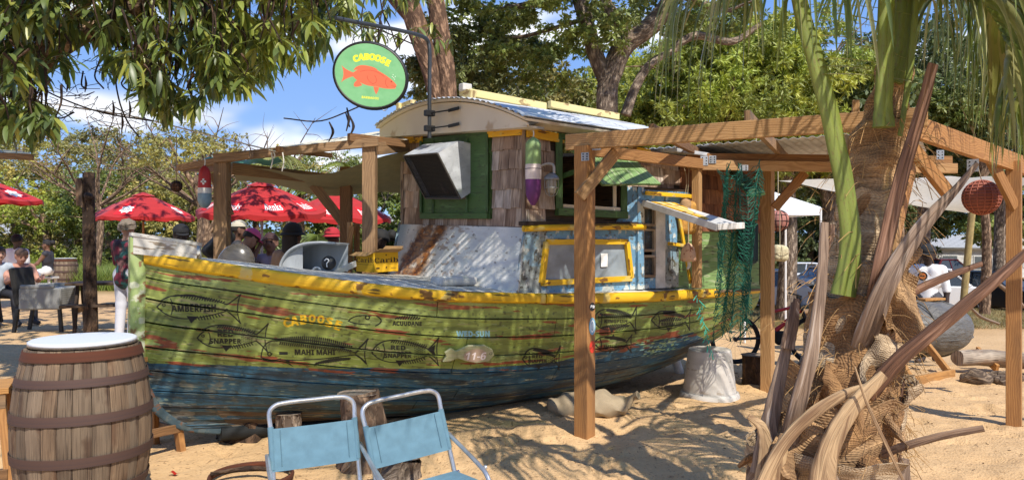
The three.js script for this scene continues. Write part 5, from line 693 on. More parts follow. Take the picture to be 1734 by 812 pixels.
// ───────────── things on the foredeck ─────────────
{
  const cow = thing('grey_cowl', 'grey moulded dome cover standing open on the foredeck', 'cover'), prof = new THREE.CatmullRomCurve3([V(-.235, 0, 0), V(-.225, .08, 0), V(-.16, .175, 0), V(-.05, .232, 0), V(.1, .248, 0), V(.235, .24, 0)]);
  cow.position.copy(W(520, 462, 6.0)); cow.rotation.y = -.12; const cowM = std({ color: 0x98a0a6, roughness: .45, map: T.speck }), cowL = std({ color: 0xb0b5b8, roughness: .5, map: T.speck });
  part('shell', sheet(24, 6, (u, v) => { const p = prof.getPoint(u); return V(p.x, p.y, -.34 * v); }, .012), cowM, cow); part('back_wall', sheet(20, 4, (u, v) => { const p = prof.getPoint(u); return V(p.x, p.y * v, -.30 + .16 * (1 - smooth(0, .35, u))); }, .01), cowM, cow); part('rim', tube(Array.from({ length: 16 }, (_, i) => prof.getPoint(i / 15)), .011, { nr: 8, n: 40 }), cowL, cow); part('side_panel', sheet(4, 6, (u, v) => V(lerp(-.232, -.06, u), v * lerp(.06, .225, Math.pow(u, .6)), lerp(-.01, -.05, u)), .008), cowL, cow);
  const bl = thing('black_ball_hook', 'round black lid with a white hook on the foredeck', 'lid'); bl.position.copy(W(556, 445, 5.85)); part('disc', latheGeo([[.002, .03], [.035, .025], [.055, .01], [.058, 0], [.055, -.02], [.002, -.025]], 24).rotateX(1.4), M.black, bl); part('hook', tube([V(-.02, .02, .05), V(0, .035, .052), V(.015, .02, .052), V(.0, 0, .052), V(.0, -.03, .05)], .004, { nr: 6 }), M.whitePlain, bl);
  const dm = thing('smoked_dome', 'dusty clear plastic hood leaning behind the rail at the foredeck', 'hood'); dm.position.copy(W(398, 450, 6.1)); const dg = new THREE.SphereGeometry(.165, 24, 14, 0, 6.283, 0, 1.5); dg.scale(.95, 1.15, .6); dg.rotateZ(-.35); part('shell', dg, new THREE.MeshPhysicalMaterial({ color: 0x9c968c, roughness: .25, transmission: .7, thickness: 0, side: THREE.DoubleSide, map: T.speck }), dm);
  // beer cartons
  const ct = (inv) => canvasTex(256, 256, (c) => { c.fillStyle = '#e2b01a'; c.fillRect(0, 0, 256, 256); const r = rng(inv + 3); for (let i = 0; i < 60; i++) { c.fillStyle = `rgba(150,110,10,${r() * .2})`; c.fillRect(r() * 256, r() * 256, r() * 60, 2); } c.fillStyle = '#3a1e14'; c.font = 'bold 84px serif'; c.textAlign = 'center'; c.save(); c.translate(128, 132); c.scale(1.12, 1); c.fillText('Carib', 0, 0); c.restore(); c.strokeStyle = '#3a1e14'; c.lineWidth = 4; c.beginPath(); c.moveTo(16, 154); c.quadraticCurveTo(128, 162, 240, 154); c.stroke(); c.fillRect(120, 26, 12, 18); if (inv) { c.fillRect(24, 196, 34, 20); c.fillRect(122, 186, 12, 26); c.fillRect(176, 208, 56, 6); } });
  const bx = thing('beer_carton', 'open yellow and brown beer carton standing on the foredeck', 'carton'), a = W(603, 458, 6.35), b = W(633, 460, 6.15), c = W(674, 462, 6.45), h = .165, m0 = std({ map: ct(0), roughness: .75 }), m1 = std({ map: ct(1), roughness: .75 }), d = a.clone().add(c).sub(b), up = V(0, h, 0), y0 = b.y - .005; [a, b, c, d].forEach((p) => { p.y = y0; });
  part('side', panel(a, b, b.clone().add(up), a.clone().add(up), .004, 1, 1, 'unit'), m0, bx); part('side', panel(b, c, c.clone().add(up), b.clone().add(up), .004, 1, 1, 'unit'), m1, bx); part('side', panel(c, d, d.clone().add(up), c.clone().add(up), .004, 1, 1, 'unit'), m0, bx); part('side', panel(d, a, a.clone().add(up), d.clone().add(up), .004, 1, 1, 'unit'), m1, bx);
  const fl = (p, q, o) => part('flap', panel(p.clone().add(up), q.clone().add(up), q.clone().add(up).add(o), p.clone().add(up).add(o), .003), std({ color: 0x9a7a50, roughness: .85 }), bx); fl(b, c, V(.06, .03, .07)); fl(a, b, V(-.06, -.03, .03)); fl(c, d, V(.04, .05, -.05));
  single('loose_board', beamGeo(W(566, 462, 5.9), W(602, 446, 6.2), .05, .015), M.white, 'short white board leaning against the beer carton', 'board');
}
// ───────────── red umbrellas ─────────────
M.red = new THREE.MeshPhysicalMaterial({ color: lin(.66, .02, .02), roughness: .9, transmission: .12, thickness: 0, side: THREE.DoubleSide, map: T.weave });
const logoT = canvasTex(256, 160, (c) => { c.fillStyle = '#d01c26'; c.fillRect(0, 0, 256, 160); c.fillStyle = '#f0eee8'; c.beginPath(); c.moveTo(38, 52); c.lineTo(218, 52); c.lineTo(240, 62); c.lineTo(212, 80); c.lineTo(232, 112); c.lineTo(188, 112); c.lineTo(170, 136); c.lineTo(128, 120); c.lineTo(86, 136); c.lineTo(68, 112); c.lineTo(24, 112); c.lineTo(44, 80); c.lineTo(16, 62); c.fill(); c.beginPath(); c.moveTo(70, 52); c.lineTo(128, 30); c.lineTo(186, 52); c.fill(); c.fillStyle = '#2a2226'; c.font = 'bold 56px serif'; c.textAlign = 'center'; c.textBaseline = 'middle'; c.fillText('Banks', 128, 84); });
const wordT = canvasTex(256, 96, (c) => { c.fillStyle = '#d01c26'; c.fillRect(0, 0, 256, 96); c.fillStyle = '#f4eeea'; c.font = 'bold 72px serif'; c.textAlign = 'center'; c.textBaseline = 'middle'; c.fillText('Banks', 128, 52); });
function umbrella(label, c, rad, rise, ground, turn, tiltX, word, poleM) {
  const g = thing('parasol', label, 'parasol', 'red beach parasols'); g.position.set(c.x, ground, c.z); const hgt = c.y - ground, N = 8, ca = new THREE.Group();
  const S = (ang, q) => { const k = ((ang / (6.2832 / N)) % 1 + 1) % 1, sag = 1 - .045 * Math.sin(k * Math.PI) * q, rr2 = rad * q * (1 - (1 - Math.cos(Math.PI / N)) * Math.sin(k * Math.PI) * q * .6); const p = V(Math.cos(ang) * rr2, rise * (1 - Math.pow(q, 1.25)) * sag - .035 * Math.sin(k * Math.PI) * q, Math.sin(ang) * rr2); return p.applyEuler(new THREE.Euler(tiltX, 0, 0)).applyAxisAngle(V(0, 1, 0), turn).add(V(0, hgt, 0)); };
  const can = part('canopy', sheet(64, 10, (u, v) => S(-u * 6.2832, Math.max(.002, v))), M.red, g); part('valance', sheet(64, 1, (u, v) => { const p = S(-u * 6.2832, 1); p.y -= v * .07 * (1 + .2 * Math.sin(u * 6.2832 * 16)); return p; }), M.red, can); part('top_vent', sheet(32, 3, (u, v) => { const p = S(-u * 6.2832, Math.max(.002, v * .22)); p.y += .04 * (1 - v * .2); return p; }), M.red, can);
  for (let k = 0; k < N; k++) { const a0 = (k + .5) / N * 6.2832; if (k % 2 && !word) continue; const w = word ? .40 : .42; part('printed_logo', sheet(6, 4, (u, v) => { const p = S(a0 + (.5 - u) * w * 1.0, lerp(.92, word ? .62 : .50, v)); p.y += .006; return p; }, 0, 'unit'), word ? M.wordRed : M.logoRed, can); }
  part('pole', tube([V(0, -.2, 0), S(0, 0.002).setX(0).setZ(0)], .022, { nr: 10, n: 1 }), poleM, g); for (let k = 0; k < N; k++) { const a = k / N * 6.2832; part('rib', tube([V(0, hgt - .02 - rise * .1, 0), S(a, .55).add(V(0, -.02, 0))], .006, { nr: 5, n: 1 }), M.galv, g); }
  part('hub', latheGeo([[.03, -.06], [.04, -.02], [.04, .03], [.02, .05]], 12).translate(0, hgt - rise * .1, 0), M.black, g); return g;
}
M.logoRed = std({ map: logoT, roughness: .85 }); M.wordRed = std({ map: wordT, roughness: .85 });
umbrella('red parasol with white logo above the standing person in the floral shirt', W(242, 366, 15.5), 1.0, .47, 0, .42, .02, false, M.pine);
umbrella('red parasol cut off by the picture edge above the seated group', W(-35, 338, 15), 1.15, .45, 0, .2, .03, false, M.pine);
umbrella('tilted red parasol on a steel pole behind the foredeck', W(443, 356, 11.5), .98, .42, 0, .15, .10, true, M.galv);
umbrella('red parasol half hidden behind the canopy post', W(572, 366, 13.5), 1.0, .45, 0, .5, .06, true, M.galv);
// ───────────── the coconut palm in the foreground ─────────────
const palm = thing('coconut_palm', 'young coconut palm wrapped in brown fibre with cut dry stalks', 'palm');
const PD = 3.4;
M.burlap = std({ map: T.burlap, bumpMap: T.burlapBump, bumpScale: .006, roughness: .98 });
M.burlap2 = std({ map: T.burlap, color: 0xf0dcc4, bumpMap: T.burlapBump, bumpScale: .006, roughness: .98 });
M.burlap3 = std({ map: T.burlap, color: 0xd8bc9c, bumpMap: T.burlapBump, bumpScale: .006, roughness: .98 });
M.dryBrown = std({ map: T.petiole, bumpMap: oldBump, bumpScale: .003, roughness: .8 }); M.dryRed = std({ map: T.petiole, color: 0xdcbcaa, bumpMap: oldBump, bumpScale: .003, roughness: .75 }); M.dryPale = std({ map: T.petiole, color: 0xfff4e8, bumpMap: oldBump, bumpScale: .003, roughness: .85 });
M.straw = std({ map: T.strawPet, bumpMap: oldBump, bumpScale: .003, roughness: .85 });
M.greenPet = std({ map: T.greenPet, roughness: .5 });
const trunkPts = [[1396, 960, .30], [1408, 800, .25], [1420, 690, .205], [1440, 560, .165], [1458, 440, .128], [1470, 330, .118], [1490, 230, .112], [1508, 150, .085], [1520, 60, .068], [1528, -60, .06], [1532, -150, .05]];
const trunkCurve = new THREE.CatmullRomCurve3(trunkPts.map(([x, y]) => W(x, y, PD))), trunkR = (t) => { const f = t * (trunkPts.length - 1), i = Math.min(trunkPts.length - 2, Math.floor(f)); return lerp(trunkPts[i][2], trunkPts[i + 1][2], f - i) * .8; };
part('trunk', tube(trunkPts.map(([x, y]) => W(x, y, PD)), trunkR, { nr: 24, n: 70, bump: (t, a) => 1 + .03 * Math.sin(t * 160) + .04 * Math.sin(a * 3 + t * 9) }), std({ map: T.burlap, color: 0xf0dcc8, bumpMap: T.burlapBump, bumpScale: .004, roughness: .95 }), palm);
function wrapSheet(t0, t1, a0, a1, lift, flare, seed, m) {         // a sleeve of fibre cloth round the trunk; angle 0 faces right, +90° the viewer
  return part('fibre_sheath', sheet(34, 16, (u, v) => {
    const t = lerp(t0, t1, v), a = lerp(a0, a1, u), c = trunkCurve.getPoint(clamp(t)), edge = (fbm(u * 7 + seed, v * 3, 3) - .5), r = trunkR(clamp(t)) + lift + flare * Math.pow(v, 2) * (.6 + .8 * vnoise(u * 4 + seed, 3)) + .028 * edge + .016 * Math.sin(u * 19 + seed + v * 5) * (1 - v * .4) + .012 * Math.sin(v * 17 + u * 6 + seed);
    return V(c.x + Math.cos(a) * r, c.y + .10 * (fbm(u * 5 + seed * 3, 8.5, 3) - .5) * v + .05 * (vnoise(u * 9 + seed, 1.5) - .5) * v, c.z + Math.sin(a) * r);
  }, .004), m, palm);
}
wrapSheet(.04, .22, -.6, 4.2, .05, .05, 1, M.burlap2); wrapSheet(.10, .26, .6, 3.6, .075, .02, 4, M.burlap3); wrapSheet(.16, .35, -.4, 3.7, .04, .05, 2, M.burlap3); wrapSheet(.24, .40, .9, 4.0, .035, .045, 3, M.burlap); wrapSheet(.30, .50, -.9, 3.0, .02, .02, 5, M.burlap); wrapSheet(.30, .42, -1.1, .9, .05, .07, 6, M.burlap2); wrapSheet(.46, .62, -.3, 3.6, .012, .016, 7, M.burlap2); wrapSheet(.60, .78, .3, 3.4, .006, .006, 8, M.burlap2); wrapSheet(.02, .15, 1.2, 3.9, .10, .09, 9, M.burlap); wrapSheet(.13, .24, -.9, .8, .07, .09, 12, M.burlap);
// torn hanging flaps
for (const [a, b, c, d, m, s] of [[[1480, 560], [1445, 640], [1500, 650], [1545, 585], M.burlap, 1], [[1500, 430], [1490, 540], [1560, 590], [1560, 470], M.burlap2, 2], [[1400, 610], [1380, 690], [1450, 720], [1480, 640], M.burlap3, 3], [[1500, 640], [1490, 720], [1530, 760], [1515, 690], M.burlap2, 4], [[1440, 690], [1430, 790], [1500, 812], [1520, 720], M.burlap3, 5], [[1335, 690], [1300, 770], [1370, 830], [1420, 740], M.burlap2, 6]]) { const f = quadPoint(W(...b, 3.16), W(...c, 3.12), W(...d, 3.22), W(...a, 3.2)); part('fibre_flap', sheet(14, 12, (u, v) => { const p = f(u, v); p.z += .05 * Math.sin(u * 5 + s) * (1 - v) + .03 * Math.sin(v * 7 + u * 4 + s); p.x += .03 * (vnoise(v * 6 + s, u * 3) - .5); p.y += .05 * (vnoise(u * 7 + s * 5, 2) - .5) * (1 - v); return p; }, .003), m, palm); }
function stalk(pts, widths, m, D = 3.1, name = 'dry_stalk', flat = .5, frayed = true) {
  const P = pts.map((q) => W(q[0], q[1], q[2] || D)), k = D / FPX * .5, s = R() * 9;
  return part(name, tube(P, widths.map((w) => w * k * (name === 'green_stem' ? .92 : .86)), { nr: 16, n: pts.length * 8, flat, side: V(.1, 0, 1), bump: (t, a) => 1 + .10 * Math.sin(a * 2 + s) + .06 * Math.sin(a * 9 + s) + .03 * Math.sin(t * 40 + a * 3) - .30 * Math.pow(Math.max(0, Math.cos(a)), 3) }), m, palm);
}
stalk([[1581, 108], [1560, 190], [1527, 300], [1505, 390], [1487, 470], [1474, 540, 3.3]], [20, 24, 28, 30, 30, 26], M.dryRed, 3.12);
stalk([[1656, 276], [1618, 322], [1572, 372], [1530, 430], [1498, 490], [1472, 555, 3.16], [1450, 620, 3.32]], [9, 16, 28, 34, 40, 46, 40], M.dryBrown, 3.08);
stalk([[1745, 424, 2.95], [1680, 480, 2.98], [1600, 546, 3.02], [1520, 612, 3.08], [1470, 670, 3.15]], [18, 24, 28, 32, 34], M.dryRed, 3.0);
stalk([[1498, 634], [1460, 672], [1425, 718], [1402, 770], [1390, 840]], [20, 30, 38, 42, 60], M.straw, 3.02);
stalk([[1472, 652], [1430, 668], [1380, 698], [1335, 742], [1300, 800], [1285, 840]], [10, 22, 26, 26, 28, 30], M.straw, 3.04);
stalk([[1397, 376], [1394, 450], [1386, 530], [1372, 610], [1350, 690, 3.1], [1330, 780, 3.25]], [18, 23, 28, 34, 40, 44], M.dryBrown, 3.05);
{ const st = stalk([[1346, 512], [1332, 590], [1316, 660], [1300, 740], [1292, 800]], [16, 24, 34, 46, 56], M.dryBrown, 3.2); stalk([[1350, 505], [1343, 545], [1334, 590]], [12, 27, 30], M.dryPale, 3.18); }
stalk([[1667, 725, 2.95], [1600, 737, 3.0], [1530, 756, 3.08], [1480, 775, 3.2]], [13, 15, 17, 18], M.dryPale, 3.0);
stalk([[1268, 704], [1290, 722], [1297, 760], [1290, 830]], [10, 20, 26, 34], M.straw, 3.15); stalk([[1330, 735], [1318, 780], [1306, 830]], [20, 30, 36], M.straw, 3.1);
stalk([[1664, 446], [1610, 466], [1555, 490], [1515, 512]], [10, 15, 18, 20], M.dryRed, 3.5, 'dry_stalk'); stalk([[1250, 790], [1275, 775], [1310, 790], [1340, 830]], [8, 20, 30, 40], M.burlap3, 3.3, 'fibre_clump');
stalk([[1532, 640], [1526, 700], [1524, 820]], [4, 7, 8], M.dryRed, 3.25); stalk([[1448, 620], [1468, 680], [1505, 760], [1530, 812]], [3, 6, 7, 5], M.straw, 2.98);
for (let k = 0; k < 10; k++) { const a = k / 10 * 6.28; part('root_boot', tube([V(1.44 + Math.cos(a) * .25, -.05, -3.4 + Math.sin(a) * .25), V(1.44 + Math.cos(a) * .3, .25, -3.4 + Math.sin(a) * .3), V(1.44 + Math.cos(a) * .33, .5, -3.4 + Math.sin(a) * .33)], [.09, .07, .02], { nr: 9, flat: .5 }), k % 2 ? M.dryBrown : M.straw, palm); }
// living stems
stalk([[1344, -60], [1356, 10], [1378, 90], [1402, 180], [1422, 270], [1437, 360], [1440, 430], [1428, 500]], [24, 28, 30, 32, 33, 34, 38, 44], M.greenPet, 3.22, 'green_stem', .75);
stalk([[1502, -80], [1501, 40], [1499, 120], [1496, 180], [1497, 215]], [28, 30, 31, 32, 40], M.greenPet, 3.2, 'green_stem', .8); stalk([[1536, -90], [1532, 20], [1526, 80], [1515, 140]], [30, 34, 36, 30], M.greenPet, 3.3, 'green_stem', .8); stalk([[1560, -90], [1550, 30], [1540, 130], [1525, 230]], [12, 14, 14, 10], M.greenPet, 3.25, 'green_stem', .6);
// loose fibres
{ const g = [], r = rng(21); for (let i = 0; i < 520; i++) { const t = Math.pow(r(), 1.4) * .62, c = trunkCurve.getPoint(t), a = r() * 3.6 - .2, q = trunkR(t) + .04 + r() * .08, p = V(c.x + Math.cos(a) * q, c.y, c.z + Math.sin(a) * q), l = lerp(.05, .22, r() * r()), d = V(Math.cos(a) + (r() - .5) * 1.4, (r() - .55) * 1.6, Math.sin(a) * .6 + (r() - .5)).normalize(); g.push(tube([p, p.clone().addScaledVector(d, l * .5).add(V(0, .01, 0)), p.clone().addScaledVector(d, l).add(V((r() - .5) * .06, -l * .35, 0))], .0011 + r() * .0008, { nr: 3, n: 5, cap: false })); } const o = part('loose_fibre', merge(g), std({ color: 0xb08c5c, roughness: 1 }), palm); o.userData.kind = 'stuff'; }
// fronds
const leafMats = [[.26, .31, .06], [.21, .27, .055], [.36, .37, .10], [.16, .22, .05], [.42, .40, .15]].map((c) => new THREE.MeshPhysicalMaterial({ color: lin(...c), roughness: .42, transmission: .42, thickness: 0, side: THREE.DoubleSide }));
function leafletGeo(base, dir, len, wid, droop, seed, side) {         // a folded strip that bends under its own weight
  const n = 9, pos = [], uv = [], idx = []; let p = base.clone(), d = dir.clone(); const tw = (vnoise(seed * 3.1, 2) - .5) * 1.6;
  for (let i = 0; i <= n; i++) {
    const t = i / n, w = wid * Math.min(1, t * 9 + .35) * Math.pow(1 - t, .55) + .0006; let s = d.clone().cross(side).normalize(); s.applyAxisAngle(d, tw * t + .25); const nrm = s.clone().cross(d).normalize();
    const f = .35 * w; pos.push(...p.clone().addScaledVector(s, w).addScaledVector(nrm, f).toArray(), ...p.toArray(), ...p.clone().addScaledVector(s, -w).addScaledVector(nrm, f).toArray()); uv.push(t, 0, t, .5, t, 1);
    p = p.clone().addScaledVector(d, len / n); d.add(V((vnoise(seed + t * 3, 7) - .5) * .12, -droop * (.4 + t) / n * 2, 0)).normalize();
  }
  for (let i = 0; i < n; i++) { const a = i * 3; idx.push(a, a + 1, a + 3, a + 1, a + 4, a + 3, a + 1, a + 2, a + 4, a + 2, a + 5, a + 4); }
  return indexed(pos, uv, idx);
}
function frond(pts, o) {                    // pts: Vector3 along the rib
  const { n = 30, len = .55, wid = .013, droop = 1.2, from = .15, sides = [-1, 1], r0 = .016, singly = true, sideDir = null, seed = 1, fwd = .55 } = o, r = rng(seed), c = new THREE.CatmullRomCurve3(pts), fr = part('frond', tube(pts, [r0, r0 * .7, r0 * .35, .003], { nr: 8, n: 30 }), M.greenPet, palm), all = [];
  for (let i = 0; i < n; i++) for (const sd of sides) {
    const t = lerp(from, .985, (i + r() * .5) / n), p = c.getPoint(t), T0 = c.getTangent(t), sv = (sideDir || T0.clone().cross(V(0, 1, 0)).normalize()).clone().multiplyScalar(sd), d = sv.clone().addScaledVector(T0, fwd + r() * .25).add(V(0, .12 + (r() - .5) * .3, 0)).normalize();
    const l = len * (.55 + .6 * Math.sin(Math.PI * clamp(t * .9 + .08))) * lerp(.85, 1.12, r()), g = leafletGeo(p, d, l, wid * lerp(.8, 1.2, r()), droop * lerp(.6, 1.5, r()), r() * 90, T0);
    if (singly) part('leaflet', g, leafMats[Math.floor(r() * 5)], fr); else all.push(g);
  }
  if (!singly) { const m = part('leaflets', merge(all), leafMats[1], fr); m.userData.kind = 'stuff'; }
  return fr;
}
const cr = W(1532, -130, 3.4);
frond([W(1350, -10, 3.22), W(1336, -62, 3.2), W(1300, -100, 3.15), W(1245, -105, 3.1), W(1190, -60, 3.05)], { n: 24, len: .85, droop: 3.2, from: .1, seed: 2, fwd: .2, wid: .018 });
frond([W(1500, -40, 3.2), W(1480, -100, 3.1), W(1420, -150, 3.0), W(1330, -140, 2.95), W(1250, -60, 2.9)], { n: 22, len: .66, droop: 2.8, from: .2, seed: 4, fwd: .4, wid: .017 });
frond([W(1545, -20, 3.3), W(1580, -90, 3.25), W(1650, -110, 3.15), W(1730, -40, 3.05), W(1790, 90, 3.0)], { n: 44, len: .85, droop: 2.0, from: .05, seed: 5, wid: .018 });
frond([W(1550, 20, 3.35), W(1590, -40, 3.3), W(1645, -20, 3.2), W(1700, 60, 3.15), W(1730, 170, 3.1)], { n: 44, len: .68, droop: 1.8, from: .04, seed: 6, wid: .018 });
frond([W(1548, 50, 3.55), W(1585, -5, 3.6), W(1650, 5, 3.6), W(1715, 80, 3.6), W(1760, 190, 3.55)], { n: 46, len: .66, droop: 1.5, from: .22, seed: 26, wid: .017, singly: false, r0: .008 });
frond([W(1540, -60, 3.5), W(1620, -110, 3.7), W(1720, -70, 3.9), W(1810, 30, 4.1), W(1870, 160, 4.2)], { n: 30, len: .85, droop: 1.4, from: .1, seed: 7, wid: .018 });
frond([W(1530, -80, 3.6), W(1560, -130, 4.0), W(1620, -90, 4.5), W(1690, 40, 4.9)], { n: 36, len: .8, droop: 1.5, from: .1, seed: 8, wid: .015, singly: false });
// leaflets that reach across between the two green stems
{ const fr = palm.children.find((o) => o.name === 'frond'), r = rng(40); for (let i = 0; i < 10; i++) { const y = 8 + i * 13, p = W(1358 + y * .25 + i * .6, y, 3.2); part('leaflet', leafletGeo(p, V(1, .05 - i * .004, -.25 + r() * .2).normalize(), lerp(.38, .55, r()), .007, .18 + r() * .2, r() * 90, V(0, 1, 0)), leafMats[i % 5], fr); } }
// fronds that arch over the boat above the picture and throw the striped shade
for (const [x, y, z, up, s] of [[-1.5, 3.5, -3.4, .9, 11], [-.6, 3.7, -4.3, 1.0, 12], [.4, 3.5, -5.0, .8, 13], [-2.1, 3.4, -2.7, 1.0, 14], [-.2, 3.6, -3.9, .8, 15], [.9, 3.6, -4.6, .8, 18], [-1.2, 3.6, -2.9, 1.1, 19], [.2, 3.3, -2.2, .7, 17]]) { const e = V(x, y, z), m1 = cr.clone().lerp(e, .35), m2 = cr.clone().lerp(e, .7); m1.y += up * .7; m2.y += up * .6; frond([cr.clone().add(V(0, .1, 0)), m1, m2, e], { n: 44, len: .7, droop: .6, from: .14, seed: s, singly: false, wid: .020, r0: .022 }); }
// ───────────── trees ─────────────
function leafSpray(n, len, wid, seed, droop = .3) {        // a spray of folded leaves round a twig tip
  const r = rng(seed), pos = [], uv = [], idx = [];
  for (let i = 0; i < n; i++) {
    const a = r() * 6.283, e = (r() - .35) * 1.8, d = V(Math.cos(a) * Math.cos(e), Math.sin(e) - droop, Math.sin(a) * Math.cos(e)).normalize(), b = d.clone().multiplyScalar(r() * .35 * len), s = d.clone().cross(V(r() - .5, r() - .5, r() - .5)).normalize(), l = len * lerp(.7, 1.2, r()), w = wid * lerp(.7, 1.2, r()), k = pos.length / 3, nn = s.clone().cross(d);
    const tip = b.clone().addScaledVector(d, l).add(V(0, -l * .18, 0)), mid = b.clone().addScaledVector(d, l * .45).addScaledVector(nn, l * .06);
    pos.push(...b.toArray(), ...mid.clone().addScaledVector(s, w).toArray(), ...tip.toArray(), ...mid.clone().addScaledVector(s, -w).toArray()); uv.push(0, .5, .5, 1, 1, .5, .5, 0); idx.push(k, k + 1, k + 2, k, k + 2, k + 3);
  }
  return indexed(pos, uv, idx);
}
const leafM = (c, tr = .3, rough = .55) => new THREE.MeshPhysicalMaterial({ color: lin(...c), roughness: rough, transmission: tr, thickness: 0, side: THREE.DoubleSide });
const sprayFine = leafSpray(16, .36, .085, 5), sprayFeather = leafSpray(28, .34, .05, 6), sprayBroad = leafSpray(12, .42, .13, 7);
const tmpM = new THREE.Matrix4(), tmpQ = new THREE.Quaternion(), tmpE = new THREE.Euler(), tmpC = new THREE.Color();
function crown(parent, blobs, o) {       // blobs: [x,y,z, rx,ry,rz, clumps]; sprays gather in clumps so that gaps stay open
  const { geo = sprayFine, mat, per = 26, size = .5, seed = 1, tint = .25, clump = .55, hollow = .35 } = o, r = rng(seed), mats = [], cols = [];
  for (const [bx, by, bz, rx, ry, rz, n] of blobs) for (let k = 0; k < n; k++) {
    let x, y, z, q; do { x = r() * 2 - 1; y = r() * 2 - 1; z = r() * 2 - 1; q = Math.hypot(x, y, z); } while (q > 1 || q < hollow); const cx = bx + x * rx, cy = by + y * ry, cz = bz + z * rz, cs = clump * lerp(.6, 1.3, r()), tone = 1 + (r() - .5) * tint * 2, yel = r() * tint;
    for (let i = 0; i < per; i++) { const g = () => (r() + r() + r() - 1.5) * 1.1; tmpE.set(r() * 1.4 - .7, r() * 6.28, r() * 1.4 - .7); tmpQ.setFromEuler(tmpE); const s = size * lerp(.6, 1.25, r()); tmpM.compose(V(cx + g() * cs, cy + g() * cs * .7, cz + g() * cs), tmpQ, V(s, s, s)); mats.push(tmpM.clone()); const t = tone * lerp(.8, 1.2, r()); cols.push([t * (1 + yel * .7), t, t * (1 - yel * .3)]); }
  }
  const m = new THREE.InstancedMesh(geo, mat, mats.length); mats.forEach((q, i) => { m.setMatrixAt(i, q); m.setColorAt(i, tmpC.setRGB(...cols[i])); }); m.name = 'crown'; m.userData.kind = 'stuff'; m.castShadow = m.receiveShadow = true; parent.add(m); return m;
}
function limbs(parent, base, tips, r0, m, seed, name = 'limb', kids = 3) {   // crooked limbs from base to each tip, with side twigs
  const r = rng(seed), tw = []; for (const t of tips) { const L = base.distanceTo(t), j = () => (r() - .5) * L * .16, pts = [base, base.clone().lerp(t, .33).add(V(j(), j() * .5, j())), base.clone().lerp(t, .66).add(V(j(), j() * .5, j())), t]; part(name, tube(pts, [r0, r0 * .75, r0 * .5, r0 * .15], { nr: 8, n: 12, bump: (q, a) => 1 + .08 * Math.sin(a * 3 + q * 9) }), m, parent); const c = new THREE.CatmullRomCurve3(pts); for (let k = 0; k < kids; k++) { const p = c.getPoint(lerp(.35, .95, r())), d = V(r() - .5, r() * .7 - .1, r() - .5).normalize().multiplyScalar(L * lerp(.2, .5, r())); tw.push(tube([p, p.clone().addScaledVector(d, .5).add(V(j() * .4, j() * .4, 0)), p.clone().add(d)], [r0 * .28, r0 * .18, r0 * .05], { nr: 5, n: 6, cap: false })); } }
  if (tw.length) { const o = part('twigs', merge(tw), m, parent); o.userData.kind = 'stuff'; }
}
function tree(name, label, cat, group) { return thing(name, label, cat, group); }
// the two tall grey trunks behind the cabin
{
  const g = tree('twin_trunk_tree', 'tall tree with twin pinkish grey trunks rising behind the cabin roof', 'tree'), D = 11.5, k = D / FPX / 2;
  const tr = (pts, ws, m = M.barkTan) => part('trunk', tube(pts.map(([x, y, d]) => W(x, y, d || D)), ws.map((w) => w * k), { nr: 14, n: 30, bump: (t, a) => 1 + .06 * Math.sin(a * 3 + t * 8) }), m, g);
  tr([[750, 560], [748, 300], [744, 195], [730, 120], [708, 50], [684, -30], [655, -160]], [60, 50, 30, 32, 36, 34, 26]); tr([[756, 300], [759, 195], [755, 120], [744, 40], [735, -30], [732, -200]], [40, 30, 30, 30, 30, 24]); tr([[716, 55], [690, 25], [660, -10], [620, -60]], [26, 22, 18, 12]);
  limbs(g, W(733, -40, D), [W(640, -220, 11), W(820, -200, 11), W(760, -330, 12.5), W(900, -120, 12), W(560, -150, 10.5)], .16, M.barkTan, 3);
  crown(g, [[...W(830, -190, 12).toArray(), 2.6, 1.0, 2.2, 60], [...W(780, 90, 13.5).toArray(), 1.0, 1.3, 1.0, 34], [...W(720, 130, 12).toArray(), .25, .35, .3, 6]], { geo: sprayFine, mat: leafM([.19, .23, .06]), size: .26, per: 26, seed: 31, clump: .28, hollow: .1 });
  // bare pod-hung twigs beside the sign
  const r = rng(77), tw = []; for (const pts of [[[640, -40], [648, 20], [660, 45], [672, 80]], [[625, -40], [612, 30], [615, 70], [625, 95]], [[560, -30], [600, 40], [640, 50], [700, 75]], [[655, -20], [640, 60], [644, 110]], [[480, 200], [540, 205], [585, 190], [640, 165]], [[585, 190], [592, 215]], [[690, 60], [665, 95], [668, 120]]]) tw.push(tube(pts.map(([x, y]) => W(x, y, 8.2)), .008, { nr: 5, n: 14 })); const o = part('twigs', merge(tw), M.barkDark, g); o.userData.kind = 'stuff';
  for (const [x, y, l] of [[633, 60, 45], [668, 85, 50], [640, 25, 40], [612, 62, 30], [587, 182, 40], [592, 196, 36], [557, 206, 34], [676, 100, 40]]) part('seed_pod', tube([W(x, y, 8.15), W(x + 3 + r() * 4, y + l * .5, 8.15), W(x - 1, y + l, 8.15)], [.008, .017, .006], { nr: 7, n: 10, flat: .4 }), std({ color: 0x2c211c, roughness: .8 }), g);
}
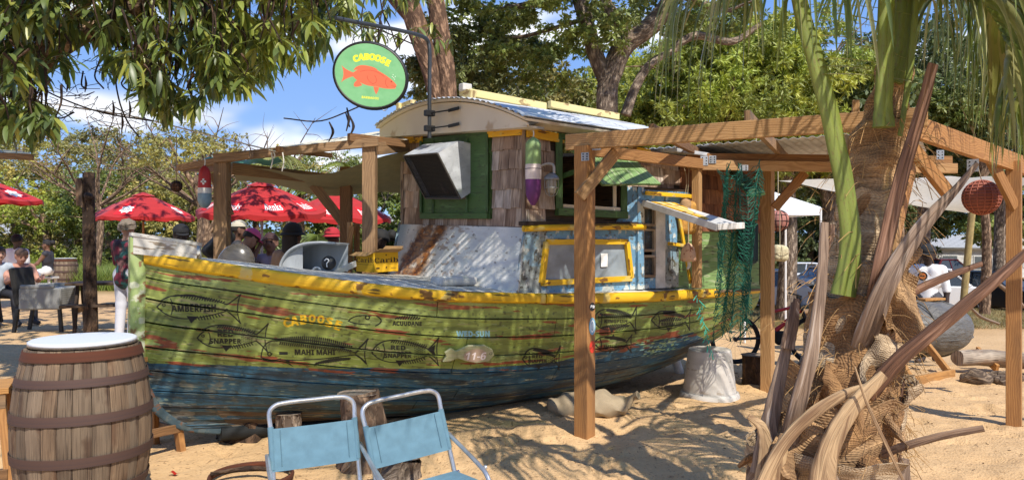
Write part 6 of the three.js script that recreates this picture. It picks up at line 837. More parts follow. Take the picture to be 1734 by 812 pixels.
{
  const g = tree('forked_tree', 'forked rough barked tree rising behind the cabin roof ridge', 'tree'), D = 13.5, k = D / FPX / 2;
  const tr = (n, pts, ws) => part(n, tube(pts.map(([x, y, d]) => W(x, y, d || D)), ws.map((w) => w * k), { nr: 14, n: 30, bump: (t, a) => 1 + .07 * Math.sin(a * 3 + t * 8) }), M.bark, g);
  tr('trunk', [[1030, 560], [1028, 300], [1027, 190], [1030, 145], [1040, 110]], [52, 44, 36, 36, 38]); tr('limb', [[1030, 140], [1008, 90], [990, 30], [975, -20], [950, -90]], [30, 27, 25, 24, 16]); tr('limb', [[1036, 125], [1058, 75], [1100, 45], [1132, 5], [1150, -60]], [36, 36, 32, 28, 20]); tr('limb', [[1058, 78], [1050, 40], [1032, 15], [1015, -30]], [26, 24, 20, 16]); tr('limb', [[980, 35], [930, 50], [880, 62], [840, 60]], [8, 7, 6, 3]); tr('limb', [[1140, 80], [1180, 60], [1240, 70], [1290, 40]], [12, 14, 12, 8]); tr('limb', [[1060, 195], [1075, 150], [1100, 110], [1150, 80]], [18, 16, 14, 10]);
  limbs(g, W(975, -20, D), [W(900, -120, 12), W(820, 20, 13), W(980, -180, 13)], .12, M.bark, 5); limbs(g, W(1140, -20, D), [W(1240, 20, 13), W(1200, -150, 13), W(1100, -160, 12)], .13, M.bark, 6);
  crown(g, [[...W(920, 25, 13.5).toArray(), 1.9, .75, 1.6, 34], [...W(1170, 0, 14).toArray(), 1.6, .7, 1.5, 28], [...W(1050, -130, 13).toArray(), 2.6, .7, 2, 24], [...W(860, 110, 14).toArray(), 1.4, .6, 1.2, 26]], { geo: sprayFine, mat: leafM([.23, .30, .06], .4), size: .28, per: 24, seed: 33, clump: .30, hollow: .05 });
}
// bank of trees behind the boat and to the right
const gBack = 'trees beyond the boat';
const backTree = (name, label, px, top, D, rx, ry, mat, o = {}) => {
  const g = tree(name, label, 'tree', gBack), gy = groundY((px - CX) / FPX * D, -D), c = W(px, top, D), cy = c.y - ry * .9, tb = V(c.x, gy - .3, c.z);
  part('trunk', tube([tb, V(c.x + .1, lerp(gy, cy, .5), c.z), V(c.x - .1, cy - ry * .3, c.z)], [.28, .2, .14].map((q) => q * (o.tw || 1)), { nr: 10, n: 10 }), o.bark || M.bark, g);
  limbs(g, V(c.x, lerp(gy, cy, .6), c.z), Array.from({ length: 6 }, (_, i) => V(c.x + Math.cos(i * 1.05 + px) * rx * .7, cy + (i % 3 - .6) * ry * .5, c.z + Math.sin(i * 1.05 + px) * rx * .6)), .11 * (o.tw || 1), o.bark || M.bark, px | 0, 'limb', 4);
  crown(g, [[c.x, cy, c.z, rx, ry, rx * .8, Math.round((o.n || 60))], ...(o.skirt ? [[c.x, gy + ry * .5, c.z, rx * .9, ry * .6, rx * .6, Math.round((o.n || 60) * .5)]] : [])], { mat, size: o.size || .55, per: o.per || 22, seed: (px * 7 + D * 13) | 0, clump: o.clump || .6, geo: o.geo || sprayFine, hollow: o.hollow ?? .3, tint: .3 }); return g;
};
const lm = { bright: leafM([.33, .41, .055], .42), mid: leafM([.21, .28, .055], .38), deep: leafM([.11, .16, .045], .3), olive: leafM([.27, .28, .08], .35), yellow: leafM([.39, .38, .10], .42), dry: leafM([.16, .13, .06], .2) };
backTree('feathery_tree', 'bright green feathery tree spreading behind the pergola beam', 1210, 60, 19, 2.6, 2.0, lm.bright, { geo: sprayFeather, n: 120, size: .5, bark: M.barkPale });
backTree('feathery_tree', 'yellow green feathery tree right of the forked trunk', 1120, 100, 21, 2.2, 1.9, lm.bright, { geo: sprayFeather, n: 80, size: .5, skirt: 1 });
backTree('dense_tree', 'olive dense tree filling the gap between the two tall trunks', 870, 118, 22, 3.2, 2.2, lm.olive, { n: 110, size: .5, skirt: 1 });
backTree('dense_tree', 'dark olive tree behind the cabin roof beside the twin trunks', 985, 130, 24, 2.6, 2.4, lm.mid, { n: 100, size: .5, skirt: 1 });
backTree('feathery_tree', 'bright tree behind the palm fronds and left green stem', 1330, 40, 20, 2.2, 2.2, lm.bright, { geo: sprayFeather, n: 90, size: .5 });
backTree('dense_tree', 'dark leafy tree between the green palm stems', 1400, 110, 21, 2.2, 1.9, lm.deep, { n: 90, size: .45, geo: sprayBroad });
backTree('dense_tree', 'deep green tree behind the right palm fronds', 1560, 40, 26, 3.4, 3.2, lm.deep, { n: 110, size: .55, skirt: 0 });
backTree('dense_tree', 'deep green tree at the right above the parked black car', 1690, 60, 30, 3.6, 3.4, lm.mid, { n: 100, size: .6 });
backTree('dense_tree', 'shadowy tree behind the white tent and silver car', 1370, 255, 50, 5.5, 3.2, lm.deep, { n: 130, size: .8, skirt: 1 });
backTree('dense_tree', 'shadowy low tree between the silver car and the palm trunk', 1460, 265, 52, 5.5, 3.2, lm.deep, { n: 120, size: .8, skirt: 1 });
backTree('dense_tree', 'dark tree in front of the white houses right of the palm', 1545, 320, 50, 3.2, 1.8, lm.deep, { n: 60, size: .7 });
backTree('dense_tree', 'mid green tree overhanging the white house by the black car', 1720, 300, 46, 4.0, 2.4, lm.mid, { n: 80, size: .7 });
backTree('dense_tree', 'dark tree behind the cabin far right eave', 1290, 150, 30, 3.2, 2.5, lm.mid, { n: 90, size: .55 });
backTree('dense_tree', 'dark green tree behind the canopy and the cabin front', 640, 300, 40, 3.6, 2.0, lm.mid, { n: 60, size: .7, skirt: 1 });
// thin trunks behind the tent
for (const [x, l] of [[1432, 'slim pale tree trunk left of the palm behind the tent'], [1522, 'slim grey trunk behind the palm fibre'], [1668, 'straight grey trunk beside the black car']]) { const g = tree('slim_tree', l, 'tree', 'slim trunks near the car park'), D = 24, p = W(x, 400, D); const gy = groundY(p.x, p.z); part('trunk', tube([V(p.x, gy - .2, p.z), V(p.x + .08, 1.4, p.z), V(p.x - .05, 3.5, p.z), V(p.x + .2, 6, p.z)], [.17, .14, .12, .07], { nr: 9, n: 12 }), M.barkPale, g); limbs(g, V(p.x, 3.5, p.z), [V(p.x + 1.2, 5.5, p.z), V(p.x - 1.1, 5.6, p.z + .5)], .07, M.barkPale, x); crown(g, [[p.x, 5.8, p.z, 1.6, .9, 1.4, 30]], { mat: lm.mid, size: .45, per: 18, seed: x, clump: .45 }); }
// left bank: dry yellow-green scrub trees across the field
const gL = 'scrub trees across the field';
[[20, 232, 34, 4.2, 2.5, 'yellow', 'scrub tree above the pink houses at the field edge', 70], [130, 225, 36, 4.4, 2.6, 'yellow', 'yellow green scrub tree between the houses and the wooden post', 74], [235, 215, 33, 3.8, 2.9, 'olive', 'twiggy olive scrub tree behind the red parasol', 66], [330, 232, 35, 3.6, 2.6, 'olive', 'twiggy scrub tree left of the canopy post', 60], [430, 240, 38, 4.0, 2.6, 'yellow', 'pale scrub tree behind the canopy', 60], [540, 262, 42, 4.2, 2.4, 'mid', 'green scrub tree behind the foredeck canopy', 64], [-70, 225, 34, 4.2, 2.8, 'mid', 'scrub tree at the far end of the field', 60], [180, 290, 30, 2.6, 1.4, 'mid', 'low green scrub behind the wooden post', 44], [75, 300, 31, 2.6, 1.2, 'bright', 'low bright scrub beside the pink houses', 40], [300, 300, 29, 2.2, 1.3, 'yellow', 'low yellow scrub behind the capped man', 40]].forEach(([px, top, D, rx, ry, m, l, n]) => { const g = backTree('scrub_tree', l, px, top, D, rx, ry, lm[m], { n, size: .42, per: 17, clump: .55, skirt: 1, hollow: .1, bark: M.barkPale, tw: .8, geo: sprayFine }); g.userData.group = gL; });
// bare grey twigs over the scrub
{ for (const [px, D, l] of [[160, 26, 'bare twiggy tree rising over the scrub by the post'], [330, 25, 'bare twiggy tree over the scrub above the canopy corner'], [480, 27, 'bare twiggy tree seen over the canopy cloth']]) { const g = tree('bare_tree', l, 'tree', 'bare trees over the scrub'), b = W(px, 430, D); b.y = 0; part('trunk', tube([b, V(b.x + .2, 2.2, b.z), V(b.x, 3.6, b.z)], [.16, .12, .08], { nr: 8 }), M.barkPale, g); limbs(g, V(b.x + .1, 2.6, b.z), Array.from({ length: 10 }, (_, i) => V(b.x + Math.cos(i * 2.4) * 2.6, 4.0 + (i % 4) * .55, b.z + Math.sin(i * 2.4) * 2)), .055, M.barkPale, px, 'limb', 9); } }
// pale forked trunk behind the parasols
{ const g = tree('pale_forked_tree', 'pale bare forked trunk between the parasols', 'tree'), D = 20; const tr = (n, pts, w) => part(n, tube(pts.map(([x, y]) => W(x, y, D)), w.map((q) => q * D / FPX / 2), { nr: 10, n: 16 }), M.barkPale, g); tr('trunk', [[352, 500], [352, 430], [350, 395]], [26, 22, 20]); tr('limb', [[350, 400], [346, 360], [332, 320], [300, 270], [286, 235]], [13, 11, 9, 7, 4]); tr('limb', [[352, 398], [368, 365], [378, 330], [392, 290]], [11, 9, 7, 3]); tr('limb', [[332, 320], [344, 285], [340, 250]], [6, 5, 2]); crown(g, [[...W(330, 250, D).toArray(), 1.6, .7, 1.4, 20]], { mat: lm.yellow, size: .3, per: 10, seed: 5, clump: .4 }); }
// low palms behind the guests, with one tall frond against the sky
function smallPalm(label, px, D, h, n, len, seed) { const g = tree('low_palm', label, 'palm', 'low palms behind the guests'), r = rng(seed), b = W(px, 430, D); b.y = 0; part('trunk', tube([b, V(b.x, h, b.z)], [.14, .1], { nr: 9 }), M.barkDark, g); for (let k = 0; k < n; k++) { const a = k / n * 6.28 + r(), e = lerp(.25, 1.2, r()), d = V(Math.cos(a) * Math.cos(e), Math.sin(e), Math.sin(a) * Math.cos(e)), o = V(b.x, h, b.z), pts = [o, o.clone().addScaledVector(d, len * .5), o.clone().addScaledVector(d, len * .85).add(V(0, -.2 * len, 0)), o.clone().addScaledVector(d, len).add(V(0, -.42 * len, 0))], c = new THREE.CatmullRomCurve3(pts), gs = [tube(pts, [.03, .02, .01, .004], { nr: 5, n: 10 })]; for (let i = 0; i < 26; i++) for (const s of [-1, 1]) { const t = lerp(.12, .98, i / 26), T0 = c.getTangent(t), sv = T0.clone().cross(V(0, 1, 0)).normalize().multiplyScalar(s).addScaledVector(T0, .6).normalize(); gs.push(leafletGeo(c.getPoint(t), sv, len * .3 * (.5 + Math.sin(t * 3)), .018, 1.1, r() * 50, T0)); } part('frond', merge(gs), leafMats[(k + seed) % 4], g); } }
smallPalm('low palm with drooping fronds behind the person in the white cap', 430, 17, .6, 10, 1.9, 3); smallPalm('low palm beyond the grey dome cover', 530, 18, .5, 9, 1.9, 4); smallPalm('low palm beside the cabin front behind the beer carton', 662, 14, .5, 10, 1.6, 6); smallPalm('palm with fronds standing up against the sky over the canopy', 508, 19, 2.6, 9, 1.9, 8);
// ───────────── the near mango tree, upper left ─────────────
{
  const g = tree('mango_tree', 'mango tree with long drooping leaves hanging over the tables', 'tree');
  part('trunk', tube([V(-7.2, -.2, -7.2), V(-7.0, 1.2, -7.2), V(-6.6, 2.6, -7.0), V(-6.0, 3.4, -6.8)], [.34, .27, .24, .2], { nr: 14, n: 20 }), M.bark, g);
  const lim = (pts, ws) => part('limb', tube(pts, ws, { nr: 10, n: 24, bump: (t, a) => 1 + .08 * Math.sin(a * 3 + t * 11) }), M.barkPale, g);
  lim([V(-6.2, 3.2, -6.8), W(40, 115, 6.8), W(95, 85, 6.6), W(150, 55, 6.4), W(300, -20, 6.2), W(480, -60, 6)], [.16, .10, .085, .075, .06, .03]); lim([V(-6.2, 3.2, -6.8), W(-60, -60, 7), W(100, -120, 7), W(330, -120, 7)], [.16, .12, .09, .05]); lim([W(40, 115, 6.8), W(80, 60, 6.5), W(130, 20, 6.2), W(200, -60, 6)], [.05, .045, .04, .03]); lim([V(-6.2, 3.2, -6.8), V(-5.5, 4.2, -5.2), V(-4.2, 4.7, -4.4)], [.15, .1, .05]);
  const r = rng(17), tw = [], twigTo = (x, y, D) => { const p = W(x, y, D), q = W(x + (r() - .5) * 50, y - lerp(30, 90, r()), D + .3 * (r() - .5)); tw.push(tube([q, q.clone().lerp(p, .5).add(V((r() - .5) * .1, 0, 0)), p], [.010, .007, .004], { nr: 5, n: 6, cap: false })); return p; };
  const lowEdge = [[-40, 240], [0, 236], [60, 240], [95, 225], [104, 180], [90, 150], [70, 120], [95, 90], [140, 96], [165, 118], [200, 165], [236, 170], [255, 195], [300, 215], [335, 200], [360, 175], [400, 160], [440, 150], [490, 128], [520, 120], [560, 100], [592, 70], [600, 10]];
  const holes = (x, y) => (x > 55 && x < 175 && y > 62 && y < 260 && !(x < 112 && y > 170)) || (x > 92 && x < 205 && y > 96) || (vnoise(x / 26 + 3, y / 22 + 9) > .80) || (x > 60 && x < 130 && y > 30 && y < 130 && r() < .5) || (x > 250 && x < 280 && y > 30 && y < 70 && r() < .6);
  const whorls = []; let guard = 0; while (whorls.length < 820 && guard++ < 20000) { const x = lerp(-60, 600, r()), y = lerp(-120, 240, Math.pow(r(), 1.3)); if (y > tableAt(lowEdge, x) - 22 || holes(x, y) || (x > 548 && y > 45)) continue; whorls.push([x, y, lerp(5.4, 7.2, r()) - (x < 100 ? .4 : 0)]); }
  const leafG = (() => { const n = 5, pos = [], uv = [], idx = []; for (let i = 0; i <= n; i++) { const t = i / n, w = .019 * Math.pow(Math.sin(Math.PI * Math.min(1, t * .92 + .06)), .75), y = -.045 * t * t; pos.push(-w, y + .25 * w, -t * .165, 0, y, -t * .165, w, y + .25 * w, -t * .165); uv.push(t, 0, t, .5, t, 1); } for (let i = 0; i < n; i++) { const a = i * 3; idx.push(a, a + 1, a + 3, a + 1, a + 4, a + 3, a + 1, a + 2, a + 4, a + 2, a + 5, a + 4); } return indexed(pos, uv, idx); })();
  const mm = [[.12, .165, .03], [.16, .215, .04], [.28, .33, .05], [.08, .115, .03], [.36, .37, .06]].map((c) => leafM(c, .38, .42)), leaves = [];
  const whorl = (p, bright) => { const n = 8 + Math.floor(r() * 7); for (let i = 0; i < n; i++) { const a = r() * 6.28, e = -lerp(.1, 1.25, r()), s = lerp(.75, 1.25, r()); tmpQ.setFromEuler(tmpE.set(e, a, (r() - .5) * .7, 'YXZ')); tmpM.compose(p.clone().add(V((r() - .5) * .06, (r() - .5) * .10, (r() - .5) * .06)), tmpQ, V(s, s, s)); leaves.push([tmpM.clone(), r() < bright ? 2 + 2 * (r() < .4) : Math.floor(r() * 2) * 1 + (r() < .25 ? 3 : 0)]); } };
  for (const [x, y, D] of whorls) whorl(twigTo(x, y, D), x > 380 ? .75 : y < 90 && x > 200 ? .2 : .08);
  for (let i = 0; i < 560; i++) { const D = lerp(7.6, 12.5, r()), x = lerp(-8.5, -2.6, r()); whorl(V(x, 1.45 + .365 * D + r() * 1.3, -D), .3); }
  for (let i = 0; i < 620; i++) { const x = lerp(-8.5, -.8, r()), z = -lerp(3.2, 10, r()), y = lerp(3.6, 5.2, r()), D = -z; if (x > -2.3 && z > -6.5) continue; if (D > 5.2 && D < 8 && CY - (y - EYE) / D * FPX > -60) continue; whorl(V(x, y, z), .3); }
  // drooping low sprays at the left edge
  for (const [x, y] of [[30, 170], [55, 200], [15, 205], [75, 190], [90, 205], [20, 130], [60, 110], [10, 90], [100, 90], [215, 90], [225, 100], [110, 100]]) whorl(twigTo(x, y, 4.9 + r() * .5), .05);
  leaves.sort((a, b) => { const za = a[0].elements[14], zb = b[0].elements[14], ya = a[0].elements[13], yb = b[0].elements[13]; const va = ya < 1.45 - .325 * za - 0 ? za : -99, vb = yb < 1.45 - .325 * zb ? zb : -99; return vb - va; });
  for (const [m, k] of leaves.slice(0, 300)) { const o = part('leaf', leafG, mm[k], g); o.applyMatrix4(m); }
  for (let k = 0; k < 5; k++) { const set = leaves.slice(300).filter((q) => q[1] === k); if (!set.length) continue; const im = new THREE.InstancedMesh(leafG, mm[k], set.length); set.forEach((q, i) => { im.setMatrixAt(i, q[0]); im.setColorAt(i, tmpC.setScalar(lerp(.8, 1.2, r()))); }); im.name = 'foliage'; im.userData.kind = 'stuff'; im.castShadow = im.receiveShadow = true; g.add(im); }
  // bare hanging twigs in the gap
  for (const pts of [[[190, 60], [215, 95], [235, 105], [205, 140], [215, 152], [240, 150]], [[225, 60], [230, 110], [198, 125], [200, 165], [215, 205], [235, 232]], [[150, 50], [170, 90], [160, 130], [175, 150]], [[70, 150], [100, 165], [170, 190], [260, 205]], [[60, 120], [58, 180], [100, 200], [125, 190]], [[140, 120], [138, 145], [146, 150]], [[240, 100], [250, 70], [262, 40]]]) tw.push(tube(pts.map(([x, y]) => W(x, y, 6.3)), .007, { nr: 5, n: 20, cap: false })); for (let k = 0; k < 90; k++) { const x = lerp(40, 250, r()), y = lerp(90, 215, r()); tw.push(tube([W(x, y, 6.4), W(x + (r() - .5) * 40, y + (r() - .5) * 24, 6.4), W(x + (r() - .5) * 70, y + (r() - .3) * 40, 6.4)], .0028, { nr: 4, n: 5, cap: false })); }
  const o = part('twigs', merge(tw), M.barkDark, g); o.userData.kind = 'stuff';
  for (const [x, y, l] of [[143, 128, 28], [112, 130, 26], [190, 170, 30], [205, 190, 34], [218, 170, 30]]) part('seed_pod', tube([W(x, y, 6.2), W(x + 2, y + l * .5, 6.2), W(x, y + l, 6.2)], [.004, .012, .004], { nr: 6, n: 8, flat: .4 }), std({ color: 0x3a2c22, roughness: .8 }), g);
}
// ───────────── grass ─────────────
{
  const blade = (() => { const g = []; const r = rng(3); for (let i = 0; i < 9; i++) { const a = r() * 6.28, l = lerp(.6, 1, r()), x = (r() - .5) * .3, z = (r() - .5) * .3, bx = Math.cos(a) * .3, bz = Math.sin(a) * .3; g.push(indexed([x - .012, 0, z, x + .012, 0, z, x + bx * .4 - .009, l * .6, z + bz * .4, x + bx * .4 + .009, l * .6, z + bz * .4, x + bx, l, z + bz], [0, 0, 1, 0, 0, .6, 1, .6, .5, 1], [0, 1, 2, 1, 3, 2, 2, 3, 4])); } return merge(g); })();
  const field = (name, label, n, f, mat, hmin, hmax, seed) => { const r = rng(seed), im = new THREE.InstancedMesh(blade, mat, n); for (let i = 0; i < n; i++) { const [x, z] = f(r), s = lerp(hmin, hmax, r()); tmpQ.setFromEuler(tmpE.set(0, r() * 6.28, 0)); tmpM.compose(V(x, groundY(x, z) - .02, z), tmpQ, V(Math.max(.5, s * 1.2), s, Math.max(.5, s * 1.2))); im.setMatrixAt(i, tmpM); const t = lerp(.7, 1.3, r()); im.setColorAt(i, tmpC.setRGB(t * lerp(.9, 1.3, r()), t, t * .9)); } im.name = name; im.castShadow = im.receiveShadow = true; scene.add(im); tag(im, label, 'grass', null, 'stuff'); };
  field('tall_grass', 'tall green grass growing across the field behind the tables', 26000, (r) => { const D = 21.5 + 22 * Math.pow(r(), 1.3), x = lerp(-.82, -.08, r()) * D; return [x, -D + (vnoise(x * .5 + 50, 3) - .5) * 2]; }, leafM([.20, .28, .05], .3, .6), .35, .85, 8);
  field('dry_grass', 'sparse dry grass by the parked cars', 7000, (r) => { const D = 17 + 16 * r(), x = lerp(.2, .75, r()) * D; return [x, -D]; }, leafM([.22, .2, .08], .2, .7), .06, .22, 9);
}
// ───────────── people ─────────────
function sdfMesh(fn, min, max, res, colour) {
  const mc = new MarchingCubes(res, new THREE.MeshStandardMaterial(), false, false, 120000), hs = res / 2, mid = min.clone().add(max).multiplyScalar(.5), half = max.clone().sub(min).multiplyScalar(.5), p = V(0, 0, 0);
  for (let k = 0; k < res; k++) for (let j = 0; j < res; j++) for (let i = 0; i < res; i++) { p.set(mid.x + (i - hs) / hs * half.x, mid.y + (j - hs) / hs * half.y, mid.z + (k - hs) / hs * half.z); mc.field[i + j * res + k * res * res] = -fn(p); }
  mc.isolation = 0; mc.update(); const n = mc.count, pos = new Float32Array(n * 3); for (let i = 0; i < n; i++) { pos[i * 3] = mid.x + mc.positionArray[i * 3] * half.x; pos[i * 3 + 1] = mid.y + mc.positionArray[i * 3 + 1] * half.y; pos[i * 3 + 2] = mid.z + mc.positionArray[i * 3 + 2] * half.z; }
  let g = new THREE.BufferGeometry(); g.setAttribute('position', new THREE.BufferAttribute(pos, 3)); g = mergeVertices(g, 1e-5); g.computeVertexNormals();
  const q = g.attributes.position, col = new Float32Array(q.count * 3); for (let i = 0; i < q.count; i++) { p.set(q.getX(i), q.getY(i), q.getZ(i)); col.set(colour(p), i * 3); } g.setAttribute('color', new THREE.BufferAttribute(col, 3)); return g;
}
const capD = (p, b) => { const [a, e, ra, rb] = b, ax = e.x - a.x, ay = e.y - a.y, az = e.z - a.z, px = p.x - a.x, py = p.y - a.y, pz = p.z - a.z, l = ax * ax + ay * ay + az * az || 1e-9, t = clamp((px * ax + py * ay + pz * az) / l), dx = px - ax * t, dy = py - ay * t, dz = pz - az * t; return Math.sqrt(dx * dx + dy * dy + dz * dz) - lerp(ra, rb, t); };
const smin = (a, b, k) => { const h = clamp(.5 + .5 * (b - a) / k); return lerp(b, a, h) - k * h * (1 - h); };
M.body = std({ vertexColors: true, roughness: .75 });
function person(label, pos, yaw, o = {}) {
  const { sit = false, skin = [.35, .2, .13], shirt = [.4, .4, .42], pants = [.1, .1, .12], hair = [.02, .015, .012], shoe = [.05, .04, .04], lean = 0, turn = 0, nod = 0, armL, armR, sleeve = .5, short = false, s = 1, hat, pattern, long = 0, seatH = .46 } = o;
  const g = thing('person', label, 'person'); g.position.copy(pos); g.rotation.y = yaw; g.scale.setScalar(s);
  const py = sit ? seatH + .10 : .93, cl = Math.cos(lean), sl = Math.sin(lean), up = (h, x = 0, z = 0) => V(x, py + h * cl - z * sl, h * sl + z * cl);     // torso leans forward by lean
  const hd = V(0, 0, 0).copy(up(.66)).add(V(0, .0, .02)), hq = new THREE.Quaternion().setFromEuler(new THREE.Euler(nod + lean * .4, turn, 0, 'YXZ')), H = (x, y, z) => V(x, y, z).applyQuaternion(hq).add(hd);
  const zones = { skin, shirt, pants, shoe, hair }, bones = [], add = (a, b, ra, rb, z) => bones.push([a, b, ra, rb, z]);
  add(up(.02, -.07), up(.02, .07), .115, .115, 'pants'); add(up(.06), up(.26), .125, .125, 'shirt'); add(up(.26, -.06), up(.40, -.09), .115, .11, 'shirt'); add(up(.26, .06), up(.40, .09), .115, .11, 'shirt'); add(up(.45, -.15), up(.45, .15), .062, .062, 'shirt'); if (long) add(up(-.05, 0), up(.06), .155, .13, 'shirt');
  add(up(.47), up(.58, 0, .01), .052, .048, 'skin'); add(H(0, -.03, .015), H(0, .045, -.01), .078, .092, 'skin'); add(H(0, -.075, .045), H(0, -.05, .03), .042, .05, 'skin'); add(H(0, .0, .10), H(0, -.018, .108), .010, .015, 'skin'); for (const x of [-1, 1]) { add(H(x * .088, .01, 0), H(x * .088, -.03, .005), .018, .014, 'skin'); }
  const hands = [];
  [[-1, armR], [1, armL]].forEach(([x, arm]) => {
    const sh = up(.44, x * .18), el = arm ? sh.clone().add(V(arm[0][0] * x, arm[0][1], arm[0][2])) : sh.clone().add(V(.05 * x, -.29, -.02)), wr = arm ? el.clone().add(V(arm[1][0] * x, arm[1][1], arm[1][2])) : el.clone().add(V(.01 * x, -.25, .06)), mid = sh.clone().lerp(el, sleeve * 2 > 1 ? 1 : sleeve * 2);
    add(sh, mid, .062, .052, 'shirt'); add(sh, el, .050, .040, sleeve >= .5 ? 'shirt' : 'skin'); add(el, wr, .040, .028, sleeve > .8 ? 'shirt' : 'skin');
    const d = wr.clone().sub(el).normalize(), sd = d.clone().cross(V(0, 0, 1).applyAxisAngle(V(0, 1, 0), .4)).normalize(), nn = sd.clone().cross(d), hb = [], P = (l, w, c) => wr.clone().addScaledVector(d, l).addScaledVector(sd, w).addScaledVector(nn, c); hb.push([P(-.03, 0, 0), P(.02, 0, 0), .027, .030], [P(.02, -.02, 0), P(.075, -.024, 0), .022, .018], [P(.02, .02, 0), P(.075, .024, 0), .022, .018]); [[-.033, .062], [-.011, .075], [.011, .07], [.033, .055]].forEach(([w, l]) => { hb.push([P(.075, w, 0), P(.075 + l * .55, w * 1.05, .012), .010, .009], [P(.075 + l * .55, w * 1.05, .012), P(.075 + l, w, .035), .009, .008]); }); hb.push([P(.015, x * .03, .005), P(.05, x * .06, .018), .012, .010], [P(.05, x * .06, .018), P(.075, x * .062, .035), .010, .008]); hands.push(hb);
    const hp = up(-.02, x * .09); if (sit) { const kn = V(x * .13, seatH + .06, .44), an = V(x * .13, .09, .46 + (x > 0 ? .05 : -.02)); add(hp, kn, .095, .065, 'pants'); add(kn, an, .058, .038, short ? 'skin' : 'pants'); add(an.clone().setY(.05), an.clone().add(V(0, -.05, .14)), .045, .035, 'shoe'); } else { const kn = V(x * .10, .50, .02), an = V(x * .10, .09, -.02); add(hp, kn, .10, .068, 'pants'); add(kn, an, short ? .058 : .072, short ? .038 : .062, short ? 'skin' : 'pants'); add(an.clone().setY(.05), an.clone().add(V(x * .02, -.05, .15)), .045, .035, 'shoe'); }
  });
  const fn = (p) => { let d = 9; for (const b of bones) { const q = capD(p, b); d = d > 5 ? q : smin(d, q, .032); } return d; };
  const bb = new THREE.Box3(); bones.forEach((b) => { bb.expandByPoint(b[0]); bb.expandByPoint(b[1]); }); bb.expandByScalar(.16); bb.min.y = Math.max(bb.min.y, -.06);
  const colour = (p) => { let best = 9, z = 'skin'; for (const b of bones) { const q = capD(p, b); if (q < best) { best = q; z = b[4]; } } if (z === 'shirt' && pattern) return pattern(p); if (z === 'skin') { const l = p.clone().sub(hd).applyQuaternion(hq.clone().invert()); if (Math.abs(l.y + .052) < .008 && Math.abs(l.x) < .028 && l.z > .06) return [skin[0] * .6, skin[1] * .4, skin[2] * .4]; } return zones[z]; };
  const geos = [sdfMesh(fn, bb.min, bb.max, 84, colour)];
  for (const hb of hands) { const b2 = new THREE.Box3(); hb.forEach((b) => { b2.expandByPoint(b[0]); b2.expandByPoint(b[1]); }); b2.expandByScalar(.04); geos.push(sdfMesh((p) => { let d = 9; for (const b of hb) { const q = capD(p, b); d = d > 5 ? q : smin(d, q, .008); } return d; }, b2.min, b2.max, 36, () => skin)); }
  const body = mergeGeometries(geos); body.setAttribute('uv', new THREE.BufferAttribute(new Float32Array(body.attributes.position.count * 2), 2)); part('body', body, M.body, g);
  const mx = new THREE.Matrix4().makeRotationFromQuaternion(hq).setPosition(hd), put = (n, ge, m) => part(n, ge.applyMatrix4(mx), m, g);
  const hm = std({ color: lin(...hair), roughness: .8 }); for (const x of [-1, 1]) { put('eye', new THREE.SphereGeometry(.012, 8, 6).translate(x * .033, .012, .083), M.black); put('eyebrow', new THREE.CapsuleGeometry(.005, .03, 3, 6).rotateZ(1.57).translate(x * .035, .035, .088), hm); }
  if (hair) { const hg = new THREE.SphereGeometry(.104, 22, 16, 0, 6.283, 0, 1.75); hg.scale(.96, 1.02, 1.06); hg.rotateX(-.42); hg.translate(0, .035, -.012); put('hair', jitter(hg, .010, 40), hm); if (o.bun) put('hair_bun', jitter(new THREE.SphereGeometry(.065, 14, 10).translate(0, .06, -.13), .02, 30), hm); if (o.longHair) put('hair_length', jitter(new THREE.SphereGeometry(.10, 14, 12).scale(1, 1.9, .5).translate(0, -.08, -.07), .015, 20), hm); if (o.curly) put('curls', jitter(new THREE.SphereGeometry(.118, 22, 16, 0, 6.283, 0, 1.7).scale(1, 1, 1.05).rotateX(-.35).translate(0, .035, -.01), .035, 60), hm); }
  if (hat) { const m2 = std({ color: lin(...hat.c), roughness: .85 }), cg = new THREE.SphereGeometry(.112, 22, 12, 0, 6.283, 0, 1.45); cg.scale(1, hat.tall || 1, 1.08); cg.translate(0, .045, -.005); put('hat_crown', cg, m2); if (hat.brim) put('hat_brim', latheGeo([[.10, .06], [.155, .02], [.16, .015], [.10, .05]], 26), m2); else put('cap_peak', (() => { const a = new THREE.CylinderGeometry(.085, .085, .008, 20, 1, false, -1.57, 3.1416); a.scale(1, 1, 1.05); a.translate(0, .055, .085); a.rotateX(.12); return a; })(), m2); }
  return g;
}
const strap = (g, h0, m) => part('strap', tube([V(-.17, h0 + .48, .02), V(-.08, h0 + .36, .14), V(.06, h0 + .2, .15), V(.15, h0 + .05, .08)], .014, { nr: 6, flat: .4 }), m, g);
const onG = (px, py, y = 0) => G(px, py, y);
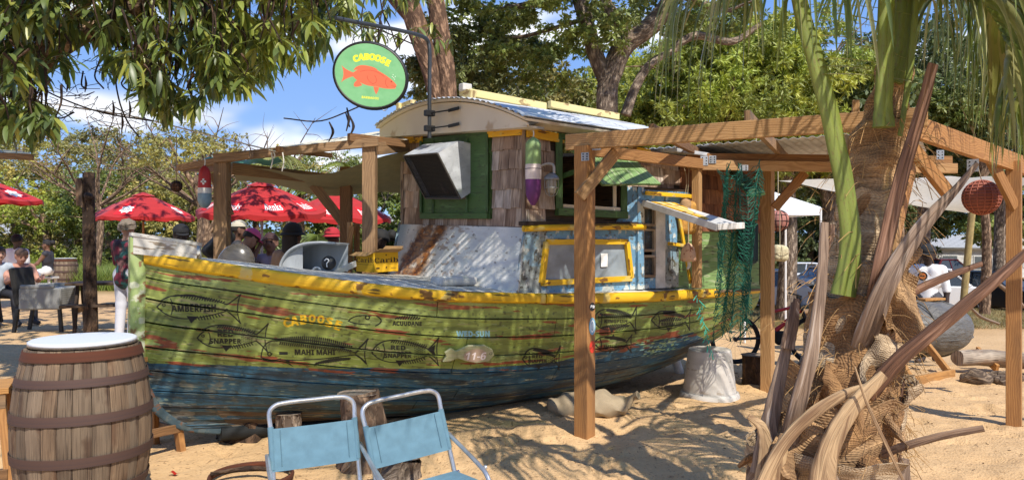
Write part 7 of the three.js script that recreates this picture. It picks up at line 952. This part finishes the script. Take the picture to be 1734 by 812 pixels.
{
  const flor = (p) => { const a = vnoise(p.x * 16 + 40, p.y * 16 + 9), b = vnoise(p.y * 20 + 7, p.x * 12 + p.z * 14 + 60); return a > .62 ? [.16, .015, .03] : b > .66 ? [.02, .10, .09] : b < .25 ? [.22, .10, .09] : a < .22 ? [.01, .05, .05] : [.035, .012, .018]; };
  person('person in a dark floral shirt and white trousers standing with their back turned', V(-5.62, 0, -10.75), Math.PI - .15, { pattern: flor, pants: [.62, .62, .66], skin: [.42, .24, .17], hair: [.20, .16, .12], curly: true, sleeve: .6, long: 1, s: 1.01, armR: [[.10, -.24, .12], [-.02, .0, .24]], armL: [[.06, -.26, .12], [.02, -.02, .24]] });
  const sun = person('shirtless sunburnt person sitting hunched at the table beside the wicker chair', W(26, 480, 12.9).setY(0), .9, { sit: true, shirt: [.50, .25, .18], skin: [.52, .26, .18], hair: [.12, .07, .05], pants: [.03, .03, .04], lean: .38, nod: .3, sleeve: .3, armL: [[.05, -.22, .18], [-.04, .04, .22]], armR: [[.06, -.22, .18], [-.06, .06, .22]] });
  person('person in a pale blue shirt at the left picture edge facing the shirtless person', W(-8, 480, 12.6).setY(0), .9, { sit: true, shirt: [.4, .45, .5], pants: [.02, .02, .025], skin: [.45, .26, .18], hair: [.05, .03, .02], lean: .2, armL: [[.04, -.2, .2], [-.05, .1, .2]] });
  person('dark haired person in white seen from behind by the left picture edge', W(27, 480, 15.5).setY(-.02), Math.PI, { sit: true, shirt: [.78, .78, .78], skin: [.10, .06, .04], hair: [.012, .01, .01], seatH: .62, s: 1.05, pants: [.7, .7, .7], sleeve: .9 });
  person('person in a black top and white shorts sitting on the grey bench', W(80, 450, 18.8).setY(.10), -1.35, { sit: true, shirt: [.03, .03, .04], pants: [.7, .7, .7], skin: [.20, .10, .06], hair: [.015, .012, .012], bun: true, sleeve: 0, short: true, armL: [[.02, -.24, .16], [-.02, -.12, .22]] });
  person('pale bald person sitting far behind under the red parasol pole', W(258, 430, 18).setY(.12), .5, { sit: true, seatH: .55, shirt: [.30, .16, .16], skin: [.55, .32, .26], hair: [.4, .3, .24], armR: [[.04, -.2, .2], [-.05, .2, .05]] });
  person('person in a black cap and grey shirt sitting behind the white bow block', W(305, 470, 10.2).setY(.14), .7, { sit: true, seatH: .62, shirt: [.42, .46, .52], skin: [.04, .025, .018], hair: [.01, .01, .01], hat: { c: [.012, .012, .014] }, nod: .25, turn: -.1 });
  const bp = person('person in a pink cap with a black backpack bending behind the canopy post', W(362, 480, 9.2).setY(.12), 2.2, { shirt: [.35, .42, .52], pants: [.1, .1, .12], skin: [.3, .17, .12], hat: { c: [.55, .08, .2] }, lean: .75, nod: .3, s: .95 }); part('backpack', jitter(new RoundedBoxGeometry(.32, .42, .2, 4, .07).rotateX(.75).translate(0, 1.35, .06), .02, 9), M.blackMatte, bp);
  person('person in a cream cap lifting a hand to the face', W(402, 480, 9.6).setY(.14), 1.9, { shirt: [.04, .04, .045], pants: [.08, .08, .1], skin: [.16, .08, .05], hat: { c: [.50, .46, .36] }, armL: [[.08, -.20, .18], [-.14, .22, .04]], armR: [[.05, -.2, .2], [-.05, .2, .1]], s: .90 });
  const lp = person('person in a lilac shirt with a dark strap sitting near the parasol pole', W(458, 480, 9.8).setY(.13), .1, { sit: true, seatH: .52, shirt: [.34, .28, .36], skin: [.22, .11, .075], hair: [.05, .02, .02], pants: [.06, .06, .1] }); strap(lp, .62, M.blackMatte);
  const tb = person('person in a black bucket hat and tan top with their back turned', W(494, 480, 8.6).setY(0), 2.9, { sit: true, seatH: .70, shirt: [.28, .17, .10], skin: [.24, .12, .08], hair: [.02, .014, .012], longHair: true, hat: { c: [.012, .012, .014], brim: true, tall: 1.1 }, s: 1.02 }); strap(tb, .8, M.blackMatte);
  person('person in a red shirt and red hat beyond the grey dome cover', W(561, 480, 10.5).setY(.10), 2.6, { sit: true, seatH: .62, shirt: [.55, .03, .03], skin: [.05, .03, .02], hat: { c: [.4, .02, .03], brim: true }, pattern: (p) => vnoise(p.x * 22 + 9, p.y * 22) > .6 ? [.06, .01, .01] : [.6, .03, .035] });
  person('dark haired person standing behind the canopy post by the cabin', W(646, 480, 8.4).setY(-.15), -1.2, { shirt: [.05, .035, .03], pants: [.04, .04, .05], skin: [.06, .035, .025], hair: [.01, .01, .01], bun: true, armL: [[.05, -.2, .2], [-.02, .15, .15]] });
  const wt = person('person in a white printed T-shirt and dark cap standing behind the palm', W(1573, 480, 11).setY(groundY(6.2, -11)), -.7, { shirt: [.78, .78, .78], pants: [.05, .05, .06], skin: [.035, .02, .015], hair: [.01, .01, .01], hat: { c: [.02, .02, .02] }, sleeve: .5, nod: .2, s: 1.02 }); part('shirt_print', new THREE.CircleGeometry(.065, 20).translate(-.05, 1.28, .137), std({ map: canvasTex(64, 64, (c) => { c.fillStyle = '#1c1c1c'; c.fillRect(0, 0, 64, 64); c.fillStyle = '#d8742c'; c.beginPath(); c.arc(32, 32, 22, 0, 7); c.fill(); c.fillStyle = '#2a2220'; c.fillRect(14, 28, 36, 9); }), roughness: .8 }), wt);
}
// ───────────── furniture under the mango ─────────────
{
  const wk = thing('wicker_armchair', 'grey wicker armchair with dark back beside the table', 'chair'), p = G(70, 560); wk.position.set(p.x, 0, p.z); wk.rotation.y = .12;
  M.wicker = std({ map: rep(dataTex(256, 256, (u, v) => { const a = Math.sin(u * 6.283 * 24), b = Math.sin(v * 6.283 * 24), w = a * b > 0 ? Math.abs(a) : Math.abs(b); return mix3([92, 92, 90], [186, 186, 182], w * .8 + fbm(u * 5, v * 5, 3, 5, 5) * .3); }), .5, .5), bumpMap: T.weaveBump, bumpScale: .004, roughness: .8 }); M.wickerD = std({ map: M.wicker.map, color: 0x3c3a38, bumpMap: T.weaveBump, bumpScale: .004, roughness: .7 });
  part('seat', place(rbox(.62, .34, .58, .03, 'x'), .1, .53, 0), M.wicker, wk); part('backrest', place(rbox(.09, .60, .58, .03, 'y'), -.27, .72, 0, 0, 0, .16), M.wickerD, wk); part('arm', place(rbox(.5, .06, .07, .02), .06, .72, .26), M.wicker, wk); part('arm', place(rbox(.5, .06, .07, .02), .06, .72, -.26), M.wicker, wk); for (const x of [-.24, .37]) for (const z of [-.23, .23]) part('leg', beamGeo(V(x, .38, z), V(x + (x > 0 ? .03 : -.06), 0, z), .05, .05), M.black, wk);
  const tbl = (label, pos, ry, w, h, d, m) => { const g = thing('trestle_table', label, 'table', 'rough trestle tables'); g.position.copy(pos); g.rotation.y = ry; for (let k = 0; k < 4; k++) part('top_board', place(rbox(w, .04, d / 4 - .008), 0, h, (k - 1.5) * d / 4), m, g); for (const x of [-1, 1]) { for (const z of [-1, 1]) part('leg', beamGeo(V(x * w * .38, h - .02, z * d * .18), V(x * w * .38, 0, z * d * .48), .09, .04), m, g); part('brace', beamGeo(V(x * w * .38, h * .45, -d * .34), V(x * w * .38, h * .45, d * .34), .09, .03), M.pineBright, g); } part('bench_board', place(rbox(w, .04, .24), 0, .44, d * .75), m, g); return g; };
  tbl('dark trestle table beside the person in the floral shirt', V(-6.5, 0, -11.9), .3, 1.1, .76, .7, M.darkWood); tbl('low dark trestle table in front of the shirtless person', V(-9.4, 0, -12.6), .2, 1.2, .72, .7, M.darkWood); tbl('plank table behind the boat where the guests sit', V(-3.4, 0, -10.3), .1, 2.4, .95, .7, M.pineOld);
  const bn = thing('grey_bench', 'pale grey wooden bench beside the distant barrel', 'bench'), q = W(72, 470, 19); bn.position.set(q.x, -.02, q.z); part('seat', place(rbox(.62, .05, .36), 0, .50, 0), M.white, bn); for (const x of [-.24, .24]) for (const z of [-.14, .14]) part('leg', place(rbox(.05, .5, .05), x, .25, z), M.white, bn);
  const ps = thing('wooden_post', 'weathered round wooden post with small plates beside the tables', 'post'), c = G(153, 566); part('pole', tube([V(c.x, -.2, c.z), V(c.x - .02, 1.2, c.z), V(c.x - .03, W(150, 292, -c.z).y, c.z)], [.105, .092, .085], { nr: 14, n: 14, bump: (t, a) => 1 + .05 * Math.sin(a * 3 + t * 6) }), M.barkDark, ps); part('plate', place(rbox(.10, .42, .03), c.x - .13, 2.18, c.z + .08, 0, 0, .05), M.greyWood2, ps); part('knob', place(jitter(new THREE.SphereGeometry(.06, 12, 10), .02, 20), c.x + .02, 2.12, c.z + .1), M.darkWood, ps);
  const ce = thing('canopy_corner', 'olive fabric canopy corner at the left picture edge', 'canopy'), e = quadPoint(W(-120, 262, 7), W(56, 265, 7.2), W(50, 258, 8.5), W(-120, 240, 8.5)); part('cloth', sheet(8, 4, (u, v) => e(u, v), .012), M.tarp, ce); part('edge_board', beamGeo(W(-120, 258, 6.95), W(56, 266, 7.15), .06, .03), M.pineOld, ce);
}
// ───────────── houses ─────────────
function house(label, c, w, d, h, roofH, ry, wallM, roofM, wins, group) {
  const g = thing('house', label, 'house', group); g.position.copy(c); g.rotation.y = ry; part('wall', place(rbox(w, h, d, .01), 0, h / 2, 0), wallM, g);
  for (const s of [-1, 1]) part('roof', panel(V(-w / 2 - .3, h - .1, s * (d / 2 + .35)), V(w / 2 + .3, h - .1, s * (d / 2 + .35)), V(w / 2 + .3, h + roofH, 0), V(-w / 2 - .3, h + roofH, 0), s * .1), roofM, g); for (const s of [-1, 1]) { const t = indexed([s * w / 2, h, -d / 2, s * w / 2, h, d / 2, s * w / 2, h + roofH * .95, 0], [0, 0, 1, 0, .5, 1], [0, 1, 2]); part('gable', t, wallM, g); }
  for (const [x, y, ww, hh] of wins) { const f = part('window', place(rbox(ww + .14, hh + .14, .06), x, y, d / 2 + .02), M.white, g); part('pane', place(rbox(ww, hh, .03), x, y, d / 2 + .05), M.darkGlass, f); } return g;
}
const wallPink = std({ color: 0xd8b8ae, map: T.speck }), wallWhite = std({ color: 0xe2e0da, map: T.speck }), roofGrey = std({ color: 0xb4b4b2, map: T.speck, roughness: .7 }), roofTan = std({ color: 0xb8b098, map: T.speck });
house('low pink house with a pale roof beyond the grass', W(62, 396, 62).setY(-.5), 5.2, 5, 2.4, 1.0, .25, wallPink, roofGrey, [[-1.4, 1.3, .9, .9], [.9, 1.3, .9, .9]], 'houses beyond the field'); house('white house behind the scrub beside the pink house', W(104, 396, 66).setY(-.5), 3.6, 4, 2.3, .6, -.1, wallWhite, roofGrey, [[-.9, 1.3, .8, .8], [.7, 1.3, .8, .8]], 'houses beyond the field'); house('grey roofed house at the left picture edge beyond the grass', W(14, 390, 70).setY(-.5), 5, 5, 2.9, 1.4, .1, wallPink, roofGrey, [[0, 1.4, 1, 1]], 'houses beyond the field'); house('small white house seen between the capped man and the post', W(330, 396, 70).setY(-.3), 4.2, 4, 2.1, .7, .1, wallWhite, roofGrey, [[-.8, 1.2, .8, .8]], 'houses beyond the field'); house('white house half hidden behind the low palm and cabin', W(672, 420, 44).setY(-.6), 4.5, 4, 2.6, .9, 0, wallWhite, roofGrey, [[-1, 1.5, .8, .9]], 'houses beyond the field');
house('white gabled house beyond the parked black car', W(1672, 450, 58).setY(-1.6), 5.6, 6, 2.5, 1.0, .25, wallWhite, roofTan, [[-1.6, 1.5, .8, 1], [.6, 1.5, .9, .9]], 'houses beyond the car park'); house('white house with dark doorway beyond the red car', W(1612, 450, 56).setY(-1.6), 4.5, 5, 2.6, .8, -.1, wallWhite, roofGrey, [[-1.3, 1.1, 1.0, 1.6], [.8, 1.4, .8, .9]], 'houses beyond the car park'); house('tall pale house behind the trees at the right edge', W(1716, 430, 80).setY(-1.6), 6, 6, 7, 1.0, .1, wallWhite, roofTan, [[-1.2, 5.2, 1, 1.2], [1, 5.2, 1, 1.2]], 'houses beyond the car park');
// ───────────── cars ─────────────
function car(label, pos, ry, col, o = {}) {
  const g = thing('parked_car', label, 'car', 'cars in the car park'); g.position.copy(pos); g.rotation.y = ry; const L = o.L || 4.2, Hh = o.H || 1.48, Wd = 1.72, body = std({ color: col, metalness: .3, roughness: .28 }), hb = .92, f = L / 2;
  const s = new THREE.Shape(); s.moveTo(-f, .35); s.lineTo(-f + .05, .75); s.quadraticCurveTo(-f + .1, hb, -f + .35, hb); s.lineTo(f - 1.15, hb); s.quadraticCurveTo(f - .3, hb - .08, f - .06, .66); s.lineTo(f, .36); s.lineTo(f - .1, .24); for (const x of [f - .85, -f + .8]) { s.lineTo(x + .40, .24); s.absarc(x, .32, .39, -.2, Math.PI + .2, false); } s.lineTo(-f + .1, .24); s.closePath();
  const eg = new THREE.ExtrudeGeometry(s, { depth: Wd - .16, bevelEnabled: true, bevelThickness: .08, bevelSize: .05, bevelSegments: 3, curveSegments: 10 }); eg.translate(0, 0, -(Wd - .16) / 2); part('body', eg, body, g);
  const x0 = o.hatch ? -f + .25 : -f + .75, gl = (z) => [V(x0, hb, z * .78), V(f - 1.15, hb, z * .78), V(f - 1.95, Hh, z * .60), V(x0 + .5, Hh, z * .60)], A = gl(1), C = gl(-1); part('side_window', panel(A[0], A[1], A[2], A[3], .02), M.darkGlass, g); part('side_window', panel(C[1], C[0], C[3], C[2], .02), M.darkGlass, g); part('windscreen', panel(A[1], C[1], C[2], A[2], .02), M.darkGlass, g); part('rear_window', panel(C[0], A[0], A[3], C[3], .02), M.darkGlass, g);
  part('roof', place(rbox(f - 1.9 - x0 - .5 + .14, .07, 1.3, .03), (f - 1.95 + x0 + .5) / 2, Hh + .01, 0), body, g); for (const q of [A, C]) { part('pillar', beamGeo(q[1], q[2], .07, .06), body, g); part('pillar', beamGeo(q[0], q[3], .12, .06), body, g); const m0 = q[0].clone().lerp(q[1], .48), m1 = q[3].clone().lerp(q[2], .5); part('pillar', beamGeo(m0, m1, .06, .05), body, g); }
  for (const x of [f - .85, -f + .8]) for (const z of [-1, 1]) { const w = part('wheel', new THREE.TorusGeometry(.25, .075, 10, 26).translate(x, .32, z * (Wd / 2 - .1)), M.blackMatte, g), rim = new THREE.CylinderGeometry(.2, .2, .1, 18).rotateX(1.57).translate(x, .32, z * (Wd / 2 - .08)); part('rim', rim, M.steel, w); for (let k = 0; k < 5; k++) part('spoke', place(rbox(.03, .17, .02), 0, .1, 0).rotateZ(k * 1.257).translate(x, .32, z * (Wd / 2 - .02)), M.alu, w); }
  for (const z of [-1, 1]) { part('headlight', place(jitter(new THREE.SphereGeometry(.15, 12, 8).scale(.5, .5, 1), .01), f - .14, .68, z * .6), std({ color: 0xdde4ea, roughness: .15, metalness: .2 }), g); part('tail_light', place(rbox(.08, .16, .22, .03), -f + .04, .74, z * .66), paint(0x8a1818, .3), g); part('mirror', place(rbox(.12, .12, .18, .04), f - 1.35, hb + .08, z * .95), body, g); }
  part('grille', place(rbox(.06, .2, 1.0, .03), f - .02, .52, 0), M.black, g); part('number_plate', place(rbox(.02, .11, .46, .004), f + .03, .45, 0), std({ color: 0x1c1c1c, roughness: .5 }), g); part('bumper_trim', place(rbox(.05, .07, 1.4, .02), f + .0, .32, 0), M.black, g); return g;
}
const lot = (px, py, D) => { const p = W(px, py, D); p.y = groundY(p.x, p.z) - .02; return p; };
car('silver hatchback parked behind the pergola post', lot(1275, 495, 30), .1 + Math.PI, 0xb8bec6, { hatch: true, H: 1.55 }); car('white car parked beyond the silver hatchback', lot(1352, 470, 42), Math.PI - .2, 0xe4e6e8, { H: 1.5 }); car('grey car parked between the tent leg and palm stalk', lot(1392, 480, 36), Math.PI + .3, 0x9aa0a6, {}); car('black car facing the beach near the leaning stalk', lot(1690, 515, 29), -1.2, 0x14181e, { hatch: true }); car('white car parked behind the person in white', lot(1596, 500, 30), -.35, 0xe6e8ea, { hatch: true, H: 1.6 }); car('dark red car parked before the white house', lot(1606, 470, 46), .1, 0x5a1420, { H: 1.6 });
// ───────────── right-hand clutter ─────────────
{
  const tn = thing('market_tent', 'white pop up tent beside the parked cars', 'tent'), c = lot(1298, 480, 15), top = W(1300, 322, 15).y, eav = W(1300, 366, 15).y, w = .76; tn.position.set(c.x, 0, c.z); tn.rotation.y = .08; M.tent = new THREE.MeshPhysicalMaterial({ color: 0xeaeef2, roughness: .8, transmission: .2, thickness: 0, side: THREE.DoubleSide });
  const cn = [[-w, w], [w, w], [w, -w], [-w, -w]]; for (let i = 0; i < 4; i++) { const a = cn[i], b = cn[(i + 1) % 4]; const t = indexed([a[0], eav + .16, a[1], b[0], eav + .16, b[1], 0, top + .02, 0], [0, 0, 1, 0, .5, 1], [0, 1, 2]); part('roof_panel', t, M.tent, tn); part('valance', panel(V(a[0], eav, a[1]), V(b[0], eav, b[1]), V(b[0], eav + .16, b[1]), V(a[0], eav + .16, a[1]), .005), M.tent, tn); part('leg', tube([V(a[0], groundY(c.x, c.z) - .1, a[1]), V(a[0], eav + .14, a[1])], .022, { nr: 8 }), M.whitePlain, tn); }
  const sl = thing('shade_sail', 'beige cloth shade sail stretched behind the pergola', 'shade sail'), q = quadPoint(W(1320, 305, 9.5), W(1545, 348, 8.2), W(1745, 300, 7.6), W(1560, 297, 9.8)); part('cloth', sheet(24, 16, (u, v) => { const p = quadPoint(W(1318, 306, 9.5), W(1640, 362, 7.4), W(1760, 300, 7.4), W(1590, 299, 9.8))(u, v); p.y -= .10 * Math.sin(u * 3.14) * Math.sin(v * 3.14) - .01 * Math.sin(u * 14 + v * 6); return p; }), new THREE.MeshPhysicalMaterial({ color: 0xd2c2a4, roughness: .95, transmission: .3, thickness: 0, side: THREE.DoubleSide, map: T.weave }), sl);
  // tarpaulin covered dinghy on timber trestles
  const dg = thing('covered_dinghy', 'small upturned dinghy wrapped in grey tarpaulin', 'dinghy'), p = W(1566, 556, 9.6), sp = new THREE.SphereGeometry(1, 44, 28); sp.scale(.66, .36, .44); { const a = sp.attributes.position; for (let i = 0; i < a.count; i++) { const x = a.getX(i), y = a.getY(i), z = a.getZ(i), n = (fbm(x * 5 + 8, y * 6 + z * 5 + 9, 4) - .5) * .08 + .012 * Math.sin(x * 26 + y * 9); a.setXYZ(i, Math.sign(x) * Math.pow(Math.abs(x) / .66, .8) * .66, y * (1 + n) + n * .4, z * (1 + n)); } sp.computeVertexNormals(); } metricUV(sp); dg.position.copy(p); dg.rotation.y = .35; part('cover', sp, std({ color: 0x6e6c68, map: T.speck, bumpMap: T.barkBump, bumpScale: .008, roughness: .55 }), dg); part('rope', tube(Array.from({ length: 25 }, (_, i) => V(-.62 + i / 24 * 1.26, -.10, .40 * Math.sqrt(Math.max(0, 1 - ((i / 24 * 1.26 - .62) / .68) ** 2)) + .02)), .009, { nr: 6, n: 40 }), std({ color: 0x5a5854, roughness: .8 }), dg); for (const x of [-.25, .2]) part('lashing', new THREE.TorusGeometry(.4, .012, 6, 40).scale(1, .92, 1.05).rotateY(1.57).translate(x, 0, 0), std({ color: 0x55534e, roughness: .8 }), dg); part('top_board', place(rbox(.4, .03, .12), .1, .38, .02, .1), M.pineBright, dg);
  const gy = (x, z) => groundY(x, z), th = thing('timber_trestle', 'bright pine trestle lying under the covered dinghy', 'trestle'), b1 = (a, b) => part('board', beamGeo(a, b, .09, .035), M.pineBright, th); const gp2 = (px, py, y) => { let q = G(px, py, 0); for (let i = 0; i < 6; i++) q = G(px, py, gy(q.x, q.z) + (y || 0)); return q; }; b1(gp2(1546, 645, .04), gp2(1616, 632, .04)); b1(gp2(1546, 646, .05), W(1522, 606, 7.9)); b1(gp2(1607, 630, .04), W(1572, 585, 8.4)); b1(gp2(1690, 624, .04), W(1655, 592, 8.6));
  const lg = thing('driftwood_log', 'thick pale driftwood log lying on stones beside the right post', 'log'); part('log', tube([gp2(1622, 606, .16), gp2(1680, 606, .15), gp2(1760, 612, .14)], [.085, .095, .09], { nr: 14, n: 14, bump: (t, a) => 1 + .08 * Math.sin(a * 3 + t * 7) }), M.greyWood, lg);
  const r = rng(9); for (const [x, y, s] of [[1655, 640, .12], [1680, 640, .07], [1700, 646, .08], [1668, 646, .05], [1690, 634, .06], [1712, 640, .1]]) { const q = gp2(x, y, s * .4), g = jitter(new THREE.IcosahedronGeometry(s, 3).scale(1.2, .7, 1), s * .5, 6 / s * .3, x); g.translate(q.x, q.y, q.z); single('beach_stone', g, M.stone = M.stone || std({ map: T.bark, color: 0xd0c8bc, roughness: .95 }), 'grey brown stone heaped under the driftwood log', 'stone', 'stones under the log'); }
  for (const [pts, w, l] of [[[[1668, 468], [1690, 480], [1722, 506], [1734, 520]], .03, 'curved dark dry stalk leaning beside the right post'], [[[1640, 515], [1660, 535], [1692, 548]], .025, 'short pale stick standing on the log pile'], [[[1724, 500], [1722, 530], [1716, 556]], .018, 'thin upright stick beside the right post']]) single('driftwood_stick', tube(pts.map(([x, y]) => W(x, y, 6.6)), [w * .5, w, w * .8], { nr: 9, n: 14, flat: .6 }), M.dryBrown, l, 'stick', 'sticks by the log pile');
  single('bamboo_pole', tube([lot(1627, 500, 20).setY(-1.2), W(1640, 430, 20), W(1650, 330, 20)], .09, { nr: 9, n: 14 }), std({ color: 0xb09a64, map: T.speck }), 'leaning tan bamboo pole beyond the dinghy', 'pole');
  const fs = thing('carved_post', 'short carved brown post standing before the palm trunk', 'post'); part('pole', tube([lot(1405, 520, 12).setY(-.6), W(1400, 440, 12), W(1402, 380, 12)], [.12, .11, .12], { nr: 12, n: 12, bump: (t, a) => 1 + .12 * Math.sin(a * 2 + t * 9) }), M.barkTan, fs);
  const ck = thing('crate_stand', 'rough wooden stand with a blue panel behind the bicycle', 'stand'), cp = lot(1388, 515, 13); ck.position.set(cp.x, cp.y, cp.z); for (let k = 0; k < 4; k++) part('board', place(rbox(.6, .10, .03), 0, .1 + k * .13, .15), k % 2 ? M.pineOld : M.greyWood, ck); part('blue_panel', place(rbox(.24, .42, .02), .02, .45, .19), paint(0x3a68a0), ck); part('top', place(rbox(.7, .04, .4), 0, .72, 0), M.pineOld, ck); for (const x of [-.28, .28]) part('leg', place(rbox(.05, .72, .05), x, .36, .1), M.pineOld, ck);
  // e-bike
  const bk = thing('electric_bicycle', 'black and red mountain bicycle parked behind the pergola post', 'bicycle'), bp = W(1312, 600, 10.6), by = groundY(bp.x, bp.z); bk.position.set(bp.x, by, bp.z); bk.rotation.y = -.12; const red = paint(0xb01c22, .35), blk = M.black, tb = (n, a, b, r2, m) => part(n, tube([V(...a), V(...b)], r2, { nr: 8, n: 1 }), m, bk);
  for (const x of [-.55, .55]) { const w = part('wheel', new THREE.TorusGeometry(.33, .026, 10, 40).translate(x, .35, 0), M.blackMatte, bk); part('rim', new THREE.TorusGeometry(.30, .01, 6, 40).translate(x, .35, 0), M.black, w); for (let k = 0; k < 16; k++) { const a = k / 16 * 6.283; part('spoke', tube([V(x, .35, (k % 2 - .5) * .05), V(x + Math.cos(a) * .3, .35 + Math.sin(a) * .3, 0)], .0016, { nr: 4, n: 1 }), M.galv, w); } part('hub', new THREE.CylinderGeometry(.03, .03, .1, 12).rotateX(1.57).translate(x, .35, 0), blk, w); }
  tb('down_tube', [.36, .78, 0], [-.08, .40, 0], .035, red); tb('top_tube', [.34, .84, 0], [-.16, .72, 0], .022, red); tb('seat_tube', [-.08, .38, 0], [-.2, .86, 0], .02, blk); tb('chain_stay', [-.08, .38, .05], [-.55, .35, .05], .012, blk); tb('chain_stay', [-.08, .38, -.05], [-.55, .35, -.05], .012, blk); tb('seat_stay', [-.17, .72, .04], [-.55, .35, .05], .01, blk); tb('fork', [.37, .8, .05], [.55, .35, .05], .018, blk); tb('fork', [.37, .8, -.05], [.55, .35, -.05], .018, blk); tb('stem', [.37, .78, 0], [.31, .98, 0], .018, blk); part('handlebar', tube([V(.28, 1.0, -.34), V(.32, .99, -.1), V(.32, .99, .1), V(.28, 1.0, .34)], .013, { nr: 8 }), blk, bk); part('saddle', place(jitter(new THREE.SphereGeometry(.12, 14, 10).scale(1.2, .35, .6), .01), -.22, .9, 0), blk, bk); part('motor', place(rbox(.16, .16, .1, .04), -.05, .42, 0), blk, bk); part('front_bag', place(jitter(new RoundedBoxGeometry(.2, .2, .16, 3, .05), .01), .1, .38, 0), M.blackMatte, bk);
}
renderer.render(scene, camera);
